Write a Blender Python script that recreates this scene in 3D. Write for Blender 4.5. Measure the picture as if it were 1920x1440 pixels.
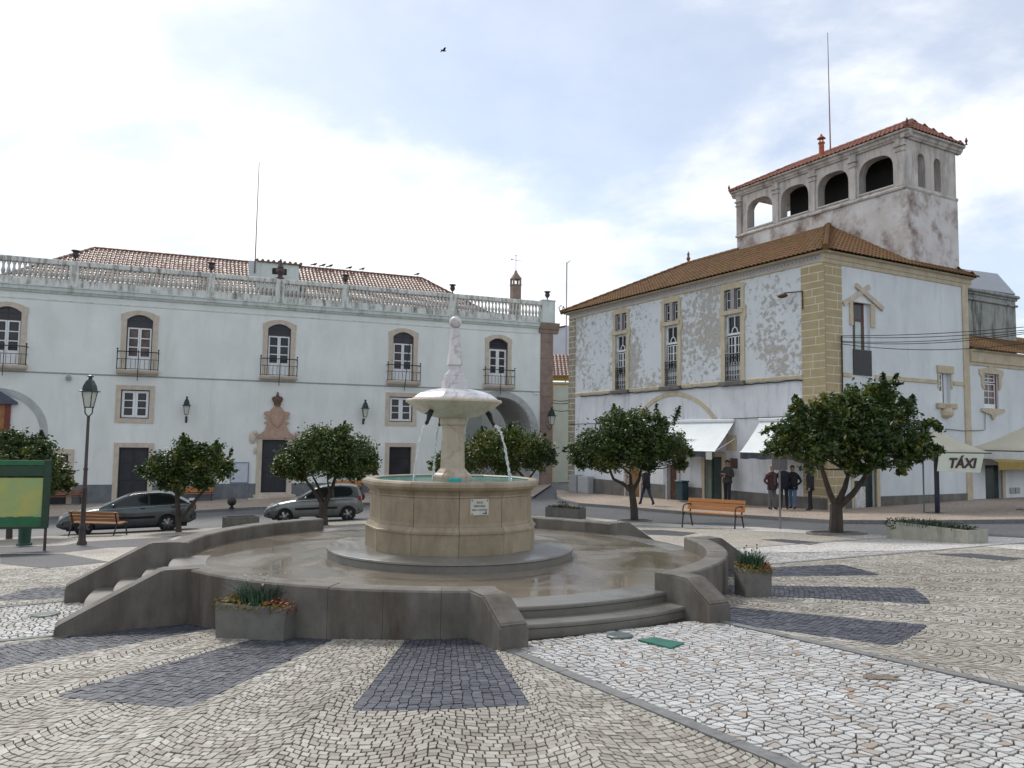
import bpy, bmesh, math, random
import numpy as np
from mathutils import Matrix, Vector
for _o in list(bpy.data.objects): bpy.data.objects.remove(_o)
SC = bpy.context.scene
COL = SC.collection
rnd = random.Random(7)
NR = np.random.RandomState(11)
PI = math.pi
R_ = math.radians

# ------------------------------------------------------------------ camera
F_PX, PITCH, ROLL = 1467.0, R_(4.1), 0.014
FW = np.array([0, math.cos(PITCH), math.sin(PITCH)])
_u0 = np.array([0, -math.sin(PITCH), math.cos(PITCH)]); _r0 = np.array([1., 0, 0])
RT = math.cos(ROLL)*_r0 + math.sin(ROLL)*_u0
UP = -math.sin(ROLL)*_r0 + math.cos(ROLL)*_u0
EYE = np.array([0, 0, 1.64])
cam = bpy.data.cameras.new('Camera'); camo = bpy.data.objects.new('Camera', cam); COL.objects.link(camo)
cam.sensor_width = 36; cam.lens = F_PX/1920*36; cam.clip_start = .05; cam.clip_end = 6000
camo.matrix_world = Matrix(((RT[0], UP[0], -FW[0], EYE[0]), (RT[1], UP[1], -FW[1], EYE[1]), (RT[2], UP[2], -FW[2], EYE[2]), (0, 0, 0, 1)))
SC.camera = camo
SC.render.resolution_x, SC.render.resolution_y = 1024, 768

# ------------------------------------------------------------------ light
SUN_AZ, SUN_EL = R_(-34), R_(46)          # azimuth measured from +Y towards +X
sunl = bpy.data.lights.new('Sun', 'SUN'); sunl.energy = 2.3; sunl.angle = R_(10); sunl.color = (1, .95, .88)
suno = bpy.data.objects.new('Sun', sunl); COL.objects.link(suno)
_sd = Vector((math.sin(SUN_AZ)*math.cos(SUN_EL), math.cos(SUN_AZ)*math.cos(SUN_EL), math.sin(SUN_EL)))
suno.rotation_euler = (-_sd).to_track_quat('-Z', 'Y').to_euler(); suno.location = _sd*200
W = bpy.data.worlds.new('World'); SC.world = W; W.use_nodes = True
_n = W.node_tree.nodes; _l = W.node_tree.links; _n.clear()
def _wn(t, **k):
    x = _n.new(t)
    for a, b in k.items(): setattr(x, a, b)
    return x
sky = _wn('ShaderNodeTexSky', sky_type='NISHITA', sun_disc=False, sun_elevation=SUN_EL, sun_rotation=SUN_AZ, altitude=200, air_density=1.0, dust_density=.7, ozone_density=3.0)
CLOUD_OFF = (44.1, 8.2, 0)
tc = _wn('ShaderNodeTexCoord')
# clouds: direction projected on a flat cloud layer, so they shrink towards the horizon
sep = _wn('ShaderNodeSeparateXYZ'); _l.new(tc.outputs['Generated'], sep.inputs[0])
mx = _wn('ShaderNodeMath', operation='MAXIMUM'); mx.inputs[1].default_value = 0; _l.new(sep.outputs['Z'], mx.inputs[0])
zz = _wn('ShaderNodeMath', operation='ADD'); zz.inputs[1].default_value = .22; _l.new(mx.outputs[0], zz.inputs[0])
dv = _wn('ShaderNodeVectorMath', operation='DIVIDE'); _l.new(tc.outputs['Generated'], dv.inputs[0])
cz = _wn('ShaderNodeCombineXYZ')
for k in range(3): _l.new(zz.outputs[0], cz.inputs[k])
_l.new(cz.outputs[0], dv.inputs[1])
mp = _wn('ShaderNodeMapping'); mp.inputs['Location'].default_value = CLOUD_OFF; mp.inputs['Scale'].default_value = (1, 1, .6); _l.new(dv.outputs[0], mp.inputs[0])
n1 = _wn('ShaderNodeTexNoise'); n1.inputs['Scale'].default_value = .95; n1.inputs['Detail'].default_value = 9; n1.inputs['Roughness'].default_value = .56; n1.inputs['Distortion'].default_value = .25; _l.new(mp.outputs[0], n1.inputs['Vector'])
r1 = _wn('ShaderNodeValToRGB'); r1.color_ramp.elements[0].position = .42; r1.color_ramp.elements[1].position = .57; r1.color_ramp.elements[0].color = (.42, .42, .42, 1); r1.color_ramp.interpolation = 'EASE'; _l.new(n1.outputs['Fac'], r1.inputs[0])
n2 = _wn('ShaderNodeTexNoise'); n2.inputs['Scale'].default_value = 2.3; n2.inputs['Detail'].default_value = 7; n2.inputs['Roughness'].default_value = .6; _l.new(mp.outputs[0], n2.inputs['Vector'])
r2 = _wn('ShaderNodeValToRGB'); r2.color_ramp.elements[0].position = .3; r2.color_ramp.elements[1].position = .68
r2.color_ramp.elements[0].color = (6.6, 6.95, 7.3, 1); r2.color_ramp.elements[1].color = (8.9, 8.9, 8.85, 1); _l.new(n2.outputs['Fac'], r2.inputs[0])
mixc = _wn('ShaderNodeMixRGB'); _l.new(r1.outputs[0], mixc.inputs[0]); _l.new(sky.outputs[0], mixc.inputs[1]); _l.new(r2.outputs[0], mixc.inputs[2])
bg = _wn('ShaderNodeBackground'); bg.inputs[1].default_value = .15; _l.new(mixc.outputs[0], bg.inputs[0])
wo = _wn('ShaderNodeOutputWorld'); _l.new(bg.outputs[0], wo.inputs[0])
vs = SC.view_settings; vs.view_transform = 'Standard'; vs.look = 'None'; vs.exposure = -0.04; vs.gamma = 1; vs.use_curve_mapping = False

# ------------------------------------------------------------------ photo geometry
def ray(x, y):
    d = FW + RT*(x-960)/F_PX - UP*(y-720)/F_PX
    return d/d[1]
def proj(p):
    d = np.array(p, float)-EYE; z = d@FW
    return (960+F_PX*(d@RT)/z, 720-F_PX*(d@UP)/z)
def sy(y):
    if y < 8.5: return .045*y
    if y < 13: return .3825+.03*(y-8.5)
    if y < 26: return .5175+.056*(y-13)
    return 1.2455+.056*7*(1-math.exp(-(y-26)/7))
def gx(x):
    if x > 22: return .66
    if x > -4: return .03*x
    if x > -14: return -.12+.042*(x+4)
    return -.54-.042*8*(1-math.exp(-(-14-x)/8))
def g(x, y): return .01+gx(x)-sy(max(y, -20))
def gnd(x, y):
    d = ray(x, y); a = .5; b = None; t = .5
    while t < 200:
        t += .1; p = EYE+d*t
        if p[2] < g(p[0], p[1]): break
    a, b = t-.1, t
    for k in range(30):
        m = (a+b)/2; p = EYE+d*m
        if p[2] < g(p[0], p[1]): b = m
        else: a = m
    return EYE+d*b
def aty(x, y, Y): return EYE+ray(x, y)*Y
def pxm(Y): return F_PX/Y            # pixels per metre at depth Y
class Plane:
    """vertical facade plane; local x to the right along it, y into it, z up"""
    def __init__(s, p0, rot):
        s.p0 = np.array(p0[:2], float); s.rot = rot
        s.u = np.array([math.cos(rot), math.sin(rot)]); s.n = np.array([-math.sin(rot), math.cos(rot)])
    def __call__(s, x, y, off=0.):
        d = ray(x, y); t = (s.n@(s.p0-EYE[:2])+off)/(s.n@d[:2]); p = EYE+d*t
        return (s.u@(p[:2]-s.p0), p[2])
    def w(s, u, y, z): q = s.p0+s.u*u+s.n*y; return (q[0], q[1], z)

# ------------------------------------------------------------------ mesh helpers
DEFM = [None]
class MB:
    def __init__(s): s.v = []; s.f = []; s.m = []; s.mi = 0; s.M = DEFM[0]
    def add(s, vs_, fs_):
        b = len(s.v)
        if s.M is not None: vs_ = [tuple(s.M @ Vector(p)) for p in vs_]
        s.v.extend([tuple(p) for p in vs_]); s.f.extend([tuple(i+b for i in f) for f in fs_]); s.m.extend([s.mi]*len(fs_)); return s
    def box(s, x0, x1, y0, y1, z0, z1):
        if x0 > x1: x0, x1 = x1, x0
        if y0 > y1: y0, y1 = y1, y0
        if z0 > z1: z0, z1 = z1, z0
        return s.add([(x0,y0,z0),(x1,y0,z0),(x1,y1,z0),(x0,y1,z0),(x0,y0,z1),(x1,y0,z1),(x1,y1,z1),(x0,y1,z1)],
                     [(3,2,1,0),(4,5,6,7),(0,1,5,4),(1,2,6,5),(2,3,7,6),(3,0,4,7)])
    def bbox(s, x0, x1, y0, y1, z0, z1, b=.01):
        """box with bevelled edges"""
        bm = bmesh.new(); bmesh.ops.create_cube(bm, size=1)
        for v in bm.verts: v.co = ((x0+x1)/2+v.co.x*(x1-x0), (y0+y1)/2+v.co.y*(y1-y0), (z0+z1)/2+v.co.z*(z1-z0))
        bmesh.ops.bevel(bm, geom=bm.edges[:], offset=b, segments=1, affect='EDGES')
        s.addbm(bm); return s
    def addbm(s, bm):
        bm.verts.index_update()
        s.add([v.co[:] for v in bm.verts], [[v.index for v in f.verts] for f in bm.faces]); bm.free(); return s
    def prism(s, poly, y0, y1):
        """polygon in x,z extruded along y"""
        n = len(poly)
        a = sum(poly[i][0]*poly[(i+1) % n][1]-poly[(i+1) % n][0]*poly[i][1] for i in range(n))
        if a < 0: poly = poly[::-1]
        vs_ = [(p[0], y0, p[1]) for p in poly]+[(p[0], y1, p[1]) for p in poly]
        fs_ = [tuple(range(n)), tuple(range(2*n-1, n-1, -1))]+[(i, i+n, (i+1) % n+n, (i+1) % n) for i in range(n)]
        return s.add(vs_, fs_)
    def slab(s, poly, z0, z1):
        """polygon in x,y extruded along z"""
        n = len(poly)
        a = sum(poly[i][0]*poly[(i+1) % n][1]-poly[(i+1) % n][0]*poly[i][1] for i in range(n))
        if a < 0: poly = poly[::-1]
        vs_ = [(p[0], p[1], z0) for p in poly]+[(p[0], p[1], z1) for p in poly]
        fs_ = [tuple(range(n-1, -1, -1)), tuple(range(n, 2*n))]+[(i, (i+1) % n, (i+1) % n+n, i+n) for i in range(n)]
        return s.add(vs_, fs_)
    def ringprism(s, outer, inner, y0, y1):
        """closed frame: two x,z loops of equal length, extruded along y"""
        n = len(outer)
        vs_ = [(p[0], y0, p[1]) for p in outer]+[(p[0], y0, p[1]) for p in inner]+[(p[0], y1, p[1]) for p in outer]+[(p[0], y1, p[1]) for p in inner]
        fs_ = []
        for i in range(n):
            j = (i+1) % n
            fs_ += [(i, j, n+j, n+i), (2*n+j, 2*n+i, 3*n+i, 3*n+j), (j, i, 2*n+i, 2*n+j), (n+i, n+j, 3*n+j, 3*n+i)]
        return s.add(vs_, fs_)
    def strip(s, outer, inner, y0, y1):
        """open band between two x,z polylines, extruded along y, capped"""
        n = len(outer)
        vs_ = [(p[0], y0, p[1]) for p in outer]+[(p[0], y0, p[1]) for p in inner]+[(p[0], y1, p[1]) for p in outer]+[(p[0], y1, p[1]) for p in inner]
        fs_ = []
        for i in range(n-1):
            j = i+1
            fs_ += [(i, j, n+j, n+i), (2*n+j, 2*n+i, 3*n+i, 3*n+j), (j, i, 2*n+i, 2*n+j), (n+i, n+j, 3*n+j, 3*n+i)]
        fs_ += [(0, n, 3*n, 2*n), (n-1, 2*n-1+2*n, 2*n-1, n-1)] if 0 else [(0, n, 3*n, 2*n), (2*n-1, n-1, 3*n-1, 4*n-1)]
        return s.add(vs_, fs_)
    def lathe(s, prof, n=24, c=(0, 0, 0), ang0=0, cap=True):
        vs_ = []; fs_ = []; m = len(prof)
        for i in range(n):
            a = ang0+2*PI*i/n
            for r, z in prof: vs_.append((c[0]+r*math.cos(a), c[1]+r*math.sin(a), c[2]+z))
        for i in range(n):
            j = (i+1) % n
            for k in range(m-1): fs_.append((i*m+k, j*m+k, j*m+k+1, i*m+k+1))
        if cap:
            fs_.append(tuple(i*m for i in range(n-1, -1, -1))); fs_.append(tuple(i*m+m-1 for i in range(n)))
        return s.add(vs_, fs_)
    def tube(s, path, rad, n=8, cap=True):
        path = [Vector(p) for p in path]
        if not hasattr(rad, '__len__'): rad = [rad]*len(path)
        vs_ = []; fs_ = []; prev = None
        for i, p in enumerate(path):
            t = (path[min(i+1, len(path)-1)]-path[max(i-1, 0)]).normalized()
            if prev is None: a = t.orthogonal().normalized()
            else:
                a = prev-t*prev.dot(t)
                a = a.normalized() if a.length > 1e-6 else t.orthogonal().normalized()
            prev = a; b = t.cross(a)
            for k in range(n):
                q = 2*PI*k/n; o = p+(a*math.cos(q)+b*math.sin(q))*rad[i]; vs_.append(o[:])
        for i in range(len(path)-1):
            for k in range(n):
                l = (k+1) % n; fs_.append((i*n+k, i*n+l, (i+1)*n+l, (i+1)*n+k))
        if cap:
            fs_.append(tuple(range(n-1, -1, -1))); fs_.append(tuple((len(path)-1)*n+k for k in range(n)))
        return s.add(vs_, fs_)
    def ball(s, c, r, n=12, m=8, sc=(1, 1, 1)):
        vs_ = []; fs_ = []
        for i in range(n):
            a = 2*PI*i/n
            for k in range(m+1):
                rr = max(1e-4, r*math.sin(PI*k/m)); vs_.append((c[0]+rr*math.cos(a)*sc[0], c[1]+rr*math.sin(a)*sc[1], c[2]-r*math.cos(PI*k/m)*sc[2]))
        for i in range(n):
            j = (i+1) % n
            for k in range(m): fs_.append((i*(m+1)+k, j*(m+1)+k, j*(m+1)+k+1, i*(m+1)+k+1))
        return s.add(vs_, fs_)
    def mesh(s, name, mats, smooth=False):
        me = bpy.data.meshes.new(name); me.from_pydata(s.v, [], s.f)
        mats = mats if isinstance(mats, (list, tuple)) else [mats]
        for m in mats: me.materials.append(m)
        if len(mats) > 1: me.polygons.foreach_set('material_index', s.m)
        if smooth:
            me.polygons.foreach_set('use_smooth', [True]*len(me.polygons))
            me.update()
            try: me.set_sharp_from_angle(angle=R_(38))
            except Exception: pass
        me.update(); return me
    def build(s, name, mats, parent=None, smooth=False, **k):
        return link(name, s.mesh(name, mats, smooth), parent, **k)
def link(name, data, parent=None, label=None, cat=None, group=None, kind=None, loc=None, rot=None):
    o = bpy.data.objects.new(name, data); COL.objects.link(o)
    if parent is not None: o.parent = parent
    if loc is not None: o.location = loc
    if rot is not None: o.rotation_euler = rot if hasattr(rot, '__len__') else (0, 0, rot)
    if label: o['label'] = label
    if cat: o['category'] = cat
    if group: o['group'] = group
    if kind: o['kind'] = kind
    return o
def thing(name, label, cat, loc=(0, 0, 0), rot=0, group=None): return link(name, None, None, label, cat, group, None, tuple(loc), rot)
def arc(cx, cz, rx, rz, a0, a1, n): return [(cx+rx*math.cos(R_(a0+(a1-a0)*i/n)), cz+rz*math.sin(R_(a0+(a1-a0)*i/n))) for i in range(n+1)]
def catenary(a, b, sag, n=14):
    a = np.array(a, float); b = np.array(b, float)
    return [tuple(a+(b-a)*t-np.array([0, 0, sag*4*t*(1-t)])) for t in [i/n for i in range(n+1)]]
def text_mesh(txt, size, name, mat, parent=None, loc=(0, 0, 0), rot=(PI/2, 0, 0), ext=.002, shear=0, bold=0, align='CENTER', sx=1):
    cu = bpy.data.curves.new(name, 'FONT'); cu.body = txt; cu.size = size; cu.extrude = ext; cu.shear = shear; cu.offset = bold; cu.align_x = align; cu.align_y = 'CENTER'; cu.resolution_u = 3
    o = bpy.data.objects.new(name, cu); COL.objects.link(o)
    dg = bpy.context.evaluated_depsgraph_get(); me = bpy.data.meshes.new_from_object(o.evaluated_get(dg)); me.name = name
    bpy.data.objects.remove(o); me.materials.clear(); me.materials.append(mat)
    q = link(name, me, parent, loc=loc, rot=rot); q.scale = (sx, 1, 1); return q

# ------------------------------------------------------------------ materials
def nt(name):
    m = bpy.data.materials.new(name); m.use_nodes = True; t = m.node_tree; b = t.nodes['Principled BSDF']; return m, t, b
def N(t, ty, **k):
    x = t.nodes.new(ty)
    for a, b in k.items():
        if a in x.inputs.keys(): x.inputs[a].default_value = b
        else: setattr(x, a, b)
    return x
def L(t, a, b): t.links.new(a, b)
def ramp(t, src, stops, interp='LINEAR'):
    r = N(t, 'ShaderNodeValToRGB'); cr = r.color_ramp; cr.interpolation = interp
    while len(cr.elements) < len(stops): cr.elements.new(.5)
    for e, (p, c) in zip(cr.elements, stops):
        e.position = p; e.color = (c, c, c, 1) if not hasattr(c, '__len__') else (*c[:3], 1)
    L(t, src, r.inputs[0]); return r.outputs[0]
def coords(t, scale=(1, 1, 1), loc=(0, 0, 0), kind='Object'):
    c = N(t, 'ShaderNodeTexCoord'); m = N(t, 'ShaderNodeMapping'); m.inputs['Scale'].default_value = scale; m.inputs['Location'].default_value = loc
    L(t, c.outputs[kind], m.inputs[0]); return m.outputs[0]
def noise(t, vec, sc, det=4, ro=.55, dist=0):
    n = N(t, 'ShaderNodeTexNoise', Scale=sc, Detail=det, Roughness=ro, Distortion=dist); L(t, vec, n.inputs['Vector']); return n.outputs['Fac']
def mix(t, fac, a, b, mode='MIX'):
    n = N(t, 'ShaderNodeMixRGB', blend_type=mode)
    for i, v in ((0, fac), (1, a), (2, b)):
        if hasattr(v, 'is_output') or hasattr(v, 'links'): L(t, v, n.inputs[i])
        elif i == 0: n.inputs[0].default_value = v
        else: n.inputs[i].default_value = (*v[:3], 1)
    return n.outputs[0]
def bump(t, b, h, st=.3, d=.01):
    n = N(t, 'ShaderNodeBump', Strength=st, Distance=d); L(t, h, n.inputs['Height']); L(t, n.outputs[0], b.inputs['Normal'])
def sc3(c, k): return tuple(min(1, x*k) for x in c)
def mat(name, c, rough=.7, var=.15, scale=3., metal=0, bmp=.15, bscale=None, c2=None, spec=.5, stain=None, stretch=(1, 1, 1), coat=0, trans=0, sst=(1.6, 1.6, .35)):
    """general weathered surface: base colour broken by two noises, optional second colour / stain, fine relief"""
    m, t, b = nt(name); v = coords(t, stretch)
    f = noise(t, v, scale, 6, .6)
    lo = c2 if c2 else sc3(c, 1-var); hi = c if c2 else sc3(c, 1+var*.6)
    col = ramp(t, f, [(.32, lo), (.68, hi)])
    if stain:
        sc_, col_, a, e = stain
        f2 = noise(t, coords(t, sst), sc_, 8, .68)
        col = mix(t, ramp(t, f2, [(a, 0), (e, 1)]), col, col_)
    L(t, col, b.inputs['Base Color'])
    f3 = noise(t, v, bscale or scale*9, 5, .6)
    L(t, ramp(t, f3, [(.2, max(.02, rough-.12)), (.8, min(1, rough+.12))]), b.inputs['Roughness'])
    b.inputs['Metallic'].default_value = metal; b.inputs['Specular IOR Level'].default_value = spec
    b.inputs['Coat Weight'].default_value = coat
    if bmp: bump(t, b, f3, bmp, .012)
    return m
# ================================================================== shared materials
def attr_mat(name, stops, rough=.6, bmp=.25, bscale=60, dirt=.25, spec=.4, wet=0):
    """stones: colour picked per stone by the attribute rv, dirtied by noise"""
    m, t, b = nt(name); a = N(t, 'ShaderNodeAttribute', attribute_name='rv'); v = coords(t)
    col = ramp(t, a.outputs['Fac'], stops)
    f = noise(t, v, 2.2, 5, .6)
    col = mix(t, ramp(t, f, [(.35, dirt), (.7, 0)]), col, (.10, .09, .075))
    col = mix(t, ramp(t, noise(t, coords(t, loc=(4, 9, 0)), .42, 6, .65), [(.40, min(1, dirt*3)), (.62, 0)]), col, (.76, .74, .71), 'MULTIPLY')
    h = noise(t, v, bscale, 4, .6)
    col = mix(t, .35, col, ramp(t, h, [(.3, .35), (.7, 1)]), 'MULTIPLY')
    L(t, col, b.inputs['Base Color'])
    L(t, ramp(t, noise(t, v, 1.1, 3), [(.35, rough-wet), (.65, rough)]), b.inputs['Roughness'])
    b.inputs['Specular IOR Level'].default_value = spec
    bump(t, b, h, bmp, .006); return m
def cell_mat(name, c1, c2, joint, size, rough=.65, jw=.06):
    """paving too far away to tell its stones apart"""
    m, t, b = nt(name); v = coords(t)
    vo = N(t, 'ShaderNodeTexVoronoi', Scale=1/size, Randomness=.8); L(t, v, vo.inputs['Vector'])
    ed = N(t, 'ShaderNodeTexVoronoi', Scale=1/size, Randomness=.8, feature='DISTANCE_TO_EDGE'); L(t, v, ed.inputs['Vector'])
    sep_ = N(t, 'ShaderNodeSeparateColor'); L(t, vo.outputs['Color'], sep_.inputs[0])
    col = ramp(t, sep_.outputs[0], [(0, c1), (1, c2)])
    jf = ramp(t, ed.outputs['Distance'], [(jw*.4, 1), (jw*1.4, 0)])
    col = mix(t, jf, col, joint)
    f = noise(t, v, .5, 6, .6); col = mix(t, ramp(t, f, [(.35, .3), (.65, 0)]), col, sc3(c1, .45))
    L(t, col, b.inputs['Base Color']); b.inputs['Roughness'].default_value = rough
    bump(t, b, ed.outputs['Distance'], .35, .02); return m
M_beige = attr_mat('beige limestone cobble', [(0, (.32, .285, .235)), (.3, (.44, .405, .35)), (.75, (.52, .49, .435)), (1, (.62, .595, .545))])
M_white = attr_mat('white limestone cobble', [(0, (.36, .22, .15)), (.07, (.50, .42, .34)), (.18, (.56, .53, .50)), (.4, (.62, .61, .595)), (1, (.73, .73, .72))], rough=.55, dirt=.22, wet=.12)
M_dark = attr_mat('dark basalt cobble', [(0, (.056, .061, .080)), (.6, (.082, .088, .112)), (1, (.13, .136, .16))], rough=.5, dirt=.1, wet=.1)
M_joint = mat('paving joint earth', (.052, .036, .030), .9, .4, 8)
M_bfar = cell_mat('beige paving far', (.38, .345, .285), (.54, .505, .44), (.17, .145, .12), .07)
M_wfar = cell_mat('white paving far', (.52, .50, .47), (.76, .75, .73), (.25, .21, .18), .075)
M_dfar = cell_mat('dark paving far', (.045, .046, .06), (.085, .086, .105), (.03, .03, .035), .07)
M_road = cell_mat('grey sett road', (.085, .088, .095), (.135, .138, .148), (.05, .05, .052), .11, .6)
M_pave = cell_mat('pavement cobble', (.36, .28, .22), (.52, .44, .36), (.17, .13, .11), .09)
M_kerb = mat('granite kerb', (.20, .20, .195), .75, .25, 14, bscale=160)
M_granite = mat('grey granite', (.195, .18, .155), .75, .22, 4, bscale=190, bmp=.35, c2=(.13, .12, .105), stain=(1.3, (.075, .058, .042), .45, .70))
def granite_speckle(m):
    t = m.node_tree; b = t.nodes['Principled BSDF']; src = b.inputs['Base Color'].links[0].from_socket
    f = noise(t, coords(t), 260, 2, .5)
    L(t, mix(t, .55, src, ramp(t, f, [(.3, .35), (.5, .95), (.72, 1.0)]), 'MULTIPLY'), b.inputs['Base Color'])
granite_speckle(M_granite); granite_speckle(M_kerb)

# ================================================================== the ground
def gv(x, y):
    x = np.asarray(x, float); y = np.asarray(y, float)
    s = np.where(y < 8.5, .045*np.maximum(y, -20), np.where(y < 13, .3825+.03*(y-8.5), np.where(y < 26, .5175+.056*(y-13), 1.2455+.056*7*(1-np.exp(-(np.maximum(y, 26)-26)/7)))))
    gx_ = np.where(x > -4, .03*np.minimum(x, 22), np.where(x > -14, -.12+.042*(x+4), -.54-.042*8*(1-np.exp(-(-14-np.minimum(x, -14))/8))))
    return .01+gx_-s
def sheet(name, poly, dz, mat_, sp=1.0, parent=None, kind=None, skirt=0, holes=()):
    from mathutils.geometry import delaunay_2d_cdt
    P_ = [np.array(p[:2], float) for p in poly]; pts = []
    for i in range(len(P_)):
        a, b = P_[i], P_[(i+1) % len(P_)]; n = max(1, int(np.hypot(*(b-a))/sp))
        pts += [a+(b-a)*k/n for k in range(n)]
    nb = len(pts); ed = [(i, (i+1) % nb) for i in range(nb)]
    xs = [p[0] for p in pts]; ys = [p[1] for p in pts]
    x = min(xs)+sp*.5
    arr = np.array(pts)
    while x < max(xs):
        y = min(ys)+sp*.5
        while y < max(ys):
            q = (x, y); ins = False; j = nb-1
            for i in range(nb):
                xi, yi = arr[i]; xj, yj = arr[j]
                if (yi > y) != (yj > y) and x < (xj-xi)*(y-yi)/(yj-yi)+xi: ins = not ins
                j = i
            if ins: pts.append(np.array(q))
            y += sp
        x += sp
    r = delaunay_2d_cdt([Vector((p[0], p[1])) for p in pts], ed, [], 1, 1e-5)
    mb = MB(); mb.add([(v.x, v.y, g(v.x, v.y)+dz) for v in r[0]], [tuple(f) for f in r[2]])
    if skirt:
        a = [(p[0], p[1], g(p[0], p[1])+dz) for p in pts[:nb]]; b = [(p[0], p[1], g(p[0], p[1])+dz-skirt) for p in pts[:nb]]
        mb.add(a+b, [(i, i+nb, (i+1) % nb+nb, (i+1) % nb) for i in range(nb)])
    o = mb.build(name, mat_, parent)
    if kind: o['kind'] = kind
    return o
def G(*pts): return [gnd(*p)[:2] for p in pts]
# terrain: one sheet to the horizon
_xs = list(np.concatenate([np.arange(-400, -60, 40), np.arange(-60, -20, 5), np.arange(-20, 24, 1.0), np.arange(24, 60, 6), np.arange(60, 420, 40)]))
_ys = list(np.concatenate([np.arange(-60, -6, 9), np.arange(-6, 46, 1.0), np.arange(46, 100, 6), np.arange(100, 900, 80)]))
mb = MB(); nx = len(_xs)
mb.add([(x, y, g(x, y)-(0.0)) for y in _ys for x in _xs], [(j*nx+i, j*nx+i+1, (j+1)*nx+i+1, (j+1)*nx+i) for j in range(len(_ys)-1) for i in range(nx-1)])
road = mb.build('road', M_road, smooth=True, kind='structure')
near_edge = [(-260, 1022), (-100, 1015), (85, 1008), (200, 1004), (300, 999), (420, 991), (560, 984), (691, 976), (850, 972), (1000, 970), (1086, 971), (1269, 985), (1416, 991), (1476, 995), (1542, 999.5), (1700, 1010), (1818, 1020), (1920, 1024), (2150, 1030)]
NE = [gnd(*p)[:2] for p in near_edge]
Z_PL = .05
YS = 15.0                                  # nearer than this every stone is built
def interpx(poly, Y): return None
far_poly = [(-40, YS)]+[tuple(p) for p in NE]+[(30, YS)]
far_poly = [(-40, YS), (-40, NE[0][1])]+[tuple(p) for p in NE]+[(34, NE[-1][1]), (34, YS)]
plaza = sheet('plaza', far_poly, Z_PL, M_bfar, 1.2, skirt=.08, kind='structure')
near_sheet = sheet('paving_bed', [(-40, -12), (-40, YS), (34, YS), (34, -12)], Z_PL-.012, M_joint, 1.5, parent=plaza)
# ------------------------------------------------ fountain geometry shared with the paving
FC = np.array([-.874, 11.8]); ZP = -.05; RIN, ROUT, ZTOP = 3.70, 3.98, .15
GAPS = [-62.7, 27.3, 117.3, 207.3]; GHW = 1.08; PIERW = .30; WEDGES = []
for gp in GAPS: WEDGES += [gp+21.5, gp+44.7, gp+66.5]
def rot2(v, a): c, s = math.cos(a), math.sin(a); return (v[0]*c-v[1]*s, v[0]*s+v[1]*c)
# gap ends: how far the wing walls run out (more steps where the ground is lower)
GAPR = {}
for gp in GAPS:
    d = np.array([math.cos(R_(gp)), math.sin(R_(gp))]); q = FC+d*4.6
    nst = 4 if gp > 200 else max(2, round((ZP-g(*q)-Z_PL)/.135)); tread = .31 if gp > 200 else .30; GAPR[gp] = (nst, 3.86+tread*(nst-1)+.24)
def local_gap(x, y, gp):
    d = R_(gp); dx = x-FC[0]; dy = y-FC[1]
    return dx*math.cos(d)+dy*math.sin(d), -dx*math.sin(d)+dy*math.cos(d)
WALKHW = 1.22
def region(x, y):
    """0 beige, 1 white walkway, 2 dark wedge, -1 nothing (platform, strips)"""
    dx = x-FC[0]; dy = y-FC[1]; r = np.hypot(dx, dy); th = np.degrees(np.arctan2(dy, dx))
    out = np.zeros(x.shape, int)
    for gp in GAPS:
        u, t = local_gap(x, y, gp)
        inside = (u > 3.5)
        out[inside & (np.abs(t) < WALKHW)] = 1
        out[inside & (np.abs(np.abs(t)-WALKHW-.055) < .058)] = -1
        nst, rend = GAPR[gp]
        out[(u > 3) & (u < rend-.02) & (np.abs(t) < GHW+PIERW) & (np.abs(t) > GHW-.02)] = -1
        out[(u > 3) & (u < rend-.22) & (np.abs(t) < GHW+.1)] = -1
    for w in WEDGES:
        dth = (th-w+180) % 360-180
        out[(out == 0) & (np.abs(dth) < 5.6) & (r < 6.32)] = 2
    out[r < ROUT-.03] = -1
    return out
def stones_from_cells(C, dz, rv, inset=.0035, bev=.003, hj=.004, cut=0):
    """C: (n,4,2) cell corners -> vertices (n,2k,3): k bottom corners, k top corners; cut rounds the corners off"""
    if cut:
        nx_ = np.roll(C, -1, 1); pv = np.roll(C, 1, 1)
        C = np.stack([C+(pv-C)*cut, C+(nx_-C)*cut], 2).reshape(len(C), 8, 2)
    n, k = C.shape[:2]; cen = C.mean(1, keepdims=True); d = C-cen; ln = np.linalg.norm(d, axis=2, keepdims=True)+1e-9
    lo = cen+d*np.maximum(.3, 1-inset/ln); hi = cen+d*np.maximum(.25, 1-(inset+bev)/ln)
    zc = gv(cen[:, 0, 0], cen[:, 0, 1])+dz+NR.uniform(-hj, hj*.4, n)
    tx = NR.uniform(-.045, .045, (n, 1)); ty = NR.uniform(-.045, .045, (n, 1))
    zt = zc[:, None]+(hi[:, :, 0]-cen[:, :, 0])*(tx+.03)+(hi[:, :, 1]-cen[:, :, 1])*(ty-.045)
    zb = (zc-.022)[:, None].repeat(k, 1)
    return np.concatenate([np.dstack([lo, zb]), np.dstack([hi, zt])], 1)
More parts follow.
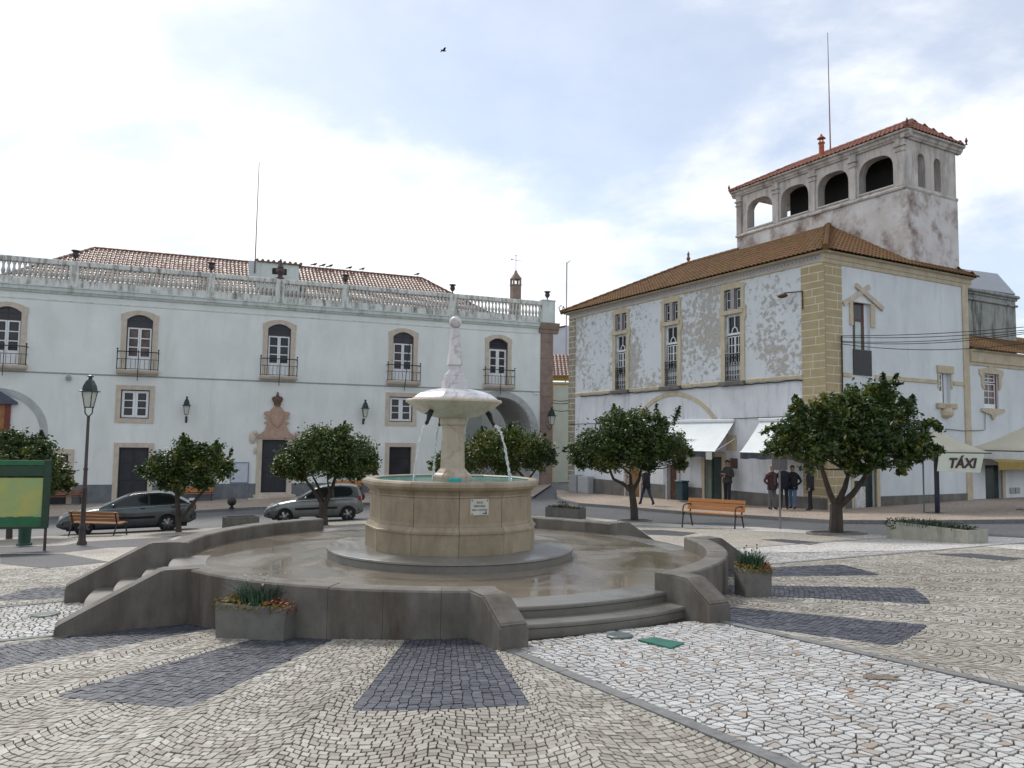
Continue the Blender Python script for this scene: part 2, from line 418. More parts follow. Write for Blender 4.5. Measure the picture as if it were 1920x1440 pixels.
def stone_mesh(name, V, rv, m):
    n, k2 = V.shape[:2]; k = k2//2; me = bpy.data.meshes.new(name)
    me.vertices.add(n*k2); me.vertices.foreach_set('co', V.reshape(-1).astype(np.float32))
    sd = np.array([(i, (i+1) % k, k+(i+1) % k, k+i) for i in range(k)]).reshape(-1); tp = np.arange(k, 2*k)
    f1 = np.concatenate([tp, sd]); f = (f1[None]+k2*np.arange(n)[:, None]).reshape(-1)
    ls = np.concatenate([[0], k+4*np.arange(k)]); st = (ls[None]+len(f1)*np.arange(n)[:, None]).reshape(-1)
    me.loops.add(len(f)); me.loops.foreach_set('vertex_index', f.astype(np.int32))
    me.polygons.add(n*(k+1)); me.polygons.foreach_set('loop_start', st.astype(np.int32))
    me.polygons.foreach_set('use_smooth', np.zeros(n*(k+1), bool)); me.update(calc_edges=True); me.validate()
    a = me.attributes.new('rv', 'FLOAT', 'POINT'); a.data.foreach_set('value', np.repeat(rv, k2).astype(np.float32))
    me.materials.append(m); return me
def jgrid(nu, nv, fx, jit):
    """corner lattice (nu+1)x(nv+1) through fx, jittered, as cells"""
    U, V_ = np.meshgrid(np.arange(nu+1), np.arange(nv+1), indexing='ij')
    U = U+NR.uniform(-jit, jit, U.shape); V_ = V_+NR.uniform(-jit, jit, V_.shape)
    X, Y = fx(U, V_); P_ = np.dstack([X, Y])
    return np.stack([P_[:-1, :-1], P_[1:, :-1], P_[1:, 1:], P_[:-1, 1:]], 2).reshape(-1, 4, 2)
def inview(c, ymax=YS, k=.80, marg=1.6): return (c[:, 1] > 1.8) & (c[:, 1] < ymax) & (np.abs(c[:, 0]) < k*c[:, 1]+2.8)
def brick_rows(rows, rfun, pitch, jit):
    """rows of stones with random offsets in polar coordinates round the fountain, scalloped"""
    out = []
    for k in range(rows):
        r0, r1 = rfun(k), rfun(k+1)
        n = int(2*PI*(r0+r1)/2/pitch); ed = np.cumsum(NR.uniform(.72, 1.28, n)); ed = ed/ed[-1]*2*PI+NR.uniform(0, 6)
        a0 = ed; a1 = np.roll(ed, -1); a1 = np.where(a1 < a0, a1+2*PI, a1)
        def P_(a, r, j):
            fr = (a*50/(2*PI)) % 1; sc = .026*r*(1-(2*fr-1)**2)
            rr = r+sc+NR.uniform(-j, j, a.shape)*pitch
            return np.stack([FC[0]+rr*np.cos(a), FC[1]+rr*np.sin(a)], 1)
        out.append(np.stack([P_(a0, r0, jit), P_(a0, r1, jit), P_(a1, r1, jit), P_(a1, r0, jit)], 1)[:, ::-1])
    return np.concatenate(out)
def fixccw(C):
    a = (C[:, 2, 0]-C[:, 0, 0])*(C[:, 3, 1]-C[:, 1, 1])-(C[:, 2, 1]-C[:, 0, 1])*(C[:, 3, 0]-C[:, 1, 0])
    C = C.copy(); C[a < 0] = C[a < 0][:, ::-1]; return C
PT = .062
beige = fixccw(brick_rows(215, lambda k: 3.3+k*PT*.98, PT*1.05, .07))
c = beige.mean(1); k_ = inview(c); beige = beige[k_]; c = c[k_]
rr_ = region(c[:, 0], c[:, 1])
dx_ = c-FC; thd = np.degrees(np.arctan2(dx_[:, 1], dx_[:, 0])); rad_ = np.hypot(dx_[:, 0], dx_[:, 1]); nearw = np.zeros(len(c), bool)
for w in WEDGES:
    dth = np.abs((thd-w+180) % 360-180); nearw |= (dth < 5.6+100*.03/rad_*.6) & (rad_ < 6.32+.02)
def snap(C):
    """trim stones along the wedge and walkway borders as a pavior would"""
    C = C.copy(); P_ = C.reshape(-1, 2); hit = np.zeros(len(P_), bool); dx = P_-FC; r = np.hypot(dx[:, 0], dx[:, 1]); th = np.degrees(np.arctan2(dx[:, 1], dx[:, 0]))
    for w in WEDGES:
        dth = (th-w+180) % 360-180; ins = (np.abs(dth) < 5.6) & (r < 6.32) & (r > 3.6)
        hit |= ins; da = R_(1)*r*(5.6-np.abs(dth)); dr = 6.32-r; ea = ins & (da <= dr); er = ins & (da > dr)
        tn = np.radians(w+np.sign(dth)*5.6); P_[ea, 0] = FC[0]+(r*np.cos(tn))[ea]; P_[ea, 1] = FC[1]+(r*np.sin(tn))[ea]
        k = (6.32/r); P_[er] = FC+dx[er]*k[er][:, None]
    for gp in GAPS:
        u, t_ = local_gap(P_[:, 0], P_[:, 1], gp); lim = WALKHW+.108; ins = (u > 3.5) & (np.abs(t_) < lim); t2 = np.where(t_ >= 0, lim, -lim); d = R_(gp); hit |= ins
        P_[ins, 0] = (FC[0]+u*math.cos(d)-t2*math.sin(d))[ins]; P_[ins, 1] = (FC[1]+u*math.sin(d)+t2*math.cos(d))[ins]
    C = P_.reshape(-1, 4, 2)
    ar = .5*np.abs((C[:, 2, 0]-C[:, 0, 0])*(C[:, 3, 1]-C[:, 1, 1])-(C[:, 2, 1]-C[:, 0, 1])*(C[:, 3, 0]-C[:, 1, 0]))
    ln = np.linalg.norm(C-np.roll(C, 1, 1), axis=2).max(1); ar[hit.reshape(-1, 4).all(1) | (ln > .125)] = 0
    return C, ar
snapped, ar_ = snap(beige); c2_ = snapped.mean(1); dd_ = np.linalg.norm(c2_-FC, axis=1)
keepb = (ar_ > .0006) & (dd_ > ROUT-.02)
for gp in GAPS:
    u, t_ = local_gap(c2_[:, 0], c2_[:, 1], gp); keepb &= ~((u > 3) & (u < GAPR[gp][1]) & (np.abs(t_) < GHW+PIERW))
beige = fixccw(snapped[keepb])

white = []; dark = []
for gp in GAPS:
    d = R_(gp)
    def fx(U, V_):
        u = 3.4+U*.066; t = np.clip(-WALKHW+V_*(2*WALKHW/36), -WALKHW, WALKHW); return FC[0]+u*math.cos(d)-t*math.sin(d), FC[1]+u*math.sin(d)+t*math.cos(d)
    C = fixccw(jgrid(185, 36, fx, .43)); c = C.mean(1); C = C[inview(c) & (region(c[:, 0], c[:, 1]) == 1)]; white.append(C)
white = np.concatenate(white)
for w in WEDGES:
    def fx(U, V_):
        r = 3.9+U*.0605; th = np.radians(w-5.6+V_*11.2/16); return FC[0]+r*np.cos(th), FC[1]+r*np.sin(th)
    C = fixccw(jgrid(40, 16, fx, .16)); c = C.mean(1); C = C[inview(c) & (region(c[:, 0], c[:, 1]) != -1)]; dark.append(C)
dark = np.concatenate(dark)
STN = []
for nm, C, m in (('beige', beige, M_beige), ('white', white, M_white), ('dark', dark, M_dark)):
    rv = NR.beta(1.25, 1.1, len(C)) if nm != 'white' else NR.beta(1.5, .9, len(C))
    V = stones_from_cells(C, Z_PL, rv, inset=.0045 if nm == 'beige' else (.0058 if nm == 'white' else .0020), cut=.17 if nm == 'white' else 0)
    cc = V.mean(1); dist = np.linalg.norm(cc-EYE, axis=1)
    pr = np.array([proj(p) for p in cc]); vis = (pr[:, 0] > 5) & (pr[:, 0] < 1915) & (pr[:, 1] < 1436)
    kk_ = V.shape[1]//2; size = np.linalg.norm(V[:, kk_]-V[:, kk_+kk_//2], axis=1)/dist
    STN.append([nm, V, rv, m, np.where(vis, size, 0)])
# the 300 stones that show largest are objects of their own, the rest one part per colour
allsz = np.concatenate([s[4] for s in STN]); thr = np.sort(allsz)[-300]
for nm, V, rv, m, sz in STN:
    big = sz >= thr
    for i in np.nonzero(big)[0]:
        link('cobble', stone_mesh('cobble', V[i:i+1], rv[i:i+1], m), plaza)
    if (~big).any(): link(nm+'_cobbles', stone_mesh(nm+'_cobbles', V[~big], rv[~big], m), plaza, kind='stuff')
# white walkways and dark figures beyond the built stones
for gp in (27.3, 117.3, 207.3):
    d = R_(gp); L0 = 5.2; L1 = {27.3: 13.5, 117.3: 17.5, 207.3: 12.0}[gp]
    pl = []
    for u, t in ((L0, -WALKHW), (L1, -WALKHW), (L1, WALKHW), (L0, WALKHW)):
        pl.append((FC[0]+u*math.cos(d)-t*math.sin(d), FC[1]+u*math.sin(d)+t*math.cos(d)))
    pl2 = [p for p in pl]
    # keep only what lies beyond the built stones
    if max(p[1] for p in pl) > YS:
        from mathutils.geometry import delaunay_2d_cdt
        out = []; n = 4
        for i in range(n):
            a, b = np.array(pl[i]), np.array(pl[(i+1) % n])
            if a[1] >= YS: out.append(tuple(a))
            if (a[1]-YS)*(b[1]-YS) < 0: q = a+(b-a)*(YS-a[1])/(b[1]-a[1]); out.append(tuple(q))
        sheet('walkway', out, Z_PL+.004, M_wfar, .8, kind='structure')
for pts in ([(117,1042),(205,1058.6),(156,1064),(87,1072.6),(59,1072.6),(0,1062),(0,1043)], [(-60,1041),(0,1041),(120,1040),(201,1031),(280,1028),(340,1006),(300,1011),(156,1019),(120,1026),(-60,1030)],
            [(1427,1016),(1465,1015),(1547.6,1022),(1519,1027)], [(1200,997),(1240,997),(1308,1003),(1280,1009),(1214,1006)], [(1743,1044),(1820,1043),(1925,1053),(1882,1057)]):
    P_ = G(*pts)
    P_ = [(p[0], max(p[1], YS+.02)) for p in P_] if np.mean([p[1] for p in P_]) > YS else P_
    sheet('dark_paving', P_, Z_PL+.004, M_dfar, .8, kind='structure')
# band of white cobble along the road
wb = []
E_ = [np.array(p) for p in NE[9:19]]
off = [(p[0]-.15, p[1]-2.6) for p in E_]
sheet('walkway', [tuple(p+np.array([-.1, -.35])) for p in E_]+off[::-1], Z_PL+.006, M_wfar, 1.0, kind='structure')
# granite edge strips of the walkways, stone by stone
for gp in GAPS:
    d = R_(gp); L1 = {-62.7: 9.6, 27.3: 13.5, 117.3: 17.5, 207.3: 12.0}[gp]
    for s in (-1, 1):
        u = GAPR[gp][1]+.01
        while u < L1:
            ln = rnd.uniform(.85, 1.15); mb = MB(); pts = []
            for (uu, tt) in ((u, s*(WALKHW+.005)), (u+ln-.008, s*(WALKHW+.005)), (u+ln-.008, s*(WALKHW+.105)), (u, s*(WALKHW+.105))):
                pts.append((FC[0]+uu*math.cos(d)-tt*math.sin(d), FC[1]+uu*math.sin(d)+tt*math.cos(d)))
            if s < 0: pts = pts[::-1]
            zt = [g(*p)+Z_PL+.006 for p in pts]
            mb.add([(p[0], p[1], z-.06) for p, z in zip(pts, zt)]+[(p[0], p[1], z) for p, z in zip(pts, zt)], [(4, 5, 6, 7), (0, 1, 5, 4), (1, 2, 6, 5), (2, 3, 7, 6), (3, 0, 4, 7)])
            mb.build('edge_strip', M_kerb, plaza); u += ln
# ------------------------------------------------ pavements with kerbs
def kerbed(name, front, back, h=.12, mat_=None):
    fr = [np.array(gnd(*p)[:2]) if isinstance(p, tuple) else np.array(p) for p in front]
    bk = [np.array(p, float) for p in back]
    o = sheet(name, [tuple(p) for p in fr]+[tuple(p) for p in bk], h, mat_ or M_pave, 1.0, kind='structure')
    # kerb stones
    for i in range(len(fr)-1):
        a, b = fr[i], fr[i+1]; ln = np.hypot(*(b-a)); n = max(1, int(round(ln/1.0))); t = (b-a)/ln; nn = np.array([-t[1], t[0]])
        if nn@(bk[len(bk)//2]-a) < 0: nn = -nn
        for k in range(n):
            p = a+(b-a)*k/n+t*.004; q = a+(b-a)*(k+1)/n-t*.004
            pts = [p-nn*.02, q-nn*.02, q+nn*.13, p+nn*.13]
            ar = (pts[1][0]-pts[0][0])*(pts[2][1]-pts[1][1])-(pts[1][1]-pts[0][1])*(pts[2][0]-pts[1][0])
            if ar < 0: pts = pts[::-1]
            z = [g(*r) for r in pts]
            mb = MB(); mb.add([(r[0], r[1], zz_-.1) for r, zz_ in zip(pts, z)]+[(r[0], r[1], zz_+h+.005) for r, zz_ in zip(pts, z)], [(4, 5, 6, 7), (0, 1, 5, 4), (1, 2, 6, 5), (2, 3, 7, 6), (3, 0, 4, 7)])
            mb.build('kerb_stone', M_kerb, o)
    return o
# ================================================================== fountain terrace
def wet_mat(name, c1, c2, r0, r1, spec=.6):
    m, t, b = nt(name); v = coords(t)
    f = noise(t, v, 1.3, 6, .62, .6); f2 = noise(t, v, 7, 5, .6)
    col = ramp(t, f, [(.3, c1), (.7, c2)]); col = mix(t, .4, col, ramp(t, f2, [(.3, .6), (.7, 1)]), 'MULTIPLY')
    L(t, col, b.inputs['Base Color'])
    pud = noise(t, coords(t, loc=(3, 7, 0)), .75, 5, .55, .8)
    L(t, ramp(t, pud, [(.42, r0), (.58, r1)]), b.inputs['Roughness']); b.inputs['Specular IOR Level'].default_value = spec
    n = N(t, 'ShaderNodeBump', Distance=.006); L(t, ramp(t, pud, [(.44, .02), (.6, .3)]), n.inputs['Strength']); L(t, noise(t, v, 40, 4), n.inputs['Height']); L(t, n.outputs[0], b.inputs['Normal'])
    return m
M_wet = wet_mat('wet granite floor', (.15, .122, .088), (.22, .19, .15), .045, .30)
M_wetstep = wet_mat('wet granite step', (.15, .14, .12), (.21, .20, .18), .22, .5)
def stone_marble(name, c, vein, c2, rough=.45, vs_=2.0, amt=.55):
    m, t, b = nt(name); v = coords(t)
    f = noise(t, v, 1.6, 6, .6, 1.2); col = ramp(t, f, [(.3, c2), (.65, c)])
    w = N(t, 'ShaderNodeTexWave', Scale=vs_, Distortion=22, Detail=5); w.inputs['Detail Scale'].default_value = 1.1; L(t, v, w.inputs['Vector'])
    col = mix(t, ramp(t, w.outputs['Fac'], [(.86, 0), (.97, amt)]), col, vein)
    st = noise(t, coords(t, (1.5, 1.5, .55)), 2.6, 8, .7); col = mix(t, ramp(t, st, [(.44, 0), (.75, .6)]), col, sc3(c2, .45))
    L(t, col, b.inputs['Base Color']); b.inputs['Roughness'].default_value = rough
    bump(t, b, noise(t, v, 55, 4), .12, .006); return m
M_pinkst = stone_marble('pinkish basin limestone', (.345, .285, .195), (.20, .13, .09), (.245, .195, .125), .5, .7, .2)
M_colst = stone_marble('cream column marble', (.52, .43, .33), (.30, .18, .12), (.44, .36, .28), .4, .8, .35)
M_marble = stone_marble('white grey marble', (.70, .68, .685), (.34, .32, .35), (.60, .575, .585), .3, 1.8, .6)
M_bowl = stone_marble('ivory bowl stone', (.64, .55, .43), (.42, .36, .28), (.56, .48, .38), .4, 1.0, .3)
M_bronze = mat('dark bronze', (.02, .02, .019), .45, .4, 12, metal=.4)
M_teal = mat('teal basin paint', (.05, .26, .22), .5, .25, 4)
m, t, b = nt('fountain water'); b.inputs['Base Color'].default_value = (.045, .20, .165, 1); b.inputs['Roughness'].default_value = .04; b.inputs['Specular IOR Level'].default_value = .6
bump(t, b, noise(t, coords(t), 16, 3), .25, .02); M_water = m
m, t, b = nt('falling water'); b.inputs['Base Color'].default_value = (.88, .92, .94, 1); b.inputs['Roughness'].default_value = .08; b.inputs['Transmission Weight'].default_value = .65; b.inputs['IOR'].default_value = 1.33
bump(t, b, noise(t, coords(t), 60, 2), .5, .01); M_jet = m
M_plaque = mat('enamel plaque', (.55, .54, .48), .4, .15, 10)
M_ink = mat('dark lettering', (.03, .03, .03), .6, .1, 5, bmp=0)

plat = thing('fountain_terrace', 'round grey granite terrace with curved parapet and steps around the fountain', 'terrace', (FC[0], FC[1], 0))
mb = MB(); mb.lathe([(.01, -1.2), (3.80, -1.2), (3.80, ZP), (.01, ZP)], 96, cap=False); mb.build('floor', M_wet, plat)
def arcblock(r0, r1, a0, a1, z0, z1, n=5, bev=.012):
    """curved block between two radii; bevelled upper edges"""
    mb = MB(); P_ = []
    prof = [(r0, z0), (r1, z0), (r1, z1-bev), (r1-bev, z1), (r0+bev, z1), (r0, z1-bev)]; m_ = len(prof)
    for i in range(n+1):
        a = R_(a0+(a1-a0)*i/n)
        for r, z in prof: P_.append((r*math.cos(a), r*math.sin(a), z))
    fs_ = []
    for i in range(n):
        for k in range(m_): l = (k+1) % m_; fs_.append((i*m_+k, (i+1)*m_+k, (i+1)*m_+l, i*m_+l)[::-1])
    fs_.append(tuple(range(m_))[::-1]); fs_.append(tuple(n*m_+k for k in range(m_)))
    return mb.add(P_, [tuple(reversed(f)) for f in fs_])
hgap = math.degrees(math.asin((GHW+.02)/ROUT))
for gp in GAPS:
    a0 = gp+hgap; a1 = gp+90-hgap; nb_ = 7
    for k in range(nb_):
        b0 = a0+(a1-a0)*k/nb_+.022; b1 = a0+(a1-a0)*(k+1)/nb_-.022
        zt = ZTOP+rnd.uniform(-.003, .003)
        arcblock(RIN+rnd.uniform(-.002, .002), ROUT+rnd.uniform(-.003, .003), b0, b1, -1.2, zt, bev=.018).build('parapet_block', M_granite, plat)
    d = R_(gp); nst, rend = GAPR[gp]; tread = .31 if gp > 200 else .30
    Mx = Matrix.Rotation(d, 4, 'Z')
    q = FC+np.array([math.cos(d), math.sin(d)])*(rend); zg = g(*q)+Z_PL; rise = (ZP-zg)/nst
    for k in range(nst):
        rk = 3.86+tread*k; zk = ZP-rise*k+(.003 if k == 0 else 0)
        ts = np.linspace(-GHW-.02, GHW+.02, 17)
        def ring(rad, z): return [Mx @ Vector((math.sqrt(rad*rad-t_*t_), t_, z)) for t_ in ts]
        inner = 3.4 if k == 0 else 3.86+tread*(k-1)-.06
        mb = MB(); n = len(ts)
        rows = [ring(inner, zk), ring(rk-.012, zk), ring(rk, zk-.012), ring(rk, zk-.035), ring(rk-.018, zk-.05), ring(rk-.018, zk-rise-.25)]
        mb.add([p[:] for r in rows for p in r], [(i*n+j, (i+1)*n+j, (i+1)*n+j+1, i*n+j+1) for i in range(len(rows)-1) for j in range(n-1)])
        mb.build('step', M_wetstep, plat, smooth=True)
    for s in (-1, 1):
        ze = zg+(.20 if nst <= 2 else .15)
        prof = [(3.62, -1.3), (rend, -1.3), (rend, ze), (rend-.02, ze+.02), (4.02, ZTOP+.004), (3.62, ZTOP+.004)]
        bm = bmesh.new(); t0, t1 = s*GHW, s*(GHW+PIERW)
        va = [bm.verts.new((p[0], t0, p[1])) for p in prof]; vb = [bm.verts.new((p[0], t1, p[1])) for p in prof]; n = len(prof)
        bm.faces.new(va); bm.faces.new(vb[::-1])
        for i in range(n): bm.faces.new((va[i], vb[i], vb[(i+1) % n], va[(i+1) % n]))
        bmesh.ops.recalc_face_normals(bm, faces=bm.faces[:])
        bmesh.ops.bevel(bm, geom=[e for e in bm.edges if min(v.co.z for v in e.verts) > -1.2], offset=.018, segments=2, affect='EDGES')
        mb = MB(); mb.M = Mx; mb.addbm(bm); mb.build('wing_wall', M_granite, plat)

# ================================================================== fountain
fo = thing('fountain', 'pale stone fountain with twelve sided basin, bowl and obelisk topped by a ball', 'fountain', (FC[0], FC[1], 0))
ZS = .078; A0 = R_(-81)
mb = MB(); mb.lathe([(1.0, ZP-.02), (1.80, ZP-.02), (1.80, ZS-.045), (1.817, ZS-.03), (1.812, ZS-.008), (1.79, ZS), (1.0, ZS)], 72, cap=False); mb.build('base_step', M_wetstep, fo, smooth=True)
def polyring(prof, ns, ang0, gap=.0):
    """list of wedge blocks of a polygonal ring; prof is closed (r,z) loop"""
    out = []
    for i in range(ns):
        a, b = ang0+2*PI*i/ns, ang0+2*PI*(i+1)/ns; mb = MB(); m_ = len(prof); P_ = []
        ga = gap
        for an, sg in ((a, 1), (b, -1)):
            for r, z in prof:
                tx, ty = -math.sin((a+b)/2), math.cos((a+b)/2)
                P_.append((r*math.cos(an)+sg*ga*tx, r*math.sin(an)+sg*ga*ty, z))
        fs_ = [(k, m_+k, m_+(k+1) % m_, (k+1) % m_) for k in range(m_)]+[tuple(range(m_)), tuple(range(2*m_-1, m_-1, -1))]
        mb.add(P_, fs_); out.append(mb)
    return out
pl_prof = [(1.0, ZS-.01), (1.262, ZS-.01), (1.262, .355), (1.278, .362), (1.278, .388), (1.262, .396), (1.238, .43), (1.225, .452), (1.0, .452)]
for mb in polyring(pl_prof[::-1], 12, A0, .003): mb.build('plinth_block', M_pinkst, fo)
bd_prof = [(1.02, .453), (1.212, .453), (1.205, .50), (1.205, .84), (1.222, .85), (1.222, .868), (1.21, .878), (1.228, .905), (1.25, .93), (1.02, .93)]
for mb in polyring(bd_prof[::-1], 12, A0, .004): mb.build('basin_panel', M_pinkst, fo)
rim_prof = [(1.16, .93), (1.26, .93), (1.30, .955), (1.322, .99), (1.318, 1.03), (1.295, 1.056), (1.255, 1.066), (1.19, 1.062), (1.17, 1.05)]
for mb in polyring(rim_prof[::-1], 12, A0, .001): mb.build('rim_block', M_pinkst, fo)
mb = MB(); mb.lathe([(1.115, .5), (1.115, 1.048)], 48, cap=False); mb.build('basin_lining', M_teal, fo)
mb = MB(); mb.lathe([(.001, 1.036), (.3, 1.036), (.7, 1.036), (1.18, 1.036)], 48, cap=False); mb.build('water', M_water, fo)
col_prof = [(.30, .95), (.30, 1.09), (.285, 1.115), (.25, 1.14), (.225, 1.17), (.205, 1.19), (.188, 1.215), (.170, 1.80), (.178, 1.81), (.178, 1.83), (.20, 1.85), (.212, 1.865), (.212, 1.94), (.2, 1.99)]
mb = MB(); mb.lathe(col_prof, 8, (0, 0, 0), R_(-95+22.5)); mb.build('column', M_colst, fo)
bowl_prof = [(.15, 1.945), (.22, 1.955), (.36, 1.985), (.50, 2.04), (.61, 2.11), (.685, 2.168), (.70, 2.178), (.724, 2.19), (.728, 2.215), (.715, 2.232), (.60, 2.236), (.2, 2.236)]
mb = MB(); mb.lathe(bowl_prof, 16, (0, 0, 0), R_(-90)); mb.build('bowl', M_bowl, fo, smooth=True)
mb = MB(); mb.lathe([(.675, 2.236), (.655, 2.258), (.56, 2.318), (.42, 2.365), (.26, 2.395), (.12, 2.40)], 8, (0, 0, 0), R_(-100)); mb.build('dome', M_marble, fo)
def sq(prof, ang, mb):
    mb.lathe([(r*math.sqrt(2), z) for r, z in prof], 4, (0, 0, 0), R_(45+ang)); return mb
sq([(.168, 2.385), (.168, 2.515), (.162, 2.52)], 14, MB()).build('pedestal_block', M_marble, fo)
mb = sq([(.14, 2.521), (.14, 2.575), (.132, 2.585), (.135, 2.60), (.125, 2.625), (.105, 2.65), (.085, 2.67), (.074, 2.685), (.070, 2.755)], 14, MB()); mb.build('pedestal_moulding', M_marble, fo)
sq([(.102, 2.756), (.104, 2.762), (.050, 3.315), (.046, 3.325)], 14, MB()).build('obelisk', M_marble, fo)
mb = MB(); mb.lathe([(.035, 3.318), (.035, 3.335)], 12); mb.ball((0, 0, 3.412), .094, 28, 18); mb.build('ball', M_marble, fo, smooth=True)
for an in (-5, 115, 235):
    c_, s_ = math.cos(R_(an)), math.sin(R_(an)); mb = MB()
    P_ = [(.50, 2.06), (.545, 2.01), (.565, 1.955), (.585, 1.905), (.61, 1.868), (.625, 1.855)]
    mb.tube([(r*c_, r*s_, z) for r, z in P_], [.034, .044, .033, .025, .028, .021], 10)
    mb.tube([(.545*c_-.03*s_, .545*s_+.03*c_, 2.02), (.575*c_-.07*s_, .575*s_+.07*c_, 2.0)], [.02, .004], 6)
    mb.tube([(.545*c_+.03*s_, .545*s_-.03*c_, 2.02), (.575*c_+.07*s_, .575*s_-.07*c_, 2.0)], [.02, .004], 6)
    mb.build('spout', M_bronze, fo, smooth=True)
    mb = MB(); path = []; rad = []
    R2 = random.Random(an)
    for k in range(27):
        tt = k/26; z = 1.855-.82*tt; rr = .625+.40*math.sqrt(tt)*.62
        path.append((rr*c_+R2.uniform(-.004, .004), rr*s_+R2.uniform(-.004, .004), z)); rad.append((.021+.008*tt)*R2.uniform(.45, 1.15)*(1 if an == -5 else (.75 if an == 115 else .5)))
    mb.tube(path, rad, 7)
    for k in range(26):
        tt = R2.uniform(.3, 1); z = 1.855-.87*tt; rr = .625+.25*math.sqrt(tt); mb.ball((rr*c_+R2.gauss(0, .015), rr*s_+R2.gauss(0, .015), z), R2.uniform(.003, .007), 6, 4)
    mb.build('water_jet', M_jet, fo, smooth=True)
mb = MB(); mb.bbox(-.02, .16, -.42, -.29, .96, 1.075, .01); mb.build('pump_cover', mat('turquoise plastic', (.03, .36, .36), .4, .1), fo)
# the plaque on the basin, in the plane of the panel it hangs on
pa = A0+PI/12; ap = 1.205*math.cos(PI/12)
plq = MB(); plq.bbox(-.135, .135, -.012, .004, -.112, .112, .006); po = plq.build('plaque', M_plaque, fo, loc=(ap*math.cos(pa)+.02*math.sin(pa), ap*math.sin(pa)-.02*math.cos(pa), .725), rot=pa+PI/2)
for tx, zz_, sz in (('ÁGUA', .062, .042), ('IMPRÓPRIA', .012, .042), ('PARA CONSUMO', -.038, .036)):
    text_mesh(tx, sz, 'lettering', M_ink, po, loc=(.0, -.0135, zz_), ext=.001, sx=.82)
for x_ in (-.112, .112):
    for z_ in (-.09, .09):
        if (x_, z_) == (.112, -.09): continue
        mb = MB(); mb.lathe([(.009, 0), (.009, .004), (.004, .006)], 10); o = mb.build('screw', M_bronze, po, loc=(x_, -.012, z_), rot=(PI/2, 0, 0))
mb = MB(); mb.lathe([(.014, 0), (.012, .003)], 8); mb.add([(-.006, .012, .002), (.006, .012, .002), (.008, .034, .002), (-.008, .034, .002)], [(0, 1, 2, 3)]); mb.add([(-.045, -.008, .002), (-.018, -.008, .002), (-.018, .008, .002), (-.045, .008, .002)], [(0, 1, 2, 3)])
mb.build('emblem', M_ink, po, loc=(.092, -.012, -.085), rot=(PI/2, 0, 0))
# ================================================================== building helpers
def wall_holes(mb, outer, holes, y=0., depth=.25, back=True):
    """facade polygon (x,z) with openings; reveals run back by depth"""
    from mathutils.geometry import delaunay_2d_cdt
    pts = []; ed = []
    for lp in [outer]+list(holes):
        b = len(pts); pts += lp; ed += [(b+i, b+(i+1) % len(lp)) for i in range(len(lp))]
    r = delaunay_2d_cdt([Vector(p) for p in pts], ed, [], 1, 1e-5)
    def inside(x, z, lp):
        ins = False; j = len(lp)-1
        for i in range(len(lp)):
            (xi, zi), (xj, zj) = lp[i], lp[j]
            if (zi > z) != (zj > z) and x < (xj-xi)*(z-zi)/(zj-zi)+xi: ins = not ins
            j = i
        return ins
    keep = []
    for f in r[2]:
        cx_ = sum(r[0][i].x for i in f)/len(f); cz_ = sum(r[0][i].y for i in f)/len(f)
        if not any(inside(cx_, cz_, h) for h in holes): keep.append(tuple(f))
    mb.add([(v.x, y, v.y) for v in r[0]], keep)
    for h in holes:
        n = len(h); mb.add([(p[0], y, p[1]) for p in h]+[(p[0], y+depth, p[1]) for p in h], [(i, (i+1) % n, (i+1) % n+n, i+n) for i in range(n)])
    return mb
def extr(mb, prof, u0, u1):
    """closed (y,z) profile extruded along x"""
    n = len(prof)
    mb.add([(u0, p[0], p[1]) for p in prof]+[(u1, p[0], p[1]) for p in prof], [tuple(range(n)), tuple(range(2*n-1, n-1, -1))]+[(i, i+n, (i+1) % n+n, (i+1) % n) for i in range(n)]); return mb
def seg_arch(u0, u1, z0, z1, sag, n=10):
    """opening outline, counter-clockwise, with a segmental head that rises sag above its springing z1-sag"""
    c = (u0+u1)/2; h = (u1-u0)/2; pts = [(u0, z0), (u1, z0)]
    for i in range(n+1):
        a = 1-2*i/n; pts.append((c+h*a, z1-sag*(a*a)))
    return pts
def tile_roof(name, mat_, parent, e0, e1, r0, r1, tw=.24, rl=.40, amp=.045, seed=1):
    """pantile slope: eave e0->e1, ridge r0->r1 (3-D, local); real relief: channels and overlapping rows"""
    e0, e1, r0, r1 = [np.array(p, float) for p in (e0, e1, r0, r1)]
    ax = (e1-e0); W_ = np.linalg.norm(ax); ax /= W_
    up = (r0-e0)-ax*((r0-e0)@ax); H_ = np.linalg.norm(up); up /= H_; nrm = np.cross(ax, up); nrm *= np.sign(nrm[2])
    l0 = (r0-e0)@ax; l1 = (r1-e0)@ax
    nt_ = int(W_/tw); k = 6; nr = int(H_/rl); us = np.linspace(0, W_, nt_*k+1)
    vs_ = []; fs_ = []; R2 = np.random.RandomState(seed)
    prof = np.array([.0, .55, 1., 1., .55, .05])
    for r in range(nr):
        for side, hh in ((0, .030), (1, .0)):
            v = (r+side*1.04)*H_/nr
            for i, u in enumerate(us):
                jit = R2.uniform(-.006, .006)
                vs_.append(e0+ax*u+up*min(v, H_)+nrm*(amp*prof[i % k]+hh+jit))
        b = r*2*len(us); n = len(us); t = (r+.5)/nr
        for i in range(n-1):
            um = (us[i]+us[i+1])/2
            if um < l0*t-tw*.3 or um > W_+(l1-W_)*t+tw*.3: continue
            fs_.append((b+i, b+i+1, b+n+i+1, b+n+i))
            if i % k in (1, 2, 3):   # open tile mouths at the lower edge of the row
                pass
        # riser of the row
        b2 = len(vs_)
    mb = MB(); mb.add([tuple(v) for v in vs_], fs_)
    o = mb.build(name, mat_, parent); 
    sol = o.modifiers.new('thickness', 'SOLIDIFY'); sol.thickness = .03; sol.offset = -1
    return o
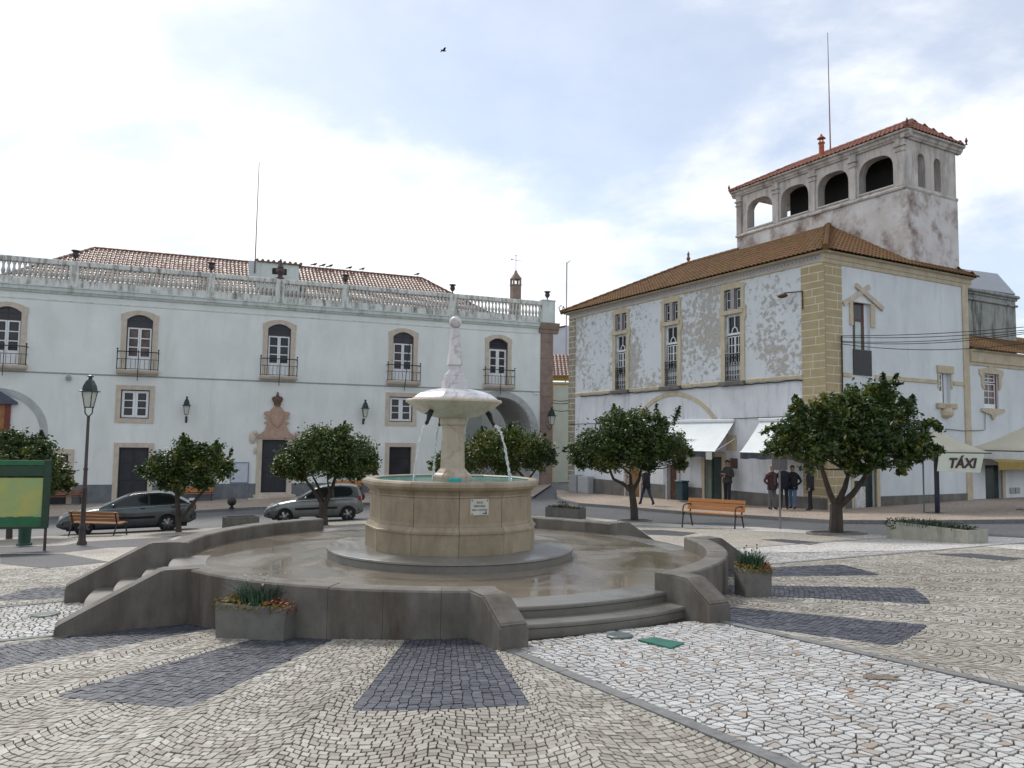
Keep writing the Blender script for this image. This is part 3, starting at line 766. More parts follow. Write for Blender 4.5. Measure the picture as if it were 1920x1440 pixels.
def ridge(name, mat_, parent, a, b, r=.11, ln=.42):
    a = Vector(a); b = Vector(b); n = max(1, int((b-a).length/ln)); mb = MB()
    for i in range(n):
        p = a+(b-a)*(i/n); q = a+(b-a)*((i+1.08)/n); mb.tube([p, q], [r*1.12, r*.92], 8)
    return mb.build(name, mat_, parent, smooth=True)
def glaze(parent, u0, u1, z0, z1, y, cols, rows, fw, bar, fm, gm, d=.05, panel=0., name='sash'):
    """a glazed sash: white frame with bars (one mesh) and one pane object per light"""
    mb = MB()
    mb.box(u0, u0+fw, y-d, y, z0, z1); mb.box(u1-fw, u1, y-d, y, z0, z1); mb.box(u0+fw, u1-fw, y-d+.002, y-.002, z1-fw, z1); mb.box(u0+fw, u1-fw, y-d+.002, y-.002, z0, z0+max(fw, panel))
    a0, a1, b0, b1 = u0+fw, u1-fw, z0+max(fw, panel), z1-fw
    for i in range(1, cols): x = a0+(a1-a0)*i/cols; mb.box(x-bar/2, x+bar/2, y-d+.006, y-.006, b0, b1)
    for j in range(1, rows): z = b0+(b1-b0)*j/rows; mb.box(a0, a1, y-d+.009, y-.009, z-bar/2, z+bar/2)
    o = mb.build(name, fm, parent)
    for i in range(cols):
        for j in range(rows):
            p = MB(); p.box(a0+(a1-a0)*i/cols+bar/2, a0+(a1-a0)*(i+1)/cols-bar/2, y-.022, y-.016, b0+(b1-b0)*j/rows+bar/2, b0+(b1-b0)*(j+1)/rows-bar/2); p.build('pane', gm, parent)
    return o
M_lwall = mat('pale green white render', (.72, .755, .735), .85, .09, .4, bscale=26, bmp=.1, stain=(.7, (.60, .635, .61), .48, .78))
M_ltrim = mat('cornice white', (.60, .66, .64), .85, .1, 1.2, stain=(1.6, (.34, .36, .33), .50, .72))
M_balus = mat('mildewed balustrade', (.64, .65, .62), .9, .15, 3, stain=(2.6, (.16, .17, .15), .47, .66))
M_sstone = mat('pinkish window stone', (.53, .47, .39), .8, .14, 3, bscale=30, stain=(2, (.42, .35, .29), .5, .75))
M_brownst = mat('brown corner stone', (.25, .185, .155), .85, .22, 2.5, bscale=30)
M_plinth = mat('blue grey plinth', (.155, .17, .19), .7, .25, 2.2, bscale=30, stain=(1.5, (.11, .12, .13), .5, .7))
M_wpaint = mat('white window paint', (.72, .75, .77), .5, .06, 3, bmp=.03)
M_glass = None
m, t, b = nt('window glass'); L(t, ramp(t, noise(t, coords(t), 1.2, 3), [(.3, (.016, .018, .024)), (.7, (.035, .035, .042))]), b.inputs['Base Color']); b.inputs['Roughness'].default_value = .08; b.inputs['Specular IOR Level'].default_value = .35; M_glass = m
m, t, b = nt('curtained glass'); L(t, ramp(t, noise(t, coords(t), 1.6, 3), [(.35, (.05, .035, .035)), (.7, (.16, .11, .10))]), b.inputs['Base Color']); b.inputs['Roughness'].default_value = .12; b.inputs['Specular IOR Level'].default_value = .3; M_curt = m
M_fan = mat('dark fanlight glass', (.03, .035, .05), .12, .2, 2, bmp=0, spec=.3)
M_iron = mat('black iron', (.018, .018, .02), .5, .3, 20, metal=.3, bmp=.05)
M_rust = mat('rusted iron', (.10, .045, .03), .7, .4, 14)
M_dknavy = mat('dark navy door', (.018, .022, .030), .45, .3, 3)
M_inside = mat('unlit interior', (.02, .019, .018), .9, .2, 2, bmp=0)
M_tile = mat('old clay tile', (.19, .088, .058), .52, .35, 2.6, bscale=30, c2=(.12, .06, .045), stain=(1.4, (.22, .19, .15), .54, .76))
M_tile2 = mat('mossy clay tile', (.23, .085, .036), .9, .4, 5, bscale=34, c2=(.125, .058, .03), stain=(1.6, (.125, .088, .024), .40, .62))
M_tile3 = mat('bright clay tile', (.29, .115, .075), .8, .35, 3.2, bscale=30, c2=(.23, .10, .07))
M_urn = mat('dark cast urn', (.05, .04, .04), .6, .3, 9)
M_cartouche = mat('pink carved stone', (.42, .29, .225), .85, .2, 5, bscale=26, bmp=.4)

# ================================================================== town hall (left)
P0 = gnd(470, 938); LB = Plane(P0, R_(21.8))
lb = thing('town_hall', 'long pale green two storey building with roof balustrade and iron balconies', 'building', (P0[0], P0[1], 0), R_(21.8))
def zl(y, x=440): return LB(x, y)[1]
U0 = LB(-330, 700)[0]; U1 = LB(1036, 700)[0]; UPIL = LB(1013, 700)[0]
Z_base = -2.6; Z_arch = (LB(50, 559.9)[1]+LB(950, 621.7)[1])/2; Z_str = (LB(50, 696)[1]+LB(1000, 735.3)[1])/2
Z_fr = zl(575); Z_co = zl(564); Z_bb = zl(550); Z_bt = zl(525); Z_rt = zl(516)
Z_pl = (LB(150, 909)[1]+LB(650, 905.3)[1])/2
holes = []
def opening(px): # (xl,xr,ytop,ybot)
    u0 = LB(px[0], (px[2]+px[3])/2)[0]; u1 = LB(px[1], (px[2]+px[3])/2)[0]; xm = (px[0]+px[1])/2
    return u0, u1, LB(xm, px[3])[1], LB(xm, px[2])[1]
UPW = [(-14, 36.5, 574, 688), (236, 286, 589.5, 692.5), (500.7, 545.5, 607, 703), (736, 775.5, 623, 716), (916.6, 951.5, 636, 724)]
ups = [opening(p) for p in UPW]
WU = np.mean([o[1]-o[0] for o in ups]); ZU0 = np.mean([o[2] for o in ups]); ZU1 = np.mean([o[3] for o in ups])
ups = [((o[0]+o[1])/2-WU/2, (o[0]+o[1])/2+WU/2, ZU0, ZU1) for o in ups]
LOW = [(226, 280, 731, 784.5), (730, 773.5, 744, 791)]
lows = [opening(p) for p in LOW]; DOORS = [(221, 277, 839, 940), (728.7, 770, 838, 935), (72, 126, 851, 945)]
drs = [opening(p) for p in DOORS]
drs = [(o[0], o[1], Z_base, o[3]) for o in drs]
port = opening((490, 538, 824.4, 926))
for o in ups: holes.append(seg_arch(o[0], o[1], o[2], o[3], .30))
for o in lows: holes.append([(o[0], o[2]), (o[1], o[2]), (o[1], o[3]), (o[0], o[3])])
for o in drs: holes.append([(o[0], o[2]+.3), (o[1], o[2]+.3), (o[1], o[3]), (o[0], o[3])])
holes.append([(port[0], Z_base+.3), (port[1], Z_base+.3), (port[1], port[3]), (port[0], port[3])])
# arches
ac, az_ = LB(937, 812); ar = LB(999, 812)[0]-ac
arch_r = [(ac-ar, Z_base+.3), (ac+ar, Z_base+.3), (ac+ar, az_)]+arc(ac, az_, ar, ar, 0, 180, 20)[1:-1]+[(ac-ar, az_)]
ac2, az2 = LB(-8, 812); ar2 = LB(75, 812)[0]-ac2
holes.append(arch_r)
mb = MB(); wall_holes(mb, [(U0, Z_base), (UPIL, Z_base), (UPIL, Z_fr), (U0, Z_fr)], holes, 0, .28)
mb.box(U0, U1, 14, 14.3, Z_base, Z_bb); mb.box(U1-.3, U1, .3, 14, Z_base, Z_bb); mb.box(U0, U0+.3, .3, 14, Z_base, Z_bb)
mb.build('wall', M_lwall, lb)
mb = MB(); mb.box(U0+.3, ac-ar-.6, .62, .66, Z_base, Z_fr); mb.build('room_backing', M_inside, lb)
# passage behind the right arch
mb = MB(); D_ = 5.0
n = len(arch_r); mb.add([(p[0], .28, p[1]) for p in arch_r]+[(p[0], D_, p[1]) for p in arch_r], [((i+1) % n, i, i+n, (i+1) % n+n) for i in range(1, n)])
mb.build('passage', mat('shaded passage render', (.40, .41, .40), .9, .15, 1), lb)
# cornice, frieze, string course, plinth
mb = MB(); extr(mb, [(.0, Z_fr-.02), (-.10, Z_fr), (-.16, Z_fr+.10), (-.24, Z_fr+.13), (-.26, Z_co-.05), (-.32, Z_co-.03), (-.32, Z_co+.03), (.3, Z_co+.06), (.3, Z_fr-.02)], U0, UPIL+.02); mb.build('cornice', M_ltrim, lb)
mb = MB(); extr(mb, [(.0, Z_arch-.04), (-.025, Z_arch-.03), (-.025, Z_arch+.03), (0, Z_arch+.04), (.05, Z_arch)], U0, UPIL); mb.build('architrave', M_ltrim, lb)
mb = MB(); extr(mb, [(.0, Z_str-.05), (-.03, Z_str-.035), (-.03, Z_str+.03), (0, Z_str+.04), (.05, Z_str)], U0, UPIL); mb.build('string_course', mat('string course', (.30, .33, .33), .9), lb)
cuts = sorted([(o[0]-.26, o[1]+.26) for o in drs]+[(port[0]-.30, port[1]+.30), (ac-ar-.25, ac+ar+.25)]); x = U0
for a, b_ in cuts+[(UPIL, UPIL)]:
    if a-x > .05:
        nn = max(1, int((a-x)/1.6))
        for k in range(nn): mb = MB(); mb.bbox(x+(a-x)*k/nn+.004, x+(a-x)*(k+1)/nn-.004, -.045, .03, Z_base, Z_pl, .008); mb.build('plinth_slab', M_plinth, lb)
    x = b_
# corner pilaster of brown stone with capital, in courses
zc = Z_base
while zc < Z_fr-.05:
    h = min(rnd.uniform(.75, 1.3), Z_fr-zc); mb = MB(); mb.bbox(UPIL+.003, U1, -.07, .3, zc+.004, zc+h-.004, .01); mb.build('corner_stone', M_brownst, lb); zc += h
mb = MB(); extr(mb, [(.3, Z_fr-.3), (-.12, Z_fr-.3), (-.14, Z_fr-.1), (-.24, Z_fr), (-.34, Z_co-.04), (-.36, Z_co+.05), (.3, Z_co+.08)], UPIL-.16, U1+.38); mb.build('capital', M_brownst, lb)
# balustrade
mb = MB(); mb.box(U0, U1+.02, -.16, .16, Z_co+.06, Z_bb); mb.build('balustrade_base', M_balus, lb)
mb = MB(); extr(mb, [(-.19, Z_bt), (-.21, Z_bt+.04), (-.21, Z_rt-.05), (-.16, Z_rt), (.16, Z_rt), (.21, Z_rt-.05), (.21, Z_bt+.04), (.19, Z_bt)], U0, U1+.03); mb.build('balustrade_rail', M_balus, lb)
PX = [(-190, 480), (140, 510), (395, 535), (524.5, 545), (647, 553), (848, 573)]
piers = [LB(*p)[0] for p in PX]; pe = LB(1026, 585)[0]
for i, u in enumerate(piers):
    mb = MB(); w = .24 if i != 3 else .27; mb.bbox(u-w, u+w, -.20, .2, Z_co+.07, Z_bt+.02, .012); mb.build('balustrade_pier', M_balus, lb)
mb = MB(); mb.bbox(UPIL+.02, U1+.06, -.22, .22, Z_co+.07, Z_rt+.05, .012); mb.bbox(UPIL-.03, U1+.11, -.27, .27, Z_rt+.051, Z_rt+.12, .02); mb.build('balustrade_pier', M_ltrim, lb)
hb = Z_bt-Z_bb
bmsh = MB(); bmsh.lathe([(.098, 0), (.105, .03), (.07, .09*hb/.7), (.112, .30*hb), (.108, .42*hb), (.06, .62*hb), (.065, .80*hb), (.10, .88*hb), (.10, hb)], 8)
bme = bmsh.mesh('baluster', M_balus, True)
ends = piers+[UPIL+.02+.24]
for i in range(len(ends)-1):
    a, b_ = ends[i]+.26, ends[i+1]-.26; n = max(2, int(round((b_-a)/.255)))
    for k in range(n): link('baluster', bme, lb, loc=(a+(b_-a)*(k+.5)/n, 0, Z_bb))
# urns and finials on the piers
um = MB(); um.lathe([(.10, 0), (.10, .04), (.045, .07), (.04, .16), (.10, .22), (.17, .32), (.18, .42), (.13, .50), (.17, .56), (.235, .60), (.235, .635), (.19, .64)], 14); ume = um.mesh('urn', M_urn, True)
for i in (1, 2, 4, 5): link('urn', ume, lb, loc=(piers[i], 0, Z_rt))
link('urn', ume, lb, loc=(pe, 0, Z_rt+.12))
mb = MB(); mb.lathe([(.26, 0), (.26, .08), (.15, .12), (.14, .25), (.22, .34), (.28, .44), (.26, .56), (.16, .64), (.20, .72), (.15, .82), (.11, 1.0), (.08, 1.15), (.03, 1.27), (.01, 1.3)], 12); mb.build('finial', mat('weathered finial', (.09, .065, .06), .8, .4, 6), lb, loc=(piers[3], 0, Z_rt), smooth=True)
# balcony doors
for i, o in enumerate(ups):
    u0, u1, z0, z1 = o; uc = (u0+u1)/2; sg = .30
    inn = seg_arch(u0, u1, z0, z1, sg)[2:]; fwid = .28
    outp = seg_arch(u0-fwid, u1+fwid, z0, z1+.26, sg*.9)[2:]
    outer = [(u1+fwid, z0-.02)]+outp+[(u0-fwid, z0-.02)]; inner = [(u1, z0-.02)]+inn+[(u0, z0-.02)]
    d = MB(); d.strip(outer, inner, -.055, .12); so = d.build('balcony_door', M_sstone, lb)
    for s in (-1, 1):
        e = MB(); e.bbox(uc+s*(WU/2+fwid)-.035, uc+s*(WU/2+fwid)+.035, -.058, .02, z1-sg-.05, z1-sg+.32, .01); e.build('shoulder', M_sstone, so)
    zsp = z1-sg-.38          # transom
    fl = MB(); fp = seg_arch(u0, u1, zsp, z1, sg); fl.prism(fp, .20, .215); fl.build('fanlight', M_fan, so)
    fr = MB(); fr.box(uc-.02, uc+.02, .17, .20, zsp, z1); fr.box(u0, u1, .168, .199, zsp+.33, zsp+.36); fr.box(u0, u1, .14, .21, zsp-.06, zsp+.04)
    fr.box(u0, u0+.05, .15, .21, z0, z1-sg); fr.box(u1-.05, u1, .15, .21, z0, z1-sg); fr.build('door_frame', mat('dark frame', (.05, .03, .03), .5) if i == 0 else bpy.data.materials['dark frame'], so)
    gm = M_curt if i == 1 else M_glass
    hd = zsp-.06-z0
    glaze(so, u0+.06, uc-.006, z0+.01, zsp-.065, .2, 1, 3, .085, .06, M_wpaint, gm, panel=hd*.33, name='leaf')
    glaze(so, uc+.006, u1-.06, z0+.01, zsp-.065, .2, 1, 3, .085, .06, M_wpaint, gm, panel=hd*.33, name='leaf')
    # balcony
    ba, bb = uc-WU/2-.42, uc+WU/2+.42; pr = .42
    s_ = MB(); extr(s_, [(.0, z0-.22), (-pr+.06, z0-.22), (-pr, z0-.16), (-pr-.04, z0-.06), (-pr-.04, z0-.0), (.0, z0)], ba, bb); bo = s_.build('balcony', M_sstone, lb)
    zt = z0+1.05; rl = MB()
    for (x0, y0, x1, y1) in ((ba+.03, -pr, bb-.03, -pr), (ba+.03, -pr, ba+.03, 0), (bb-.03, -pr, bb-.03, 0)):
        for zz_, rr in ((zt, .028), (z0+.62, .016), (z0+.06, .016)): rl.tube([(x0, y0, zz_), (x1, y1, zz_)], rr, 6)
    rl.build('rail', M_iron, bo, smooth=True)
    for s in (-1, 1):
        p = MB(); p.tube([((ba+.03) if s < 0 else (bb-.03), -pr, z0-.02), ((ba+.03) if s < 0 else (bb-.03), -pr, zt+.10)], .026, 8); p.ball(((ba+.03) if s < 0 else (bb-.03), -pr, zt+.14), .05, 8, 6); p.build('post', M_iron, bo, smooth=True)
    nbar = 9
    for k in range(1, nbar): p = MB(); xx = ba+.03+(bb-ba-.06)*k/nbar; p.tube([(xx, -pr, z0+.06), (xx, -pr, z0+.62)], .013, 5); p.build('bar', M_iron, bo)
    lean = (.02, 0, .04, .28, 0)[i]
    p = MB(); p.tube([(uc+.02, -pr-.04, z0-.62), (uc+.02+lean, -pr-.05, zt+.12 if i != 3 else zt+1.5)], .022, 6); p.build('flag_holder', M_iron if i > 1 else M_rust, bo)
# lower windows
for o in lows:
    u0, u1, z0, z1 = o; f_ = .26
    d = MB(); d.ringprism([(u0-f_, z0-f_), (u1+f_, z0-f_), (u1+f_, z1+f_), (u0-f_, z1+f_)], [(u0, z0), (u1, z0), (u1, z1), (u0, z1)], -.05, .12); so = d.build('ground_window', M_sstone, lb)
    d = MB(); d.ringprism([(u0, z0), (u1, z0), (u1, z1), (u0, z1)], [(u0+.05, z0+.05), (u1-.05, z0+.05), (u1-.05, z1-.05), (u0+.05, z1-.05)], .10, .2); d.build('frame', bpy.data.materials['dark frame'], so)
    uc = (u0+u1)/2
    glaze(so, u0+.055, uc-.004, z0+.055, z1-.055, .16, 1, 3, .13, .05, M_wpaint, M_glass); glaze(so, uc+.004, u1-.055, z0+.055, z1-.055, .16, 1, 3, .13, .05, M_wpaint, M_glass)
# plain doors
for i, o in enumerate(drs):
    u0, u1, z0, z1 = o; f_ = .27
    d = MB(); d.strip([(u1+f_, z0), (u1+f_, z1+f_), (u0-f_, z1+f_), (u0-f_, z0)], [(u1, z0), (u1, z1), (u0, z1), (u0, z0)], -.055, .12); so = d.build('stone_doorway', M_sstone, lb)
    if i == 1: gl = MB(); gl.box(u0, u1, .2, .22, z0, z1); gl.build('door_glass', M_glass, so); e = MB(); e.box(u0, u0+.06, .16, .2, z0, z1); e.box(u1-.06, u1, .16, .2, z0, z1); e.box(u0, u1, .161, .199, z1-.06, z1); e.box(u0, u1, .162, .198, z1-.75, z1-.68); e.build('door_frame', M_iron, so)
    else:
        nl = 2
        for k in range(nl):
            a, b_ = u0+(u1-u0)*k/nl+.004, u0+(u1-u0)*(k+1)/nl-.004; e = MB(); e.box(a, b_, .19, .24, z0, z1)
            for q0, q1 in ((.08, .42), (.46, .70), (.74, .96)): e.bbox(a+.07, b_-.07, .17, .2, z0+(z1-z0)*q0, z0+(z1-z0)*q1, .012)
            e.build('door_leaf', M_dknavy, so)
# portal with carved coat of arms
u0, u1, z0, z1 = port; f_ = .30; uc = (u0+u1)/2
d = MB(); d.strip([(u1+f_, z0-.6), (u1+f_, z1+f_), (u0-f_, z1+f_), (u0-f_, z0-.6)], [(u1, z0-.6), (u1, z1), (u0, z1), (u0, z0-.6)], -.09, .12); po_ = d.build('portal', M_sstone, lb)
d = MB(); d.box(u0, u1, .2, .24, z0-.1, z1)
for a, b_ in ((u0, uc), (uc, u1)):
    for q0, q1 in ((.05, .35), (.4, .62), (.67, .95)): d.bbox(a+.09, b_-.09, .17, .21, z0+(z1-z0)*q0, z0+(z1-z0)*q1, .015)
d.build('door_leaf', M_dknavy, po_)
d = MB(); d.bbox(u0-.45, u1+.5, -.75, .2, Z_base, z0-.02, .02); d.bbox(u0-.75, u1+.8, -1.15, -.3, Z_base, z0-.2, .02); d.bbox(u0-.3, u1+.3, -.2, .2, z0-.06, z0+.08, .02); d.build('portal_steps', M_sstone, po_)
def ppx(pts): return [LB(440+x/6.4, 720+y/6.4) for x, y in pts]
half = [(510, 262), (470, 270), (440, 300), (420, 325), (360, 330), (350, 360), (385, 385), (352, 400), (395, 425), (400, 445), (352, 455), (365, 475), (395, 478), (370, 520), (355, 560), (320, 590), (280, 605), (262, 650)]
lp = ppx(half); cu_ = ppx([(510, 262)])[0][0]
poly = lp+[(2*cu_-p[0], p[1]) for p in lp[::-1]]
d = MB(); d.prism(poly, -.16, .02); d.build('cartouche', M_cartouche, po_)
sh = ppx([(510, 300), (450, 320), (430, 400), (450, 470), (510, 520)]); d = MB(); d.prism(sh+[(2*cu_-p[0], p[1]) for p in sh[::-1][1:-1]], -.24, -.15); d.build('shield', M_cartouche, po_)
for s in (-1, 1):
    d = MB(); q_ = ppx([(215, 640)])[0]; x_ = q_[0] if s < 0 else 2*cu_-q_[0]
    d.ball((x_, -.06, q_[1]), .20, 14, 10, (1, .5, 1.9)); d.ball((x_-s*.12, -.1, q_[1]+.30), .15, 12, 8, (1, .6, 1))
    q_ = ppx([(240, 800)])[0]; d.ball((q_[0] if s < 0 else 2*cu_-q_[0], -.05, q_[1]), .10, 10, 8, (.7, .5, 2.2))
    d.build('volute', M_sstone, po_, smooth=True)
d = MB(); zc0 = ppx([(510, 250)])[0][1]; zc1 = ppx([(510, 185)])[0][1]; hw = .30
d.lathe([(hw*.62, 0), (hw*.72, .06), (hw*.66, .12), (hw*.8, .2), (hw, .32), (hw*1.05, .40)], 14, (cu_, -.12, zc0-.05), cap=False)
for k in range(5):
    a = PI*k/4; d.tube([(cu_+hw*1.02*math.cos(a), -.12-hw*.8*math.sin(a), zc0+.33), (cu_+hw*.8*math.cos(a), -.12-hw*.6*math.sin(a), zc1+.12), (cu_, -.12, zc1+.16)], .05, 6)
d.ball((cu_, -.12, zc1+.25), .09, 10, 8); d.tube([(cu_, -.12, zc1+.3), (cu_, -.12, zc1+.45)], .03, 6); d.tube([(cu_-.07, -.12, zc1+.39), (cu_+.07, -.12, zc1+.39)], .03, 6)
d.build('crown', mat('brown carved crown', (.15, .085, .065), .85, .3, 8), po_, smooth=True)
# right arch moulding, left blind arch with panel
M_archm = mat('grey arch moulding', (.42, .44, .44), .9, .2, 2)
d = MB(); d.strip(arc(ac, az_, ar+.42, ar+.42, 0, 180, 28), arc(ac, az_, ar, ar, 0, 180, 28), -.05, .2)
for s in (1, -1): d.box(ac+s*ar, ac+s*(ar+.42), -.052, .19, Z_base, az_)
d.build('arch_moulding', M_archm, lb)
d = MB(); d.strip(arc(ac2, az2, ar2+.38, ar2+.38, 0, 180, 32), arc(ac2, az2, ar2, ar2, 0, 180, 32), -.03, .05)
for s in (1, -1): d.box(ac2+s*ar2, ac2+s*(ar2+.38), -.032, .05, Z_base, az2)
d.build('blind_arch', M_archm, lb)
a_, zt_ = LB(22, 758); b0_ = LB(-60, 758)[0]; zb_ = LB(10, 812)[1]
sp_ = thing('wall_shrine', 'red and ochre picture panel under a small blue gabled hood on the arched wall', 'shrine', LB.w(a_, 0, 0), R_(21.8))
wS = a_-b0_
d = MB(); d.box(-wS+.3, -.05, -.10, .01, zb_-.2, zt_+.1); d.build('panel', mat('red ochre picture', (.26, .06, .03), .5, .6, 1.8, c2=(.30, .20, .05)), sp_)
d = MB(); d.prism([(-wS, zt_+.0), (.30, zt_+.0), (.30, zt_+.12), (-wS*.5, zt_+1.0), (-wS, zt_+.12)], -.38, .01); d.build('hood', mat('slate blue hood', (.07, .08, .12), .6, .3, 5), sp_)
d = MB(); d.box(-.28, -.02, -.16, .01, zb_-.3, zt_-.02); d.build('post', mat('dark red wood', (.16, .025, .02), .5, .3, 6), sp_)
# roof
o6 = 7.0
rl = LB(178, 466, o6); rr = LB(790, 521, o6); zr = (rl[1]+rr[1])/2; ze = Z_bb-.1
RE = [(rl[0]-4.6, 1.3, ze), (rr[0]+4.2, 1.3, ze), (rl[0], o6, zr), (rr[0], o6, zr)]
ro = tile_roof('roof', M_tile, lb, RE[0], RE[1], RE[2], RE[3], .25, .42)
ridge('ridge_tiles', M_tile, lb, RE[2], RE[3]); ridge('ridge_tiles', M_tile, lb, RE[0], RE[2]); ridge('ridge_tiles', M_tile, lb, RE[1], RE[3])
tile_roof('roof', M_tile, lb, (RE[1][0], 1.3, ze), (RE[1][0], 13, ze), RE[3], (RE[3][0], 9, zr), .25, .42, seed=3)
# low roof at the right end behind the balustrade
tile_roof('roof', M_tile, lb, (RE[1][0]-1.5, .8, Z_bb-.35), (U1-.2, .8, Z_bb-.35), (RE[1][0]-1.5, 6, Z_bb+1.15), (U1-2.6, 6, Z_bb+1.15), .25, .42, seed=4)
# rooftop dormer with vent
a_, zt_ = LB(483, 492, 3.2); b_, _z = LB(560, 505, 3.2)
d = MB(); d.box(a_, b_, 3.0, 5.0, Z_bb, zt_); dm = d.build('dormer', M_ltrim, lb)
d = MB(); d.box(a_-.1, b_+.15, 2.85, 5.1, zt_, zt_+.07)
for k in range(9): x_ = a_-.05+(b_-a_+.15)*k/8; d.tube([(x_, 2.8, zt_+.09), (x_, 5.1, zt_+.13)], .1, 6)
d.build('dormer_roof', M_tile, dm)
d = MB(); va = LB(510, 508, 3.2)[0]; vb = LB(537, 508, 3.2)[0]; d.box(va, vb, 2.97, 3.02, zt_-.72, zt_-.32); d.build('vent', M_inside, dm)
# grey box with a tall mast
mu, mz = LB(474, 513, 2.2); _t = LB(483, 305, 2.2)[1]
ms = thing('roof_mast', 'tall thin brown mast on a grey box beside the rooftop dormer', 'mast', LB.w(mu, 2.2, 0), R_(21.8))
d = MB(); d.bbox(-.25, .25, -.2, .2, mz-.3, LB(474, 490, 2.2)[1], .02); d.build('box', mat('grey cabinet', (.45, .5, .53), .6), ms)
d = MB(); d.tube([(.10, -.22, mz), (.12, -.22, _t)], [.035, .016], 6); d.build('mast', M_rust, ms)
# chimney with weather vane
cu0, cz0 = LB(966.5, 560, 4.0)
def zc_(y): return LB(966, y, 4.0)[1]
ch = thing('chimney', 'tall brown chimney with arched lantern top and weather vane behind the balustrade', 'chimney', LB.w(cu0, 4.0, 0), R_(21.8))
d = MB(); d.bbox(-.33, .33, -.33, .33, Z_bb-1.2, zc_(536), .02); d.bbox(-.36, .36, -.36, .36, zc_(536), zc_(534), .01); d.build('stack', M_brownst, ch)
d = MB()
for x_ in (-.27, .27):
    for y_ in (-.27, .27): d.box(x_-.06, x_+.06, y_-.06, y_+.06, zc_(534), zc_(524.5))
d.box(-.34, .34, -.34, .34, zc_(524.5), zc_(523)); d.build('lantern', M_brownst, ch)
d = MB(); d.lathe([(.50, 0), (.30, .24), (.14, .46), (.09, .62), (.02, .68)], 4, (0, 0, zc_(523)), PI/4); d.build('cap', M_brownst, ch)
d = MB(); zt_ = zc_(508); d.tube([(0, 0, zt_), (0, 0, zc_(477))], .018, 5); d.tube([(-.42, 0, zc_(487)), (.42, 0, zc_(488.5))], .016, 5); d.ball((0, 0, zc_(479)), .05, 8, 6); d.prism([(-.42, zc_(487)), (-.30, zc_(485)), (-.30, zc_(489))], -.01, .01); d.build('weather_vane', mat('grey iron vane', (.22, .2, .2), .6), ch)
# lanterns on the wall
M_lampglass = mat('frosted lamp glass', (.50, .52, .47), .25, .1, 6, bmp=.03)
M_lampgreen = mat('dark green lamp metal', (.012, .03, .03), .4, .3, 10, metal=.2)
def lantern(mb_root, z0, s=1.0, flare=False):
    """four-sided lantern standing on z0: returns nothing, adds parts"""
    d = MB(); r0, r1, h = .15*s, .26*s, .55*s
    for k in range(4):
        a = PI/4+k*PI/2; d.tube([(r0*math.cos(a), r0*math.sin(a), z0), (r1*math.cos(a), r1*math.sin(a), z0+h)], .016*s, 5)
    d.lathe([(r0+.02*s, 0), (r0+.02*s, .03*s), (r0*.6, .035*s)], 4, (0, 0, z0-.02*s), PI/4)
    d.build('cage', M_lampgreen, mb_root)
    d = MB(); d.lathe([(r0*.93, .01*s), (r1*.93, h-.005)], 4, (0, 0, z0), PI/4, cap=False); d.build('glass', M_lampglass, mb_root)
    d = MB(); d.lathe([(r1*.95, -.005), (r1*1.42, 0), (r1*1.42, .03*s), (r1*1.02, .06*s), (r1*.86, .22*s), (r1*.50, .40*s), (r1*.28, .44*s), (r1*.24, .52*s), (r1*.42, .54*s), (r1*.42, .57*s), (r1*.1, .60*s)], 12 if 0 else 4, (0, 0, z0+h), PI/4); d.build('hood', M_lampgreen, mb_root)
def wall_lamp(plane, px, label, s=1.0, out=.55, rot=None):
    u, z1 = plane(px[0], px[1]); zb = plane(px[0], px[2])[1]; h = z1-zb
    r = thing('wall_lantern', label, 'lamp', plane.w(u, -out, 0), plane.rot, 'lanterns on the walls')
    zl0 = z1-1.15*s
    lantern(r, zl0, s)
    d = MB(); d.tube([(-.1*s, 0, zl0+.02), (0, 0, zl0-.12*s), (.1*s, 0, zl0+.02)], .014*s, 5); d.tube([(0, 0, zl0-.12*s), (0, .12, zl0-.26*s), (0, out*.6, zl0-.32*s), (0, out-.03, zb+.1)], .025*s, 6); d.bbox(-.06, .06, out-.05, out+.01, zb-.02, zb+.35, .01); d.build('bracket', M_lampgreen, r)
wall_lamp(LB, (351, 744, 792), 'dark wall lantern between the ground floor window and the carved portal', .92)
wall_lamp(LB, (682, 750, 795), 'dark wall lantern right of the carved portal beside a ground floor window', .95)
# notice board, small wall fixtures
u0, z1 = LB(434, 868); u1, z0 = LB(464, 904)
nb_ = thing('notice_board', 'pale framed notice board on the wall left of the carved portal', 'notice board', LB.w((u0+u1)/2, 0, 0), R_(21.8)); hw = (u1-u0)/2
d = MB(); d.box(-hw, hw, -.06, .0, z0, z1); d.build('back', mat('pale notice paper', (.50, .55, .62), .4, .1, 3), nb_); d = MB(); d.ringprism([(-hw-.05, z0-.05), (hw+.05, z0-.05), (hw+.05, z1+.05), (-hw-.05, z1+.05)], [(-hw, z0), (hw, z0), (hw, z1), (-hw, z1)], -.09, 0); d.build('frame', mat('blue grey frame', (.16, .2, .32), .5), nb_)
u0, z0 = LB(129, 712)
d = MB(); d.lathe([(.05, -.05), (.13, -.02), (.15, .12), (.09, .22), (.03, .26)], 12, (0, -.16, 0)); d.box(-.04, .04, -.1, 0, .1, .2); d.build('wall_siren', mat('grey siren', (.28, .3, .31), .5), label='small round grey fitting high on the wall above the street lamp', cat='siren', loc=LB.w(u0, 0, z0), rot=R_(21.8))
u0, z0 = LB(1006, 738)
d = MB(); d.bbox(-.28, .05, -.28, -.14, -.06, .06, .015); d.tube([(0, -.2, -.02), (.05, 0, -.12)], .02, 5); d.build('security_camera', M_wpaint, label='small white security camera at the corner of the pale green building', cat='camera', loc=LB.w(u0, 0, z0), rot=R_(21.8))
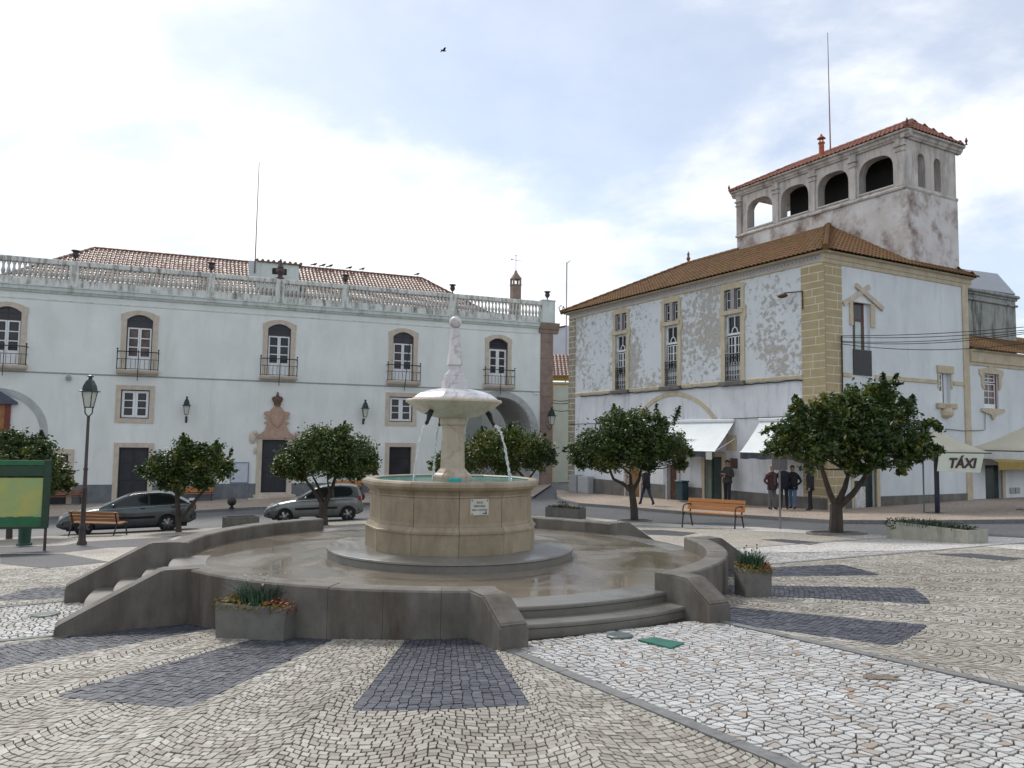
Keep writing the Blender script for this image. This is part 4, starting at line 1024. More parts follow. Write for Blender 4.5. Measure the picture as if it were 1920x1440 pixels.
# pavement before it
PKL = [(-260, 992), (-60, 980), (90, 974), (362, 962), (475, 955.5), (691, 947), (860, 941), (1000, 935)]
kerbed('left_pavement', PKL, [LB.w(U1, -.0, 0)[:2], LB.w(U0, -.0, 0)[:2]])
# ================================================================== corner house (right)
def peel_mat(name, paint, under, thr, sc=1.1):
    m, t, b = nt(name); v = coords(t)
    a = noise(t, v, sc, 9, .68, .4); c_ = noise(t, coords(t, (1, 1, .8), (5, 3, 2)), .28, 3, .5)
    mm = N(t, 'ShaderNodeMath', operation='MULTIPLY_ADD'); L(t, c_, mm.inputs[0]); mm.inputs[1].default_value = .8; L(t, a, mm.inputs[2])
    f = ramp(t, mm.outputs[0], [(thr-.012, 0), (thr+.012, 1)])
    base = ramp(t, noise(t, v, .6, 5), [(.3, sc3(paint, .9)), (.7, paint)])
    un = ramp(t, noise(t, v, 9, 5, .6), [(.3, sc3(under, .62)), (.7, under)])
    edge = ramp(t, mm.outputs[0], [(thr-.06, 0), (thr-.012, .5), (thr+.0, .0)])
    col = mix(t, edge, base, sc3(paint, .55)); col = mix(t, f, col, un)
    L(t, col, b.inputs['Base Color']); b.inputs['Roughness'].default_value = .88
    n = N(t, 'ShaderNodeBump', Strength=.5, Distance=.02); inv = N(t, 'ShaderNodeInvert'); L(t, f, inv.inputs['Color']); L(t, inv.outputs[0], n.inputs['Height']); L(t, n.outputs[0], b.inputs['Normal'])
    return m
M_peel = peel_mat('peeling whitewash', (.65, .69, .72), (.50, .48, .445), .94, 3.6)
M_rwall = mat('bluish whitewash', (.65, .69, .715), .88, .08, .6, bscale=18, bmp=.12, stain=(.9, (.50, .54, .58), .5, .78))
M_rwall2 = mat('lilac whitewash', (.66, .68, .715), .88, .1, .9, bscale=18, bmp=.12, stain=(1.8, (.42, .44, .50), .52, .74))
M_cream = mat('ochre cream trim', (.52, .455, .33), .85, .14, 2.5, bscale=22, stain=(2.2, (.36, .31, .235), .5, .75))
M_quoin = mat('ochre quoin', (.41, .335, .195), .85, .14, 1.5, bscale=28, stain=(1.2, (.33, .28, .18), .48, .75))
M_quoin2 = mat('grey ochre quoin', (.27, .235, .18), .85, .2, 1.5, bscale=28)
M_mortar = mat('pale mortar joint', (.62, .58, .48), .9, .1, 4)
M_grplinth = mat('grey cement plinth', (.155, .15, .14), .85, .3, 1.6, bscale=24, stain=(1.2, (.10, .085, .075), .48, .7))
M_brdoor = mat('brown wood door', (.12, .065, .04), .6, .35, 3, stretch=(4, 4, .5))
M_gnglass = mat('green shop glass', (.035, .055, .05), .15, .3, 2, bmp=0, spec=.4)
M_frieze = mat('lilac tile frieze', (.40, .40, .47), .6, .1, 5)
M_twr = mat('tower grey render', (.56, .54, .52), .9, .2, 1.2, bscale=22, c2=(.45, .41, .38), stain=(1.3, (.20, .18, .155), .47, .70))
M_twl = mat('tower lower render', (.66, .65, .65), .9, .2, 1.0, bscale=20, c2=(.52, .48, .46), stain=(.9, (.20, .14, .11), .46, .66), sst=(1, 1, .9))
C0 = gnd(1552, 962); RF = Plane(C0, R_(-60.9)); RS = Plane(C0, R_(29.1))
rb = thing('corner_house', 'white corner house with peeling paint, ochre quoins and mossy tiled roof', 'house', (C0[0], C0[1], 0), R_(-60.9))
SIDE = Matrix.Rotation(PI/2, 4, 'Z')
BX = -18.7; SE = 9.67; ZB = -2.4; ZE = 9.45; ZF = 9.05; ZBAND = 4.34; ZPL = -.5
# ---- front windows
W3 = [dict(t=(1153.7, 1175, 589, 620), m=(1155, 1174, 627.5, 731)), dict(t=(1245, 1270.5, 567, 602), m=(1247, 1271, 610, 726)), dict(t=(1356, 1387.5, 542, 581), m=(1360, 1389, 589, 714))]
def rect(P_, q): return P_(q[0], (q[2]+q[3])/2)[0], P_(q[1], (q[2]+q[3])/2)[0], P_((q[0]+q[1])/2, q[3])[1], P_((q[0]+q[1])/2, q[2])[1]
fw_ = [dict(t=rect(RF, w['t']), m=rect(RF, w['m'])) for w in W3]
wm = np.mean([f['m'][1]-f['m'][0] for f in fw_]); wt = np.mean([f['t'][1]-f['t'][0] for f in fw_])
zs_ = [np.mean([f[k][i] for f in fw_]) for k in 'tm' for i in (2, 3)]
holesF = []; FW3 = []
for f in fw_:
    c_ = (f['m'][0]+f['m'][1])/2; FW3.append(c_)
    holesF.append([(c_-wm/2, zs_[2]), (c_+wm/2, zs_[2]), (c_+wm/2, zs_[3]), (c_-wm/2, zs_[3])])
    for s in (-1, 1):
        a, b_ = (c_-wt/2, c_-.11) if s < 0 else (c_+.11, c_+wt/2); holesF.append([(a, zs_[0]), (b_, zs_[0]), (b_, zs_[1]), (a, zs_[1])])
# ground floor doors on the front
DF = [rect(RF, q) for q in ((1174, 1200, 862, 942), (1252, 1270, 872, 946), (1322, 1355, 856, 952))]
DF = [(d[0], d[1], ZB+.4, d[3]) for d in DF]
holesG = [[(d[0], d[2]), (d[1], d[2]), (d[1], d[3]), (d[0], d[3])] for d in DF]
mb = MB(); wall_holes(mb, [(BX+.7, ZBAND+.16), (-1.15, ZBAND+.16), (-1.15, ZF), (BX+.7, ZF)], holesF, 0, .22); mb.build('upper_wall', M_peel, rb)
mb = MB(); wall_holes(mb, [(BX, ZB), (0, ZB), (0, ZBAND+.16), (BX, ZBAND+.16)], holesG, 0, .3); mb.build('lower_wall', M_rwall2, rb)
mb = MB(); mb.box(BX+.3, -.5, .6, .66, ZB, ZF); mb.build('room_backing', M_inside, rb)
mb = MB(); mb.box(BX, BX+.28, .02, SE, ZB, ZE); mb.build('far_wall', M_rwall, rb)
mb = MB(); mb.box(BX, -.2, SE, SE+.25, ZB, ZE); mb.build('back_wall', M_rwall, rb)
# arch over the shops
axx, azz = RF(1262, 735); al = RF(1347, 789); ra = 4.4
h_ = azz-al[1]; hw = al[0]-axx; ra = (hw*hw+h_*h_)/(2*h_); an = math.degrees(math.asin(min(1, hw*1.02/ra)))
d = MB(); d.strip(arc(axx, azz-ra, ra, ra, 90-an, 90+an, 30), arc(axx, azz-ra, ra-.2, ra-.2, 90-an, 90+an, 30), -.05, .02); d.build('arch_moulding', M_cream, rb)
# band, frieze, cornice on the front
x0_ = BX+.7
segs = sorted(FW3); cutx = [x0_]+[v for c_ in segs for v in (c_-wm/2-.33, c_+wm/2+.33)]+[-1.15]
for i in range(0, len(cutx), 2): d = MB(); extr(d, [(.02, ZBAND), (-.05, ZBAND), (-.06, ZBAND+.14), (-.03, ZBAND+.17), (.02, ZBAND+.17)], cutx[i], cutx[i+1]); d.build('band', M_cream, rb)
d = MB(); extr(d, [(.02, ZF-.02), (-.06, ZF), (-.06, ZF+.07), (-.03, ZF+.09), (.02, ZF+.09)], BX, -.0); d.build('architrave', M_cream, rb)
d = MB(); extr(d, [(.02, ZF+.091), (-.03, ZF+.091), (-.03, ZF+.30), (.02, ZF+.30)], BX, 0); fz = d.build('frieze', M_frieze, rb)
nlo = int((-BX)/.20); tri = MB(); tri.prism([(0, 0), (.062, .062), (0, .124), (-.062, .062)], -.012, .0); tm = tri.mesh('frieze_lozenge', M_cream); tri = MB(); tri.lathe([(.028, 0), (.02, .01)], 8); tdm = tri.mesh('frieze_dot', mat('dark frieze dot', (.12, .11, .13), .7))
for k in range(nlo):
    if k >= 95: break
    link('frieze_lozenge', tm, fz, loc=(BX+.1+k*(-BX)/95, -.031, ZF+.135)); link('frieze_dot', tdm, fz, loc=(BX+.1+(k+.5)*(-BX)/95, -.031, ZF+.2), rot=(PI/2, 0, 0))
d = MB(); extr(d, [(.1, ZF+.301), (-.07, ZF+.301), (-.10, ZF+.34), (-.16, ZF+.36), (-.2, ZE-.08), (-.27, ZE-.05), (-.27, ZE), (.1, ZE+.02)], BX-.27, .27); d.build('cornice', M_cream, rb)
# quoins, stone by stone, on a mortar backing
def quoins(M_, u0, u1, flip, matq, zb, zt, seed, hh=.33):
    R2 = random.Random(seed); z = zb; k = 0; DEFM[0] = M_
    d = MB(); d.box(u0+.002, u1-.002, -.022, .02, zb, zt); d.build('quoin_mortar', M_mortar, rb)
    while z < zt-.1:
        h = min(hh*R2.uniform(.88, 1.12), zt-z); ln = u1-u0; j = .042
        f = R2.choice((.34, .58, .45, .72)); parts = [(u0, u0+ln*f), (u0+ln*f, u1)] if (k % 4 != 3 and ln > .5) else [(u0, u1)]
        for a, b_ in parts: e = MB(); e.bbox(a+(j if a > u0 else 0), b_, -.03, .01, z+j, z+h, .004); e.build('quoin', matq, rb)
        z += h; k += 1
    DEFM[0] = None
quoins(None, -1.15, .03, 0, M_quoin, ZB, ZF-.01, 1); quoins(SIDE, -.03+.001, 1.02, 0, M_quoin, ZB, ZF-.01, 2); quoins(None, BX, BX+.7, 0, M_quoin2, ZB, ZF-.01, 3)
# plinth
cut = sorted([(x_[0]-.12, x_[1]+.12) for x_ in DF]); x = BX+.7
for a, b_ in cut+[(.03, .03)]:
    n_ = max(1, int((a-x)/2.2))
    for k in range(n_): d = MB(); d.bbox(x+(a-x)*k/n_+.003, x+(a-x)*(k+1)/n_-.003, -.06, .02, ZB, ZPL if a < -.5 else ZPL, .008); d.build('plinth_slab', M_grplinth, rb)
    x = b_
# front windows: trims, sashes, iron guards
for c_ in FW3:
    a, b_ = c_-wm/2, c_+wm/2; z0, z1 = zs_[2], zs_[3]
    d = MB(); t_ = .26
    prof = [(b_+t_, z0-.05), (b_+t_, z1-.35), (b_+t_+.10, z1-.15), (b_+t_+.10, z1+.28), (b_+t_-.02, z1+.40), (b_+t_, zs_[1]+.02), (b_+t_+.14, zs_[1]+.12), (b_+.15, zs_[1]+.22), (c_+.2, zs_[1]+.33)]
    out = prof+[(2*c_-p[0], p[1]) for p in prof[::-1]]
    inn = [(b_, z0-.05), (b_, z1-.35), (b_, z1-.1), (b_, z1), (b_, z1+.001), (c_+wt/2, zs_[0]), (c_+wt/2, zs_[1]-.1), (c_+wt/2, zs_[1]), (c_+.1, zs_[1])]
    inn = inn+[(2*c_-p[0], p[1]) for p in inn[::-1]]
    d.strip(out, inn, -.045, .02); so = d.build('tall_window', M_cream, rb)
    d = MB(); d.bbox(a-.18, b_+.18, -.09, .05, z1+.0, zs_[0]-.02, .012); d.build('lintel', M_cream, so)
    d = MB(); d.box(c_-.11, c_+.11, -.03, .05, zs_[0], zs_[1]); d.build('mullion', mat('grey mullion', (.34, .32, .33), .8) if 'grey mullion' not in bpy.data.materials else bpy.data.materials['grey mullion'], so)
    for s in (-1, 1):
        p, q = (c_-wt/2, c_-.11) if s < 0 else (c_+.11, c_+wt/2)
        d = MB(); d.ringprism([(p, zs_[0]), (q, zs_[0]), (q, zs_[1]), (p, zs_[1])], [(p+.05, zs_[0]+.05), (q-.05, zs_[0]+.05), (q-.05, zs_[1]-.05), (p+.05, zs_[1]-.05)], .08, .14); d.build('frame', bpy.data.materials['dark frame'], so)
        glaze(so, p+.05, q-.05, zs_[0]+.05, zs_[1]-.05, .13, 1, 2, .035, .03, M_wpaint, M_glass, d=.03)
    # main: fanlight with arc, then door leaves
    zt = z1-.95
    d = MB(); d.ringprism([(a, zt), (b_, zt), (b_, z1), (a, z1)], [(a+.1, zt+.1), (b_-.1, zt+.1), (b_-.1, z1-.1), (a+.1, z1-.1)], .10, .18); d.strip(arc(c_, zt+.1, .2, .28, 0, 180, 10), arc(c_, zt+.1, .155, .235, 0, 180, 10), .11, .15); d.box(c_-.022, c_+.022, .112, .148, zt+.36, z1-.1); d.build('fanlight_frame', M_wpaint, so)
    d = MB(); d.box(a, b_, .16, .175, zt, z1); d.build('fanlight', M_fan, so)
    glaze(so, a+.06, c_-.004, z0+.02, zt-.05, .18, 2, 3, .04, .035, M_wpaint, M_glass, d=.05, panel=.9, name='leaf'); glaze(so, c_+.004, b_-.06, z0+.02, zt-.05, .18, 2, 3, .04, .035, M_wpaint, M_glass, d=.05, panel=.9, name='leaf')
    # ornate iron guard
    gz = z0+1.25; d = MB(); d.tube([(a, -.02, gz), (b_, -.02, gz)], .025, 6); d.tube([(a, -.02, z0+.05), (b_, -.02, z0+.05)], .02, 6); d.tube([(a, -.02, z0+.72), (b_, -.02, z0+.72)], .014, 6)
    nb2 = 6
    for k in range(nb2+1): x_ = a+(b_-a)*k/nb2; d.tube([(x_, -.02, z0+.05), (x_, -.02, gz)], .013, 5)
    for k in range(nb2):
        x_ = a+(b_-a)*(k+.5)/nb2; r_ = (b_-a)/nb2*.36
        for zz_ in (z0+.18, z0+.42, z0+.84, z0+1.08): d.tube([(x_+r_*math.cos(q), -.02, zz_+r_*1.25*math.sin(q)) for q in np.linspace(0, 2*PI, 9)], .012, 4)
    d.build('iron_guard', M_iron, so)
    d = MB(); d.bbox(a-.3, b_+.3, -.22, .05, z0-.20, z0-.0, .03); d.build('sill', M_grplinth, so)
# front doors
d = MB(); u0, u1, z0, z1 = DF[0]; d.strip([(u1+.16, z0), (u1+.16, z1+.16), (u0-.16, z1+.16), (u0-.16, z0)], [(u1, z0), (u1, z1), (u0, z1), (u0, z0)], -.05, .1); so = d.build('shop_door', M_cream, rb); d = MB(); d.box(u0, (u0+u1)/2-.005, .2, .25, z0, z1); d.box((u0+u1)/2+.005, u1, .2, .25, z0, z1); d.build('leaf', mat('ochre wood door', (.24, .13, .05), .6, .3, 3, stretch=(4, 4, .5)), so)
d = MB(); u0, u1, z0, z1 = DF[1]; d.strip([(u1+.22, z0), (u1+.22, z1+.16), (u0-.28, z1+.16), (u0-.28, z0)], [(u1, z0), (u1, z1), (u0, z1), (u0, z0)], -.05, .1); so = d.build('house_door', mat('grey white jamb', (.42, .42, .44), .8), rb)
for a, b_ in ((u0, (u0+u1)/2-.005), ((u0+u1)/2+.005, u1)):
    d = MB(); d.box(a, b_, .18, .23, z0, z1)
    for q0, q1 in ((.1, .4), (.45, .68), (.73, .95)): d.bbox(a+.08, b_-.08, .155, .19, z0+(z1-z0)*q0, z0+(z1-z0)*q1, .012)
    d.build('leaf', M_brdoor, so)
d = MB(); u0, u1, z0, z1 = DF[2]; d.strip([(u1+.2, z0), (u1+.2, z1+.2), (u0-.2, z1+.2), (u0-.2, z0)], [(u1, z0), (u1, z1), (u0, z1), (u0, z0)], -.06, .1); so = d.build('cafe_door', M_cream, rb)
d = MB(); d.box(u0+.30, u1, .2, .22, z0, z1); d.build('door_glass', M_gnglass, so); d = MB(); d.box(u0, u0+.3, .12, .2, z0, z1); d.box(u1-.06, u1, .15, .2, z0, z1); d.build('door_frame', mat('sage green jamb', (.17, .21, .17), .6), so)
d = MB(); d.bbox(u1+.5, u1+.95, -.05, 0, z1-.5, z1-.05, .01); d.build('menu_board', M_brdoor, so); d = MB(); d.bbox(u1+.62, u1+.95, -.04, 0, z1-.78, z1-.6, .01); d.build('number_plate', M_plaque, so)
d = MB(); d.box(u1+.25, u1+.9, -.02, .0, z1+.3, z1+1.0); d.build('bare_patch', M_cream, so)
# ---- side facade
DEFM[0] = SIDE
sw = rect(RS, (1599, 1632, 567.5, 704)); s2 = rect(RS, (1761, 1782, 700, 756)); sd = rect(RS, (1600, 1643, 872, 957))
hs = [[(q[0], q[2]), (q[1], q[2]), (q[1], q[3]), (q[0], q[3])] for q in (sw, s2, (sd[0], sd[1], ZB+.5, sd[3]))]
mb = MB(); wall_holes(mb, [(1.02, ZB), (SE-.35, ZB), (SE-.35, ZF), (1.02, ZF)], hs, 0, .24); mb.build('side_wall', M_rwall, rb)
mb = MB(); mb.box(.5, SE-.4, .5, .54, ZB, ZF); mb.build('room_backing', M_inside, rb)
ZSB = (RS(1580, 704)[1]+RS(1809, 725)[1])/2
for a, b_ in ((1.02, sw[0]-.12), (sw[1]+.25, s2[0]-.2), (s2[1]+.2, SE-.35)): d = MB(); extr(d, [(.02, ZSB-.02), (-.05, ZSB), (-.05, ZSB+.16), (.02, ZSB+.18)], a, b_); d.build('band', M_cream, rb)
d = MB(); d.bbox(SE-.35, SE+.08, -.06, .1, ZB, ZF-.02, .01); d.build('corner_strip', M_cream, rb)
d = MB(); extr(d, [(.1, ZF-.05), (-.05, ZF-.05), (-.06, ZF+.10), (-.10, ZF+.13), (-.12, ZF+.30), (-.17, ZF+.33), (-.2, ZE-.08), (-.268, ZE-.05), (-.268, ZE-.003), (.1, ZE+.015)], -.1, SE+.30); d.build('cornice', M_cream, rb)
u0, u1, z0, z1 = sw
d = MB(); d.strip([(u1+.28, z1-1.0), (u1+.28, z1), (u0-.2, z1), (u0-.2, z1-1.0)], [(u1, z1-1.0), (u1, z1-.03), (u0, z1-.03), (u0, z1-1.0)], -.05, .02); so = d.build('gabled_window', M_cream, rb)
xc, zc = (RS(1615, 550)); 
def bar(p, q, w, y0, y1):
    p = np.array(p); q = np.array(q); t_ = (q-p)/np.hypot(*(q-p)); n_ = np.array([-t_[1], t_[0]])*w/2; return [tuple(p-n_), tuple(q-n_), tuple(q+n_), tuple(p+n_)]
d = MB(); d.prism(bar(RS(1580, 570), RS(1629, 538), .2, 0, 0), -.07, .0); d.prism(bar(RS(1603, 535), RS(1654, 580), .2, 0, 0), -.09, .0); d.build('crossed_gable_boards', M_sstone, so)
W_ = u1-u0; za_ = z0+(z1-z0)*.35; zb2 = z0+(z1-z0)*.76
d = MB(); d.box(u0, u0+.8*W_, .14, .2, z1-.10, z1); d.box(u0, u0+.8*W_, .14, .2, zb2-.06, zb2+.06); d.box(u0, u0+.30*W_, .138, .2, za_, zb2-.06); d.box(u0+.64*W_, u0+.8*W_, .138, .2, za_, zb2-.06); d.box(u0, u0+.10*W_, .139, .2, zb2+.06, z1-.1); d.box(u0+.7*W_, u0+.8*W_, .139, .2, zb2+.06, z1-.1); d.build('brown_frame', mat('red brown frame', (.085, .03, .025), .5, .3), so)
d = MB(); d.box(u0+.30*W_, u0+.64*W_, .15, .17, za_, zb2-.06); d.build('pale_blind', mat('pale blind', (.45, .56, .54), .6), so)
d = MB(); d.box(u0+.10*W_, u0+.7*W_, .15, .17, zb2+.06, z1-.1); d.build('pane', M_glass, so)
d = MB(); d.box(u0+.8*W_, u1, .12, .2, z0, z1); d.build('reveal', M_rwall, so)
d = MB(); zz_ = z0; nl_ = 24
for k in range(nl_): d.box(u0-.02, u1+.02, -.04, -.015, z0+k*(za_-z0)/nl_, z0+(k+.8)*(za_-z0)/nl_)
d.box(u0-.02, u1+.02, -.014, .0, z0, za_); d.build('louvre_panel', M_dknavy, so)
u0, u1, z0, z1 = s2
d = MB(); d.bbox(u0-.16, u1+.2, -.08, .02, z1, z1+.34, .01); so = d.build('narrow_window', M_cream, rb); 
for a, b_ in ((u0-.12, u0), (u1, u1+.12)): d = MB(); d.box(a, b_, -.04, .0, z1-.7, z1); d.build('jamb', M_cream, so)
d = MB(); d.lathe([(.28, 0), (.36, .1), (.38, .25), (.30, .42), (.34, .58), (.32, .62)], 14, ((u0+u1)/2, .05, z0-.64)); d.bbox(u0-.28, u1+.28, -.16, .0, z0-.25, z0, .03); d.build('sill', M_cream, so)
glaze(so, u0, u0+.42, z0, z1, .16, 1, 3, .08, .05, M_wpaint, M_curt, panel=.55); d = MB(); d.box(u0+.42, u0+.47, .1, .16, z0, z1); d.build('dark_edge', M_iron, so); d = MB(); d.box(u0+.47, u1, .14, .16, z0, z1); d.build('shutter', M_rwall, so)
u0, u1, z0, z1 = sd; z0 = ZB+.5
d = MB(); d.strip([(u1+.2, z0), (u1+.2, z1+.16), (u0-.14, z1+.16), (u0-.14, z0)], [(u1, z0), (u1, z1), (u0, z1), (u0, z0)], -.05, .1); so = d.build('shop_entrance', M_cream, rb); d = MB(); d.box(u0, u1, .18, .2, z0, z1); d.build('door_glass', M_gnglass, so)
zb_ = RS(1620, 957)[1]
d = MB(); d.box(u0+.3, u0+.95, .155, .17, zb_+.05, zb_+.95); d.box(u0+.25, u0+.8, .15, .172, zb_+1.2, zb_+1.55); d.build('white_sticker', mat('white sticker', (.62, .62, .62), .5, .3, 6), so)
for a, b_ in ((1.02, sd[0]-.16), (sd[1]+.22, SE-.35)):
    d = MB(); d.bbox(a, b_, -.05, .02, ZB, -.48, .008); d.build('plinth_slab', M_grplinth, rb)
DEFM[0] = None
# bracket with dead lamp at the corner of the front
u_, z_ = RF(1488, 552); d = MB(); d.tube([(u_+.5, -.05, z_-.7), (u_+.5, -.05, z_+.05), (u_-.2, -.35, z_+.05)], .03, 6); d.ball((u_-.25, -.38, z_-.06), .16, 10, 8, (1.6, 1, .6)); d.build('rusty_bracket', M_rust, rb, smooth=True)
# ---- roof
ZR = 12.4; AP = (-4.4, 5.8); OV = .42
tile_roof('roof', M_tile2, rb, (BX-OV, -OV, ZE), (OV, -OV, ZE), (-14.5, 5.8, ZR), (AP[0], 5.8, ZR), .24, .40, seed=5)
tile_roof('roof', M_tile2, rb, (OV, -OV, ZE), (OV, SE+.45, ZE), (AP[0], AP[1], ZR), (AP[0], SE+.2, ZR), .24, .40, seed=6)
tile_roof('roof', M_tile2, rb, (BX-OV, SE, ZE), (BX-OV, -OV, ZE), (-14.5, 6.5, ZR), (-14.5, 5.8, ZR), .24, .40, seed=7)
tile_roof('roof', M_tile2, rb, (OV, SE+OV, ZE), (BX-OV, SE+OV, ZE), (AP[0], 5.9, ZR), (-14.5, 5.9, ZR), .24, .40, seed=8)
ridge('hip_tiles', M_tile2, rb, (OV, -OV, ZE+.05), (AP[0], AP[1], ZR+.05), .13); ridge('hip_tiles', M_tile2, rb, (BX-OV, -OV, ZE+.05), (-14.5, 5.8, ZR+.05), .13); ridge('ridge_tiles', M_tile2, rb, (-14.5, 5.8, ZR+.05), (-10.4, 5.8, ZR+.05), .13)
mb = MB(); mb.slab([(BX-.25, -.25), (.25, -.25), (.25, SE+.25), (BX-.25, SE+.25)], ZE-.06, ZE-.02); mb.build('eave_soffit', M_cream, rb)
d = MB(); d.lathe([(.12, 0), (.06, .1), (.13, .25), (.05, .42), (.09, .5), (.01, .7)], 10); d.build('roof_finial', M_tile3, rb, loc=(-14.5, 5.8, ZR+.1), smooth=True)
d = MB(); d.tube([(BX-OV+.1, -OV, ZE+.05), (BX-OV, -OV-.1, ZE+.35), (BX-OV+.15, -OV, ZE+.5)], .03, 6); d.tube([(BX-OV+.3, -OV, ZE+.1), (BX-OV+.42, -OV-.05, ZE+.4), (BX-OV+.55, -OV, ZE+.2)], .03, 6); d.build('corner_ornament', M_rust, rb)
# ---- rooftop lookout tower
DT = 5.8
TL = RF(1384, 430, DT)[0]; TR = RF(1700, 400, DT)[0]; TD = RS(1794, 400, -TR)[0]
zled = (RF(1382, 438, DT)[1]+RF(1700, 350, DT)[1])/2; ztop = (RF(1375, 359, DT)[1]+RF(1698, 252, DT)[1])/2
tw = thing('lookout_tower', 'grey arcaded lookout tower with red tiled roof standing on the corner house', 'tower', (C0[0], C0[1], 0), R_(-60.9))
AR = [(1399, 1450, 372, 422), (1461, 1517, 349, 403), (1533, 1592, 325, 379), (1609, 1676, 296, 358)]
ars = [rect(lambda x, y: RF(x, y, DT), q) for q in AR]
za0 = np.mean([q[2] for q in ars]); za1 = np.mean([q[3] for q in ars])+.05; wA = np.mean([q[1]-q[0] for q in ars])*.95
hol = []; cs = [(q[0]+q[1])/2 for q in ars]
cs = list(np.linspace(cs[0], cs[3], 4))
for c_ in cs: hol.append([(c_-wA/2, za0), (c_+wA/2, za0)]+[(c_+wA/2*math.copysign(abs(math.cos(q))**.72, math.cos(q)), za1-.78+.78*math.sin(q)**.8) for q in np.linspace(0, PI, 17)])
mb = MB(); mb.M = Matrix.Translation((0, DT, 0)); wall_holes(mb, [(TL, zled), (TR, zled), (TR, ztop), (TL, ztop)], hol, 0, .5); mb.build('arcade_wall', M_twr, tw)
# back wall of the arcade, open only opposite the far arch
mb = MB(); mb.M = Matrix.Translation((0, TD-.4, 0)); wall_holes(mb, [(TL, zled), (TR, zled), (TR, ztop), (TL, ztop)], [[(TL+.25, za0+.0), (TL+1.75, za0+.0), (TL+1.75, ztop-.6), (TL+.25, ztop-.6)]], 0, .3); mb.build('rear_wall', M_twr, tw)
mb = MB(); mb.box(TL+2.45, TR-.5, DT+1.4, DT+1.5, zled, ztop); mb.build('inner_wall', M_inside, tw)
mb = MB(); mb.box(TL, TL+.35, DT, DT+.9, zled, ztop); mb.build('end_wall', M_twr, tw)
mb = MB(); mb.box(TL, TR, DT+.5, TD, ztop-.3, ztop-.05); mb.build('ceiling', M_twr, tw)
mb = MB(); mb.box(TL+.02, TR-.02, DT+.06, TD-.1, zled-.2, zled+.02); mb.build('arcade_floor', M_twr, tw)
mb = MB(); mb.box(TL-.06, TR+.03, DT-.03, TD+.03, ZE+.1, zled-.16); mb.build('tower_base', M_twl, tw)
mb = MB(); extr(mb, [(DT-.1, zled-.16), (DT-.12, zled-.08), (DT-.06, zled), (DT+.1, zled), (DT+.1, zled-.16)], TL-.1, TR+.05); mb.build('ledge', M_twr, tw)
DEFM[0] = SIDE
mb = MB(); wall_holes(mb, [(DT, zled), (TD, zled), (TD, ztop), (DT, ztop)], [[(s_-.27, za0-.1), (s_+.27, za0-.1)]+[(s_+.27*math.cos(q), za1-.35+.27*math.sin(q)) for q in np.linspace(0, PI, 11)] for s_ in (DT+1.15, DT+2.35)], -TR, .3); mb.build('side_arcade_wall', M_twr, tw)
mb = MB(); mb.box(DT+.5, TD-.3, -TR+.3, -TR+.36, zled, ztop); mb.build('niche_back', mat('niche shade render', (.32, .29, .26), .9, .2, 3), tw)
mb = MB(); extr(mb, [(-TR+.1, zled-.16), (-TR-.05, zled-.16), (-TR-.07, zled-.08), (-TR-.03, zled), (-TR+.1, zled)], DT-.1, TD+.05); mb.build('ledge', M_twr, tw)
DEFM[0] = None
# pilasters with capitals
pil = [TL+.12]+[(cs[i]+cs[i+1])/2 for i in range(3)]+[TR-.22]
for i, x_ in enumerate(pil):
    w_ = .17 if i < 4 else .22
    d = MB(); d.bbox(x_-w_, x_+w_, DT-.09, DT+.02, zled, za1-.15, .012); d.bbox(x_-w_-.05, x_+w_+.05, DT-.13, DT+.02, za1-.15, za1-.05, .02); d.bbox(x_-w_-.02, x_+w_+.02, DT-.10, DT+.02, za1-.05, za1+.08, .02); d.bbox(x_-w_-.09, x_+w_+.09, DT-.16, DT+.02, za1+.08, za1+.17, .02); d.bbox(x_-w_-.02, x_+w_+.02, DT-.10, DT+.02, za1+.17, ztop-.3, .01); d.build('pilaster', M_twr, tw)
for c_ in cs: d = MB(); d.bbox(c_-wA/2-.03, c_+wA/2+.03, DT-.05, DT+.4, za0-.08, za0+.0, .012); d.build('sill', mat('pale sill', (.5, .49, .47), .8), tw)
zm = ztop-.3
mb = MB(); extr(mb, [(DT+.1, zm), (DT-.08, zm), (DT-.12, zm+.08), (DT-.16, zm+.10), (DT-.2, zm+.22), (DT-.30, zm+.25), (DT-.33, ztop+.02), (DT+.1, ztop+.04)], TL-.33, TR+.33); mb.build('cornice', M_twr, tw)
DEFM[0] = SIDE; mb = MB(); extr(mb, [(-TR+.1, zm), (-TR-.08, zm), (-TR-.12, zm+.08), (-TR-.16, zm+.10), (-TR-.2, zm+.22), (-TR-.30, zm+.25), (-TR-.328, ztop+.018), (-TR+.1, ztop+.038)], DT-.2, TD+.33); mb.build('cornice', M_twr, tw); DEFM[0] = None
ym = (DT+TD)/2; zt2 = ztop+1.2; o_ = .34
tile_roof('roof', M_tile3, tw, (TL-o_, DT-o_, ztop+.04), (TR+o_, DT-o_, ztop+.04), (TL+2.2, ym, zt2), (TR-.9, ym, zt2), .24, .4, seed=9)
tile_roof('roof', M_tile3, tw, (TR+o_, DT-o_, ztop+.04), (TR+o_, TD+o_, ztop+.04), (TR-.9, ym, zt2), (TR-.9, ym+.05, zt2), .24, .4, seed=10)
tile_roof('roof', M_tile3, tw, (TR+o_, TD+o_, ztop+.04), (TL-o_, TD+o_, ztop+.04), (TR-.9, ym, zt2), (TL+2.2, ym, zt2), .24, .4, seed=11)
tile_roof('roof', M_tile3, tw, (TL-o_, TD+o_, ztop+.04), (TL-o_, DT-o_, ztop+.04), (TL+2.2, ym+.05, zt2), (TL+2.2, ym, zt2), .24, .4, seed=12)
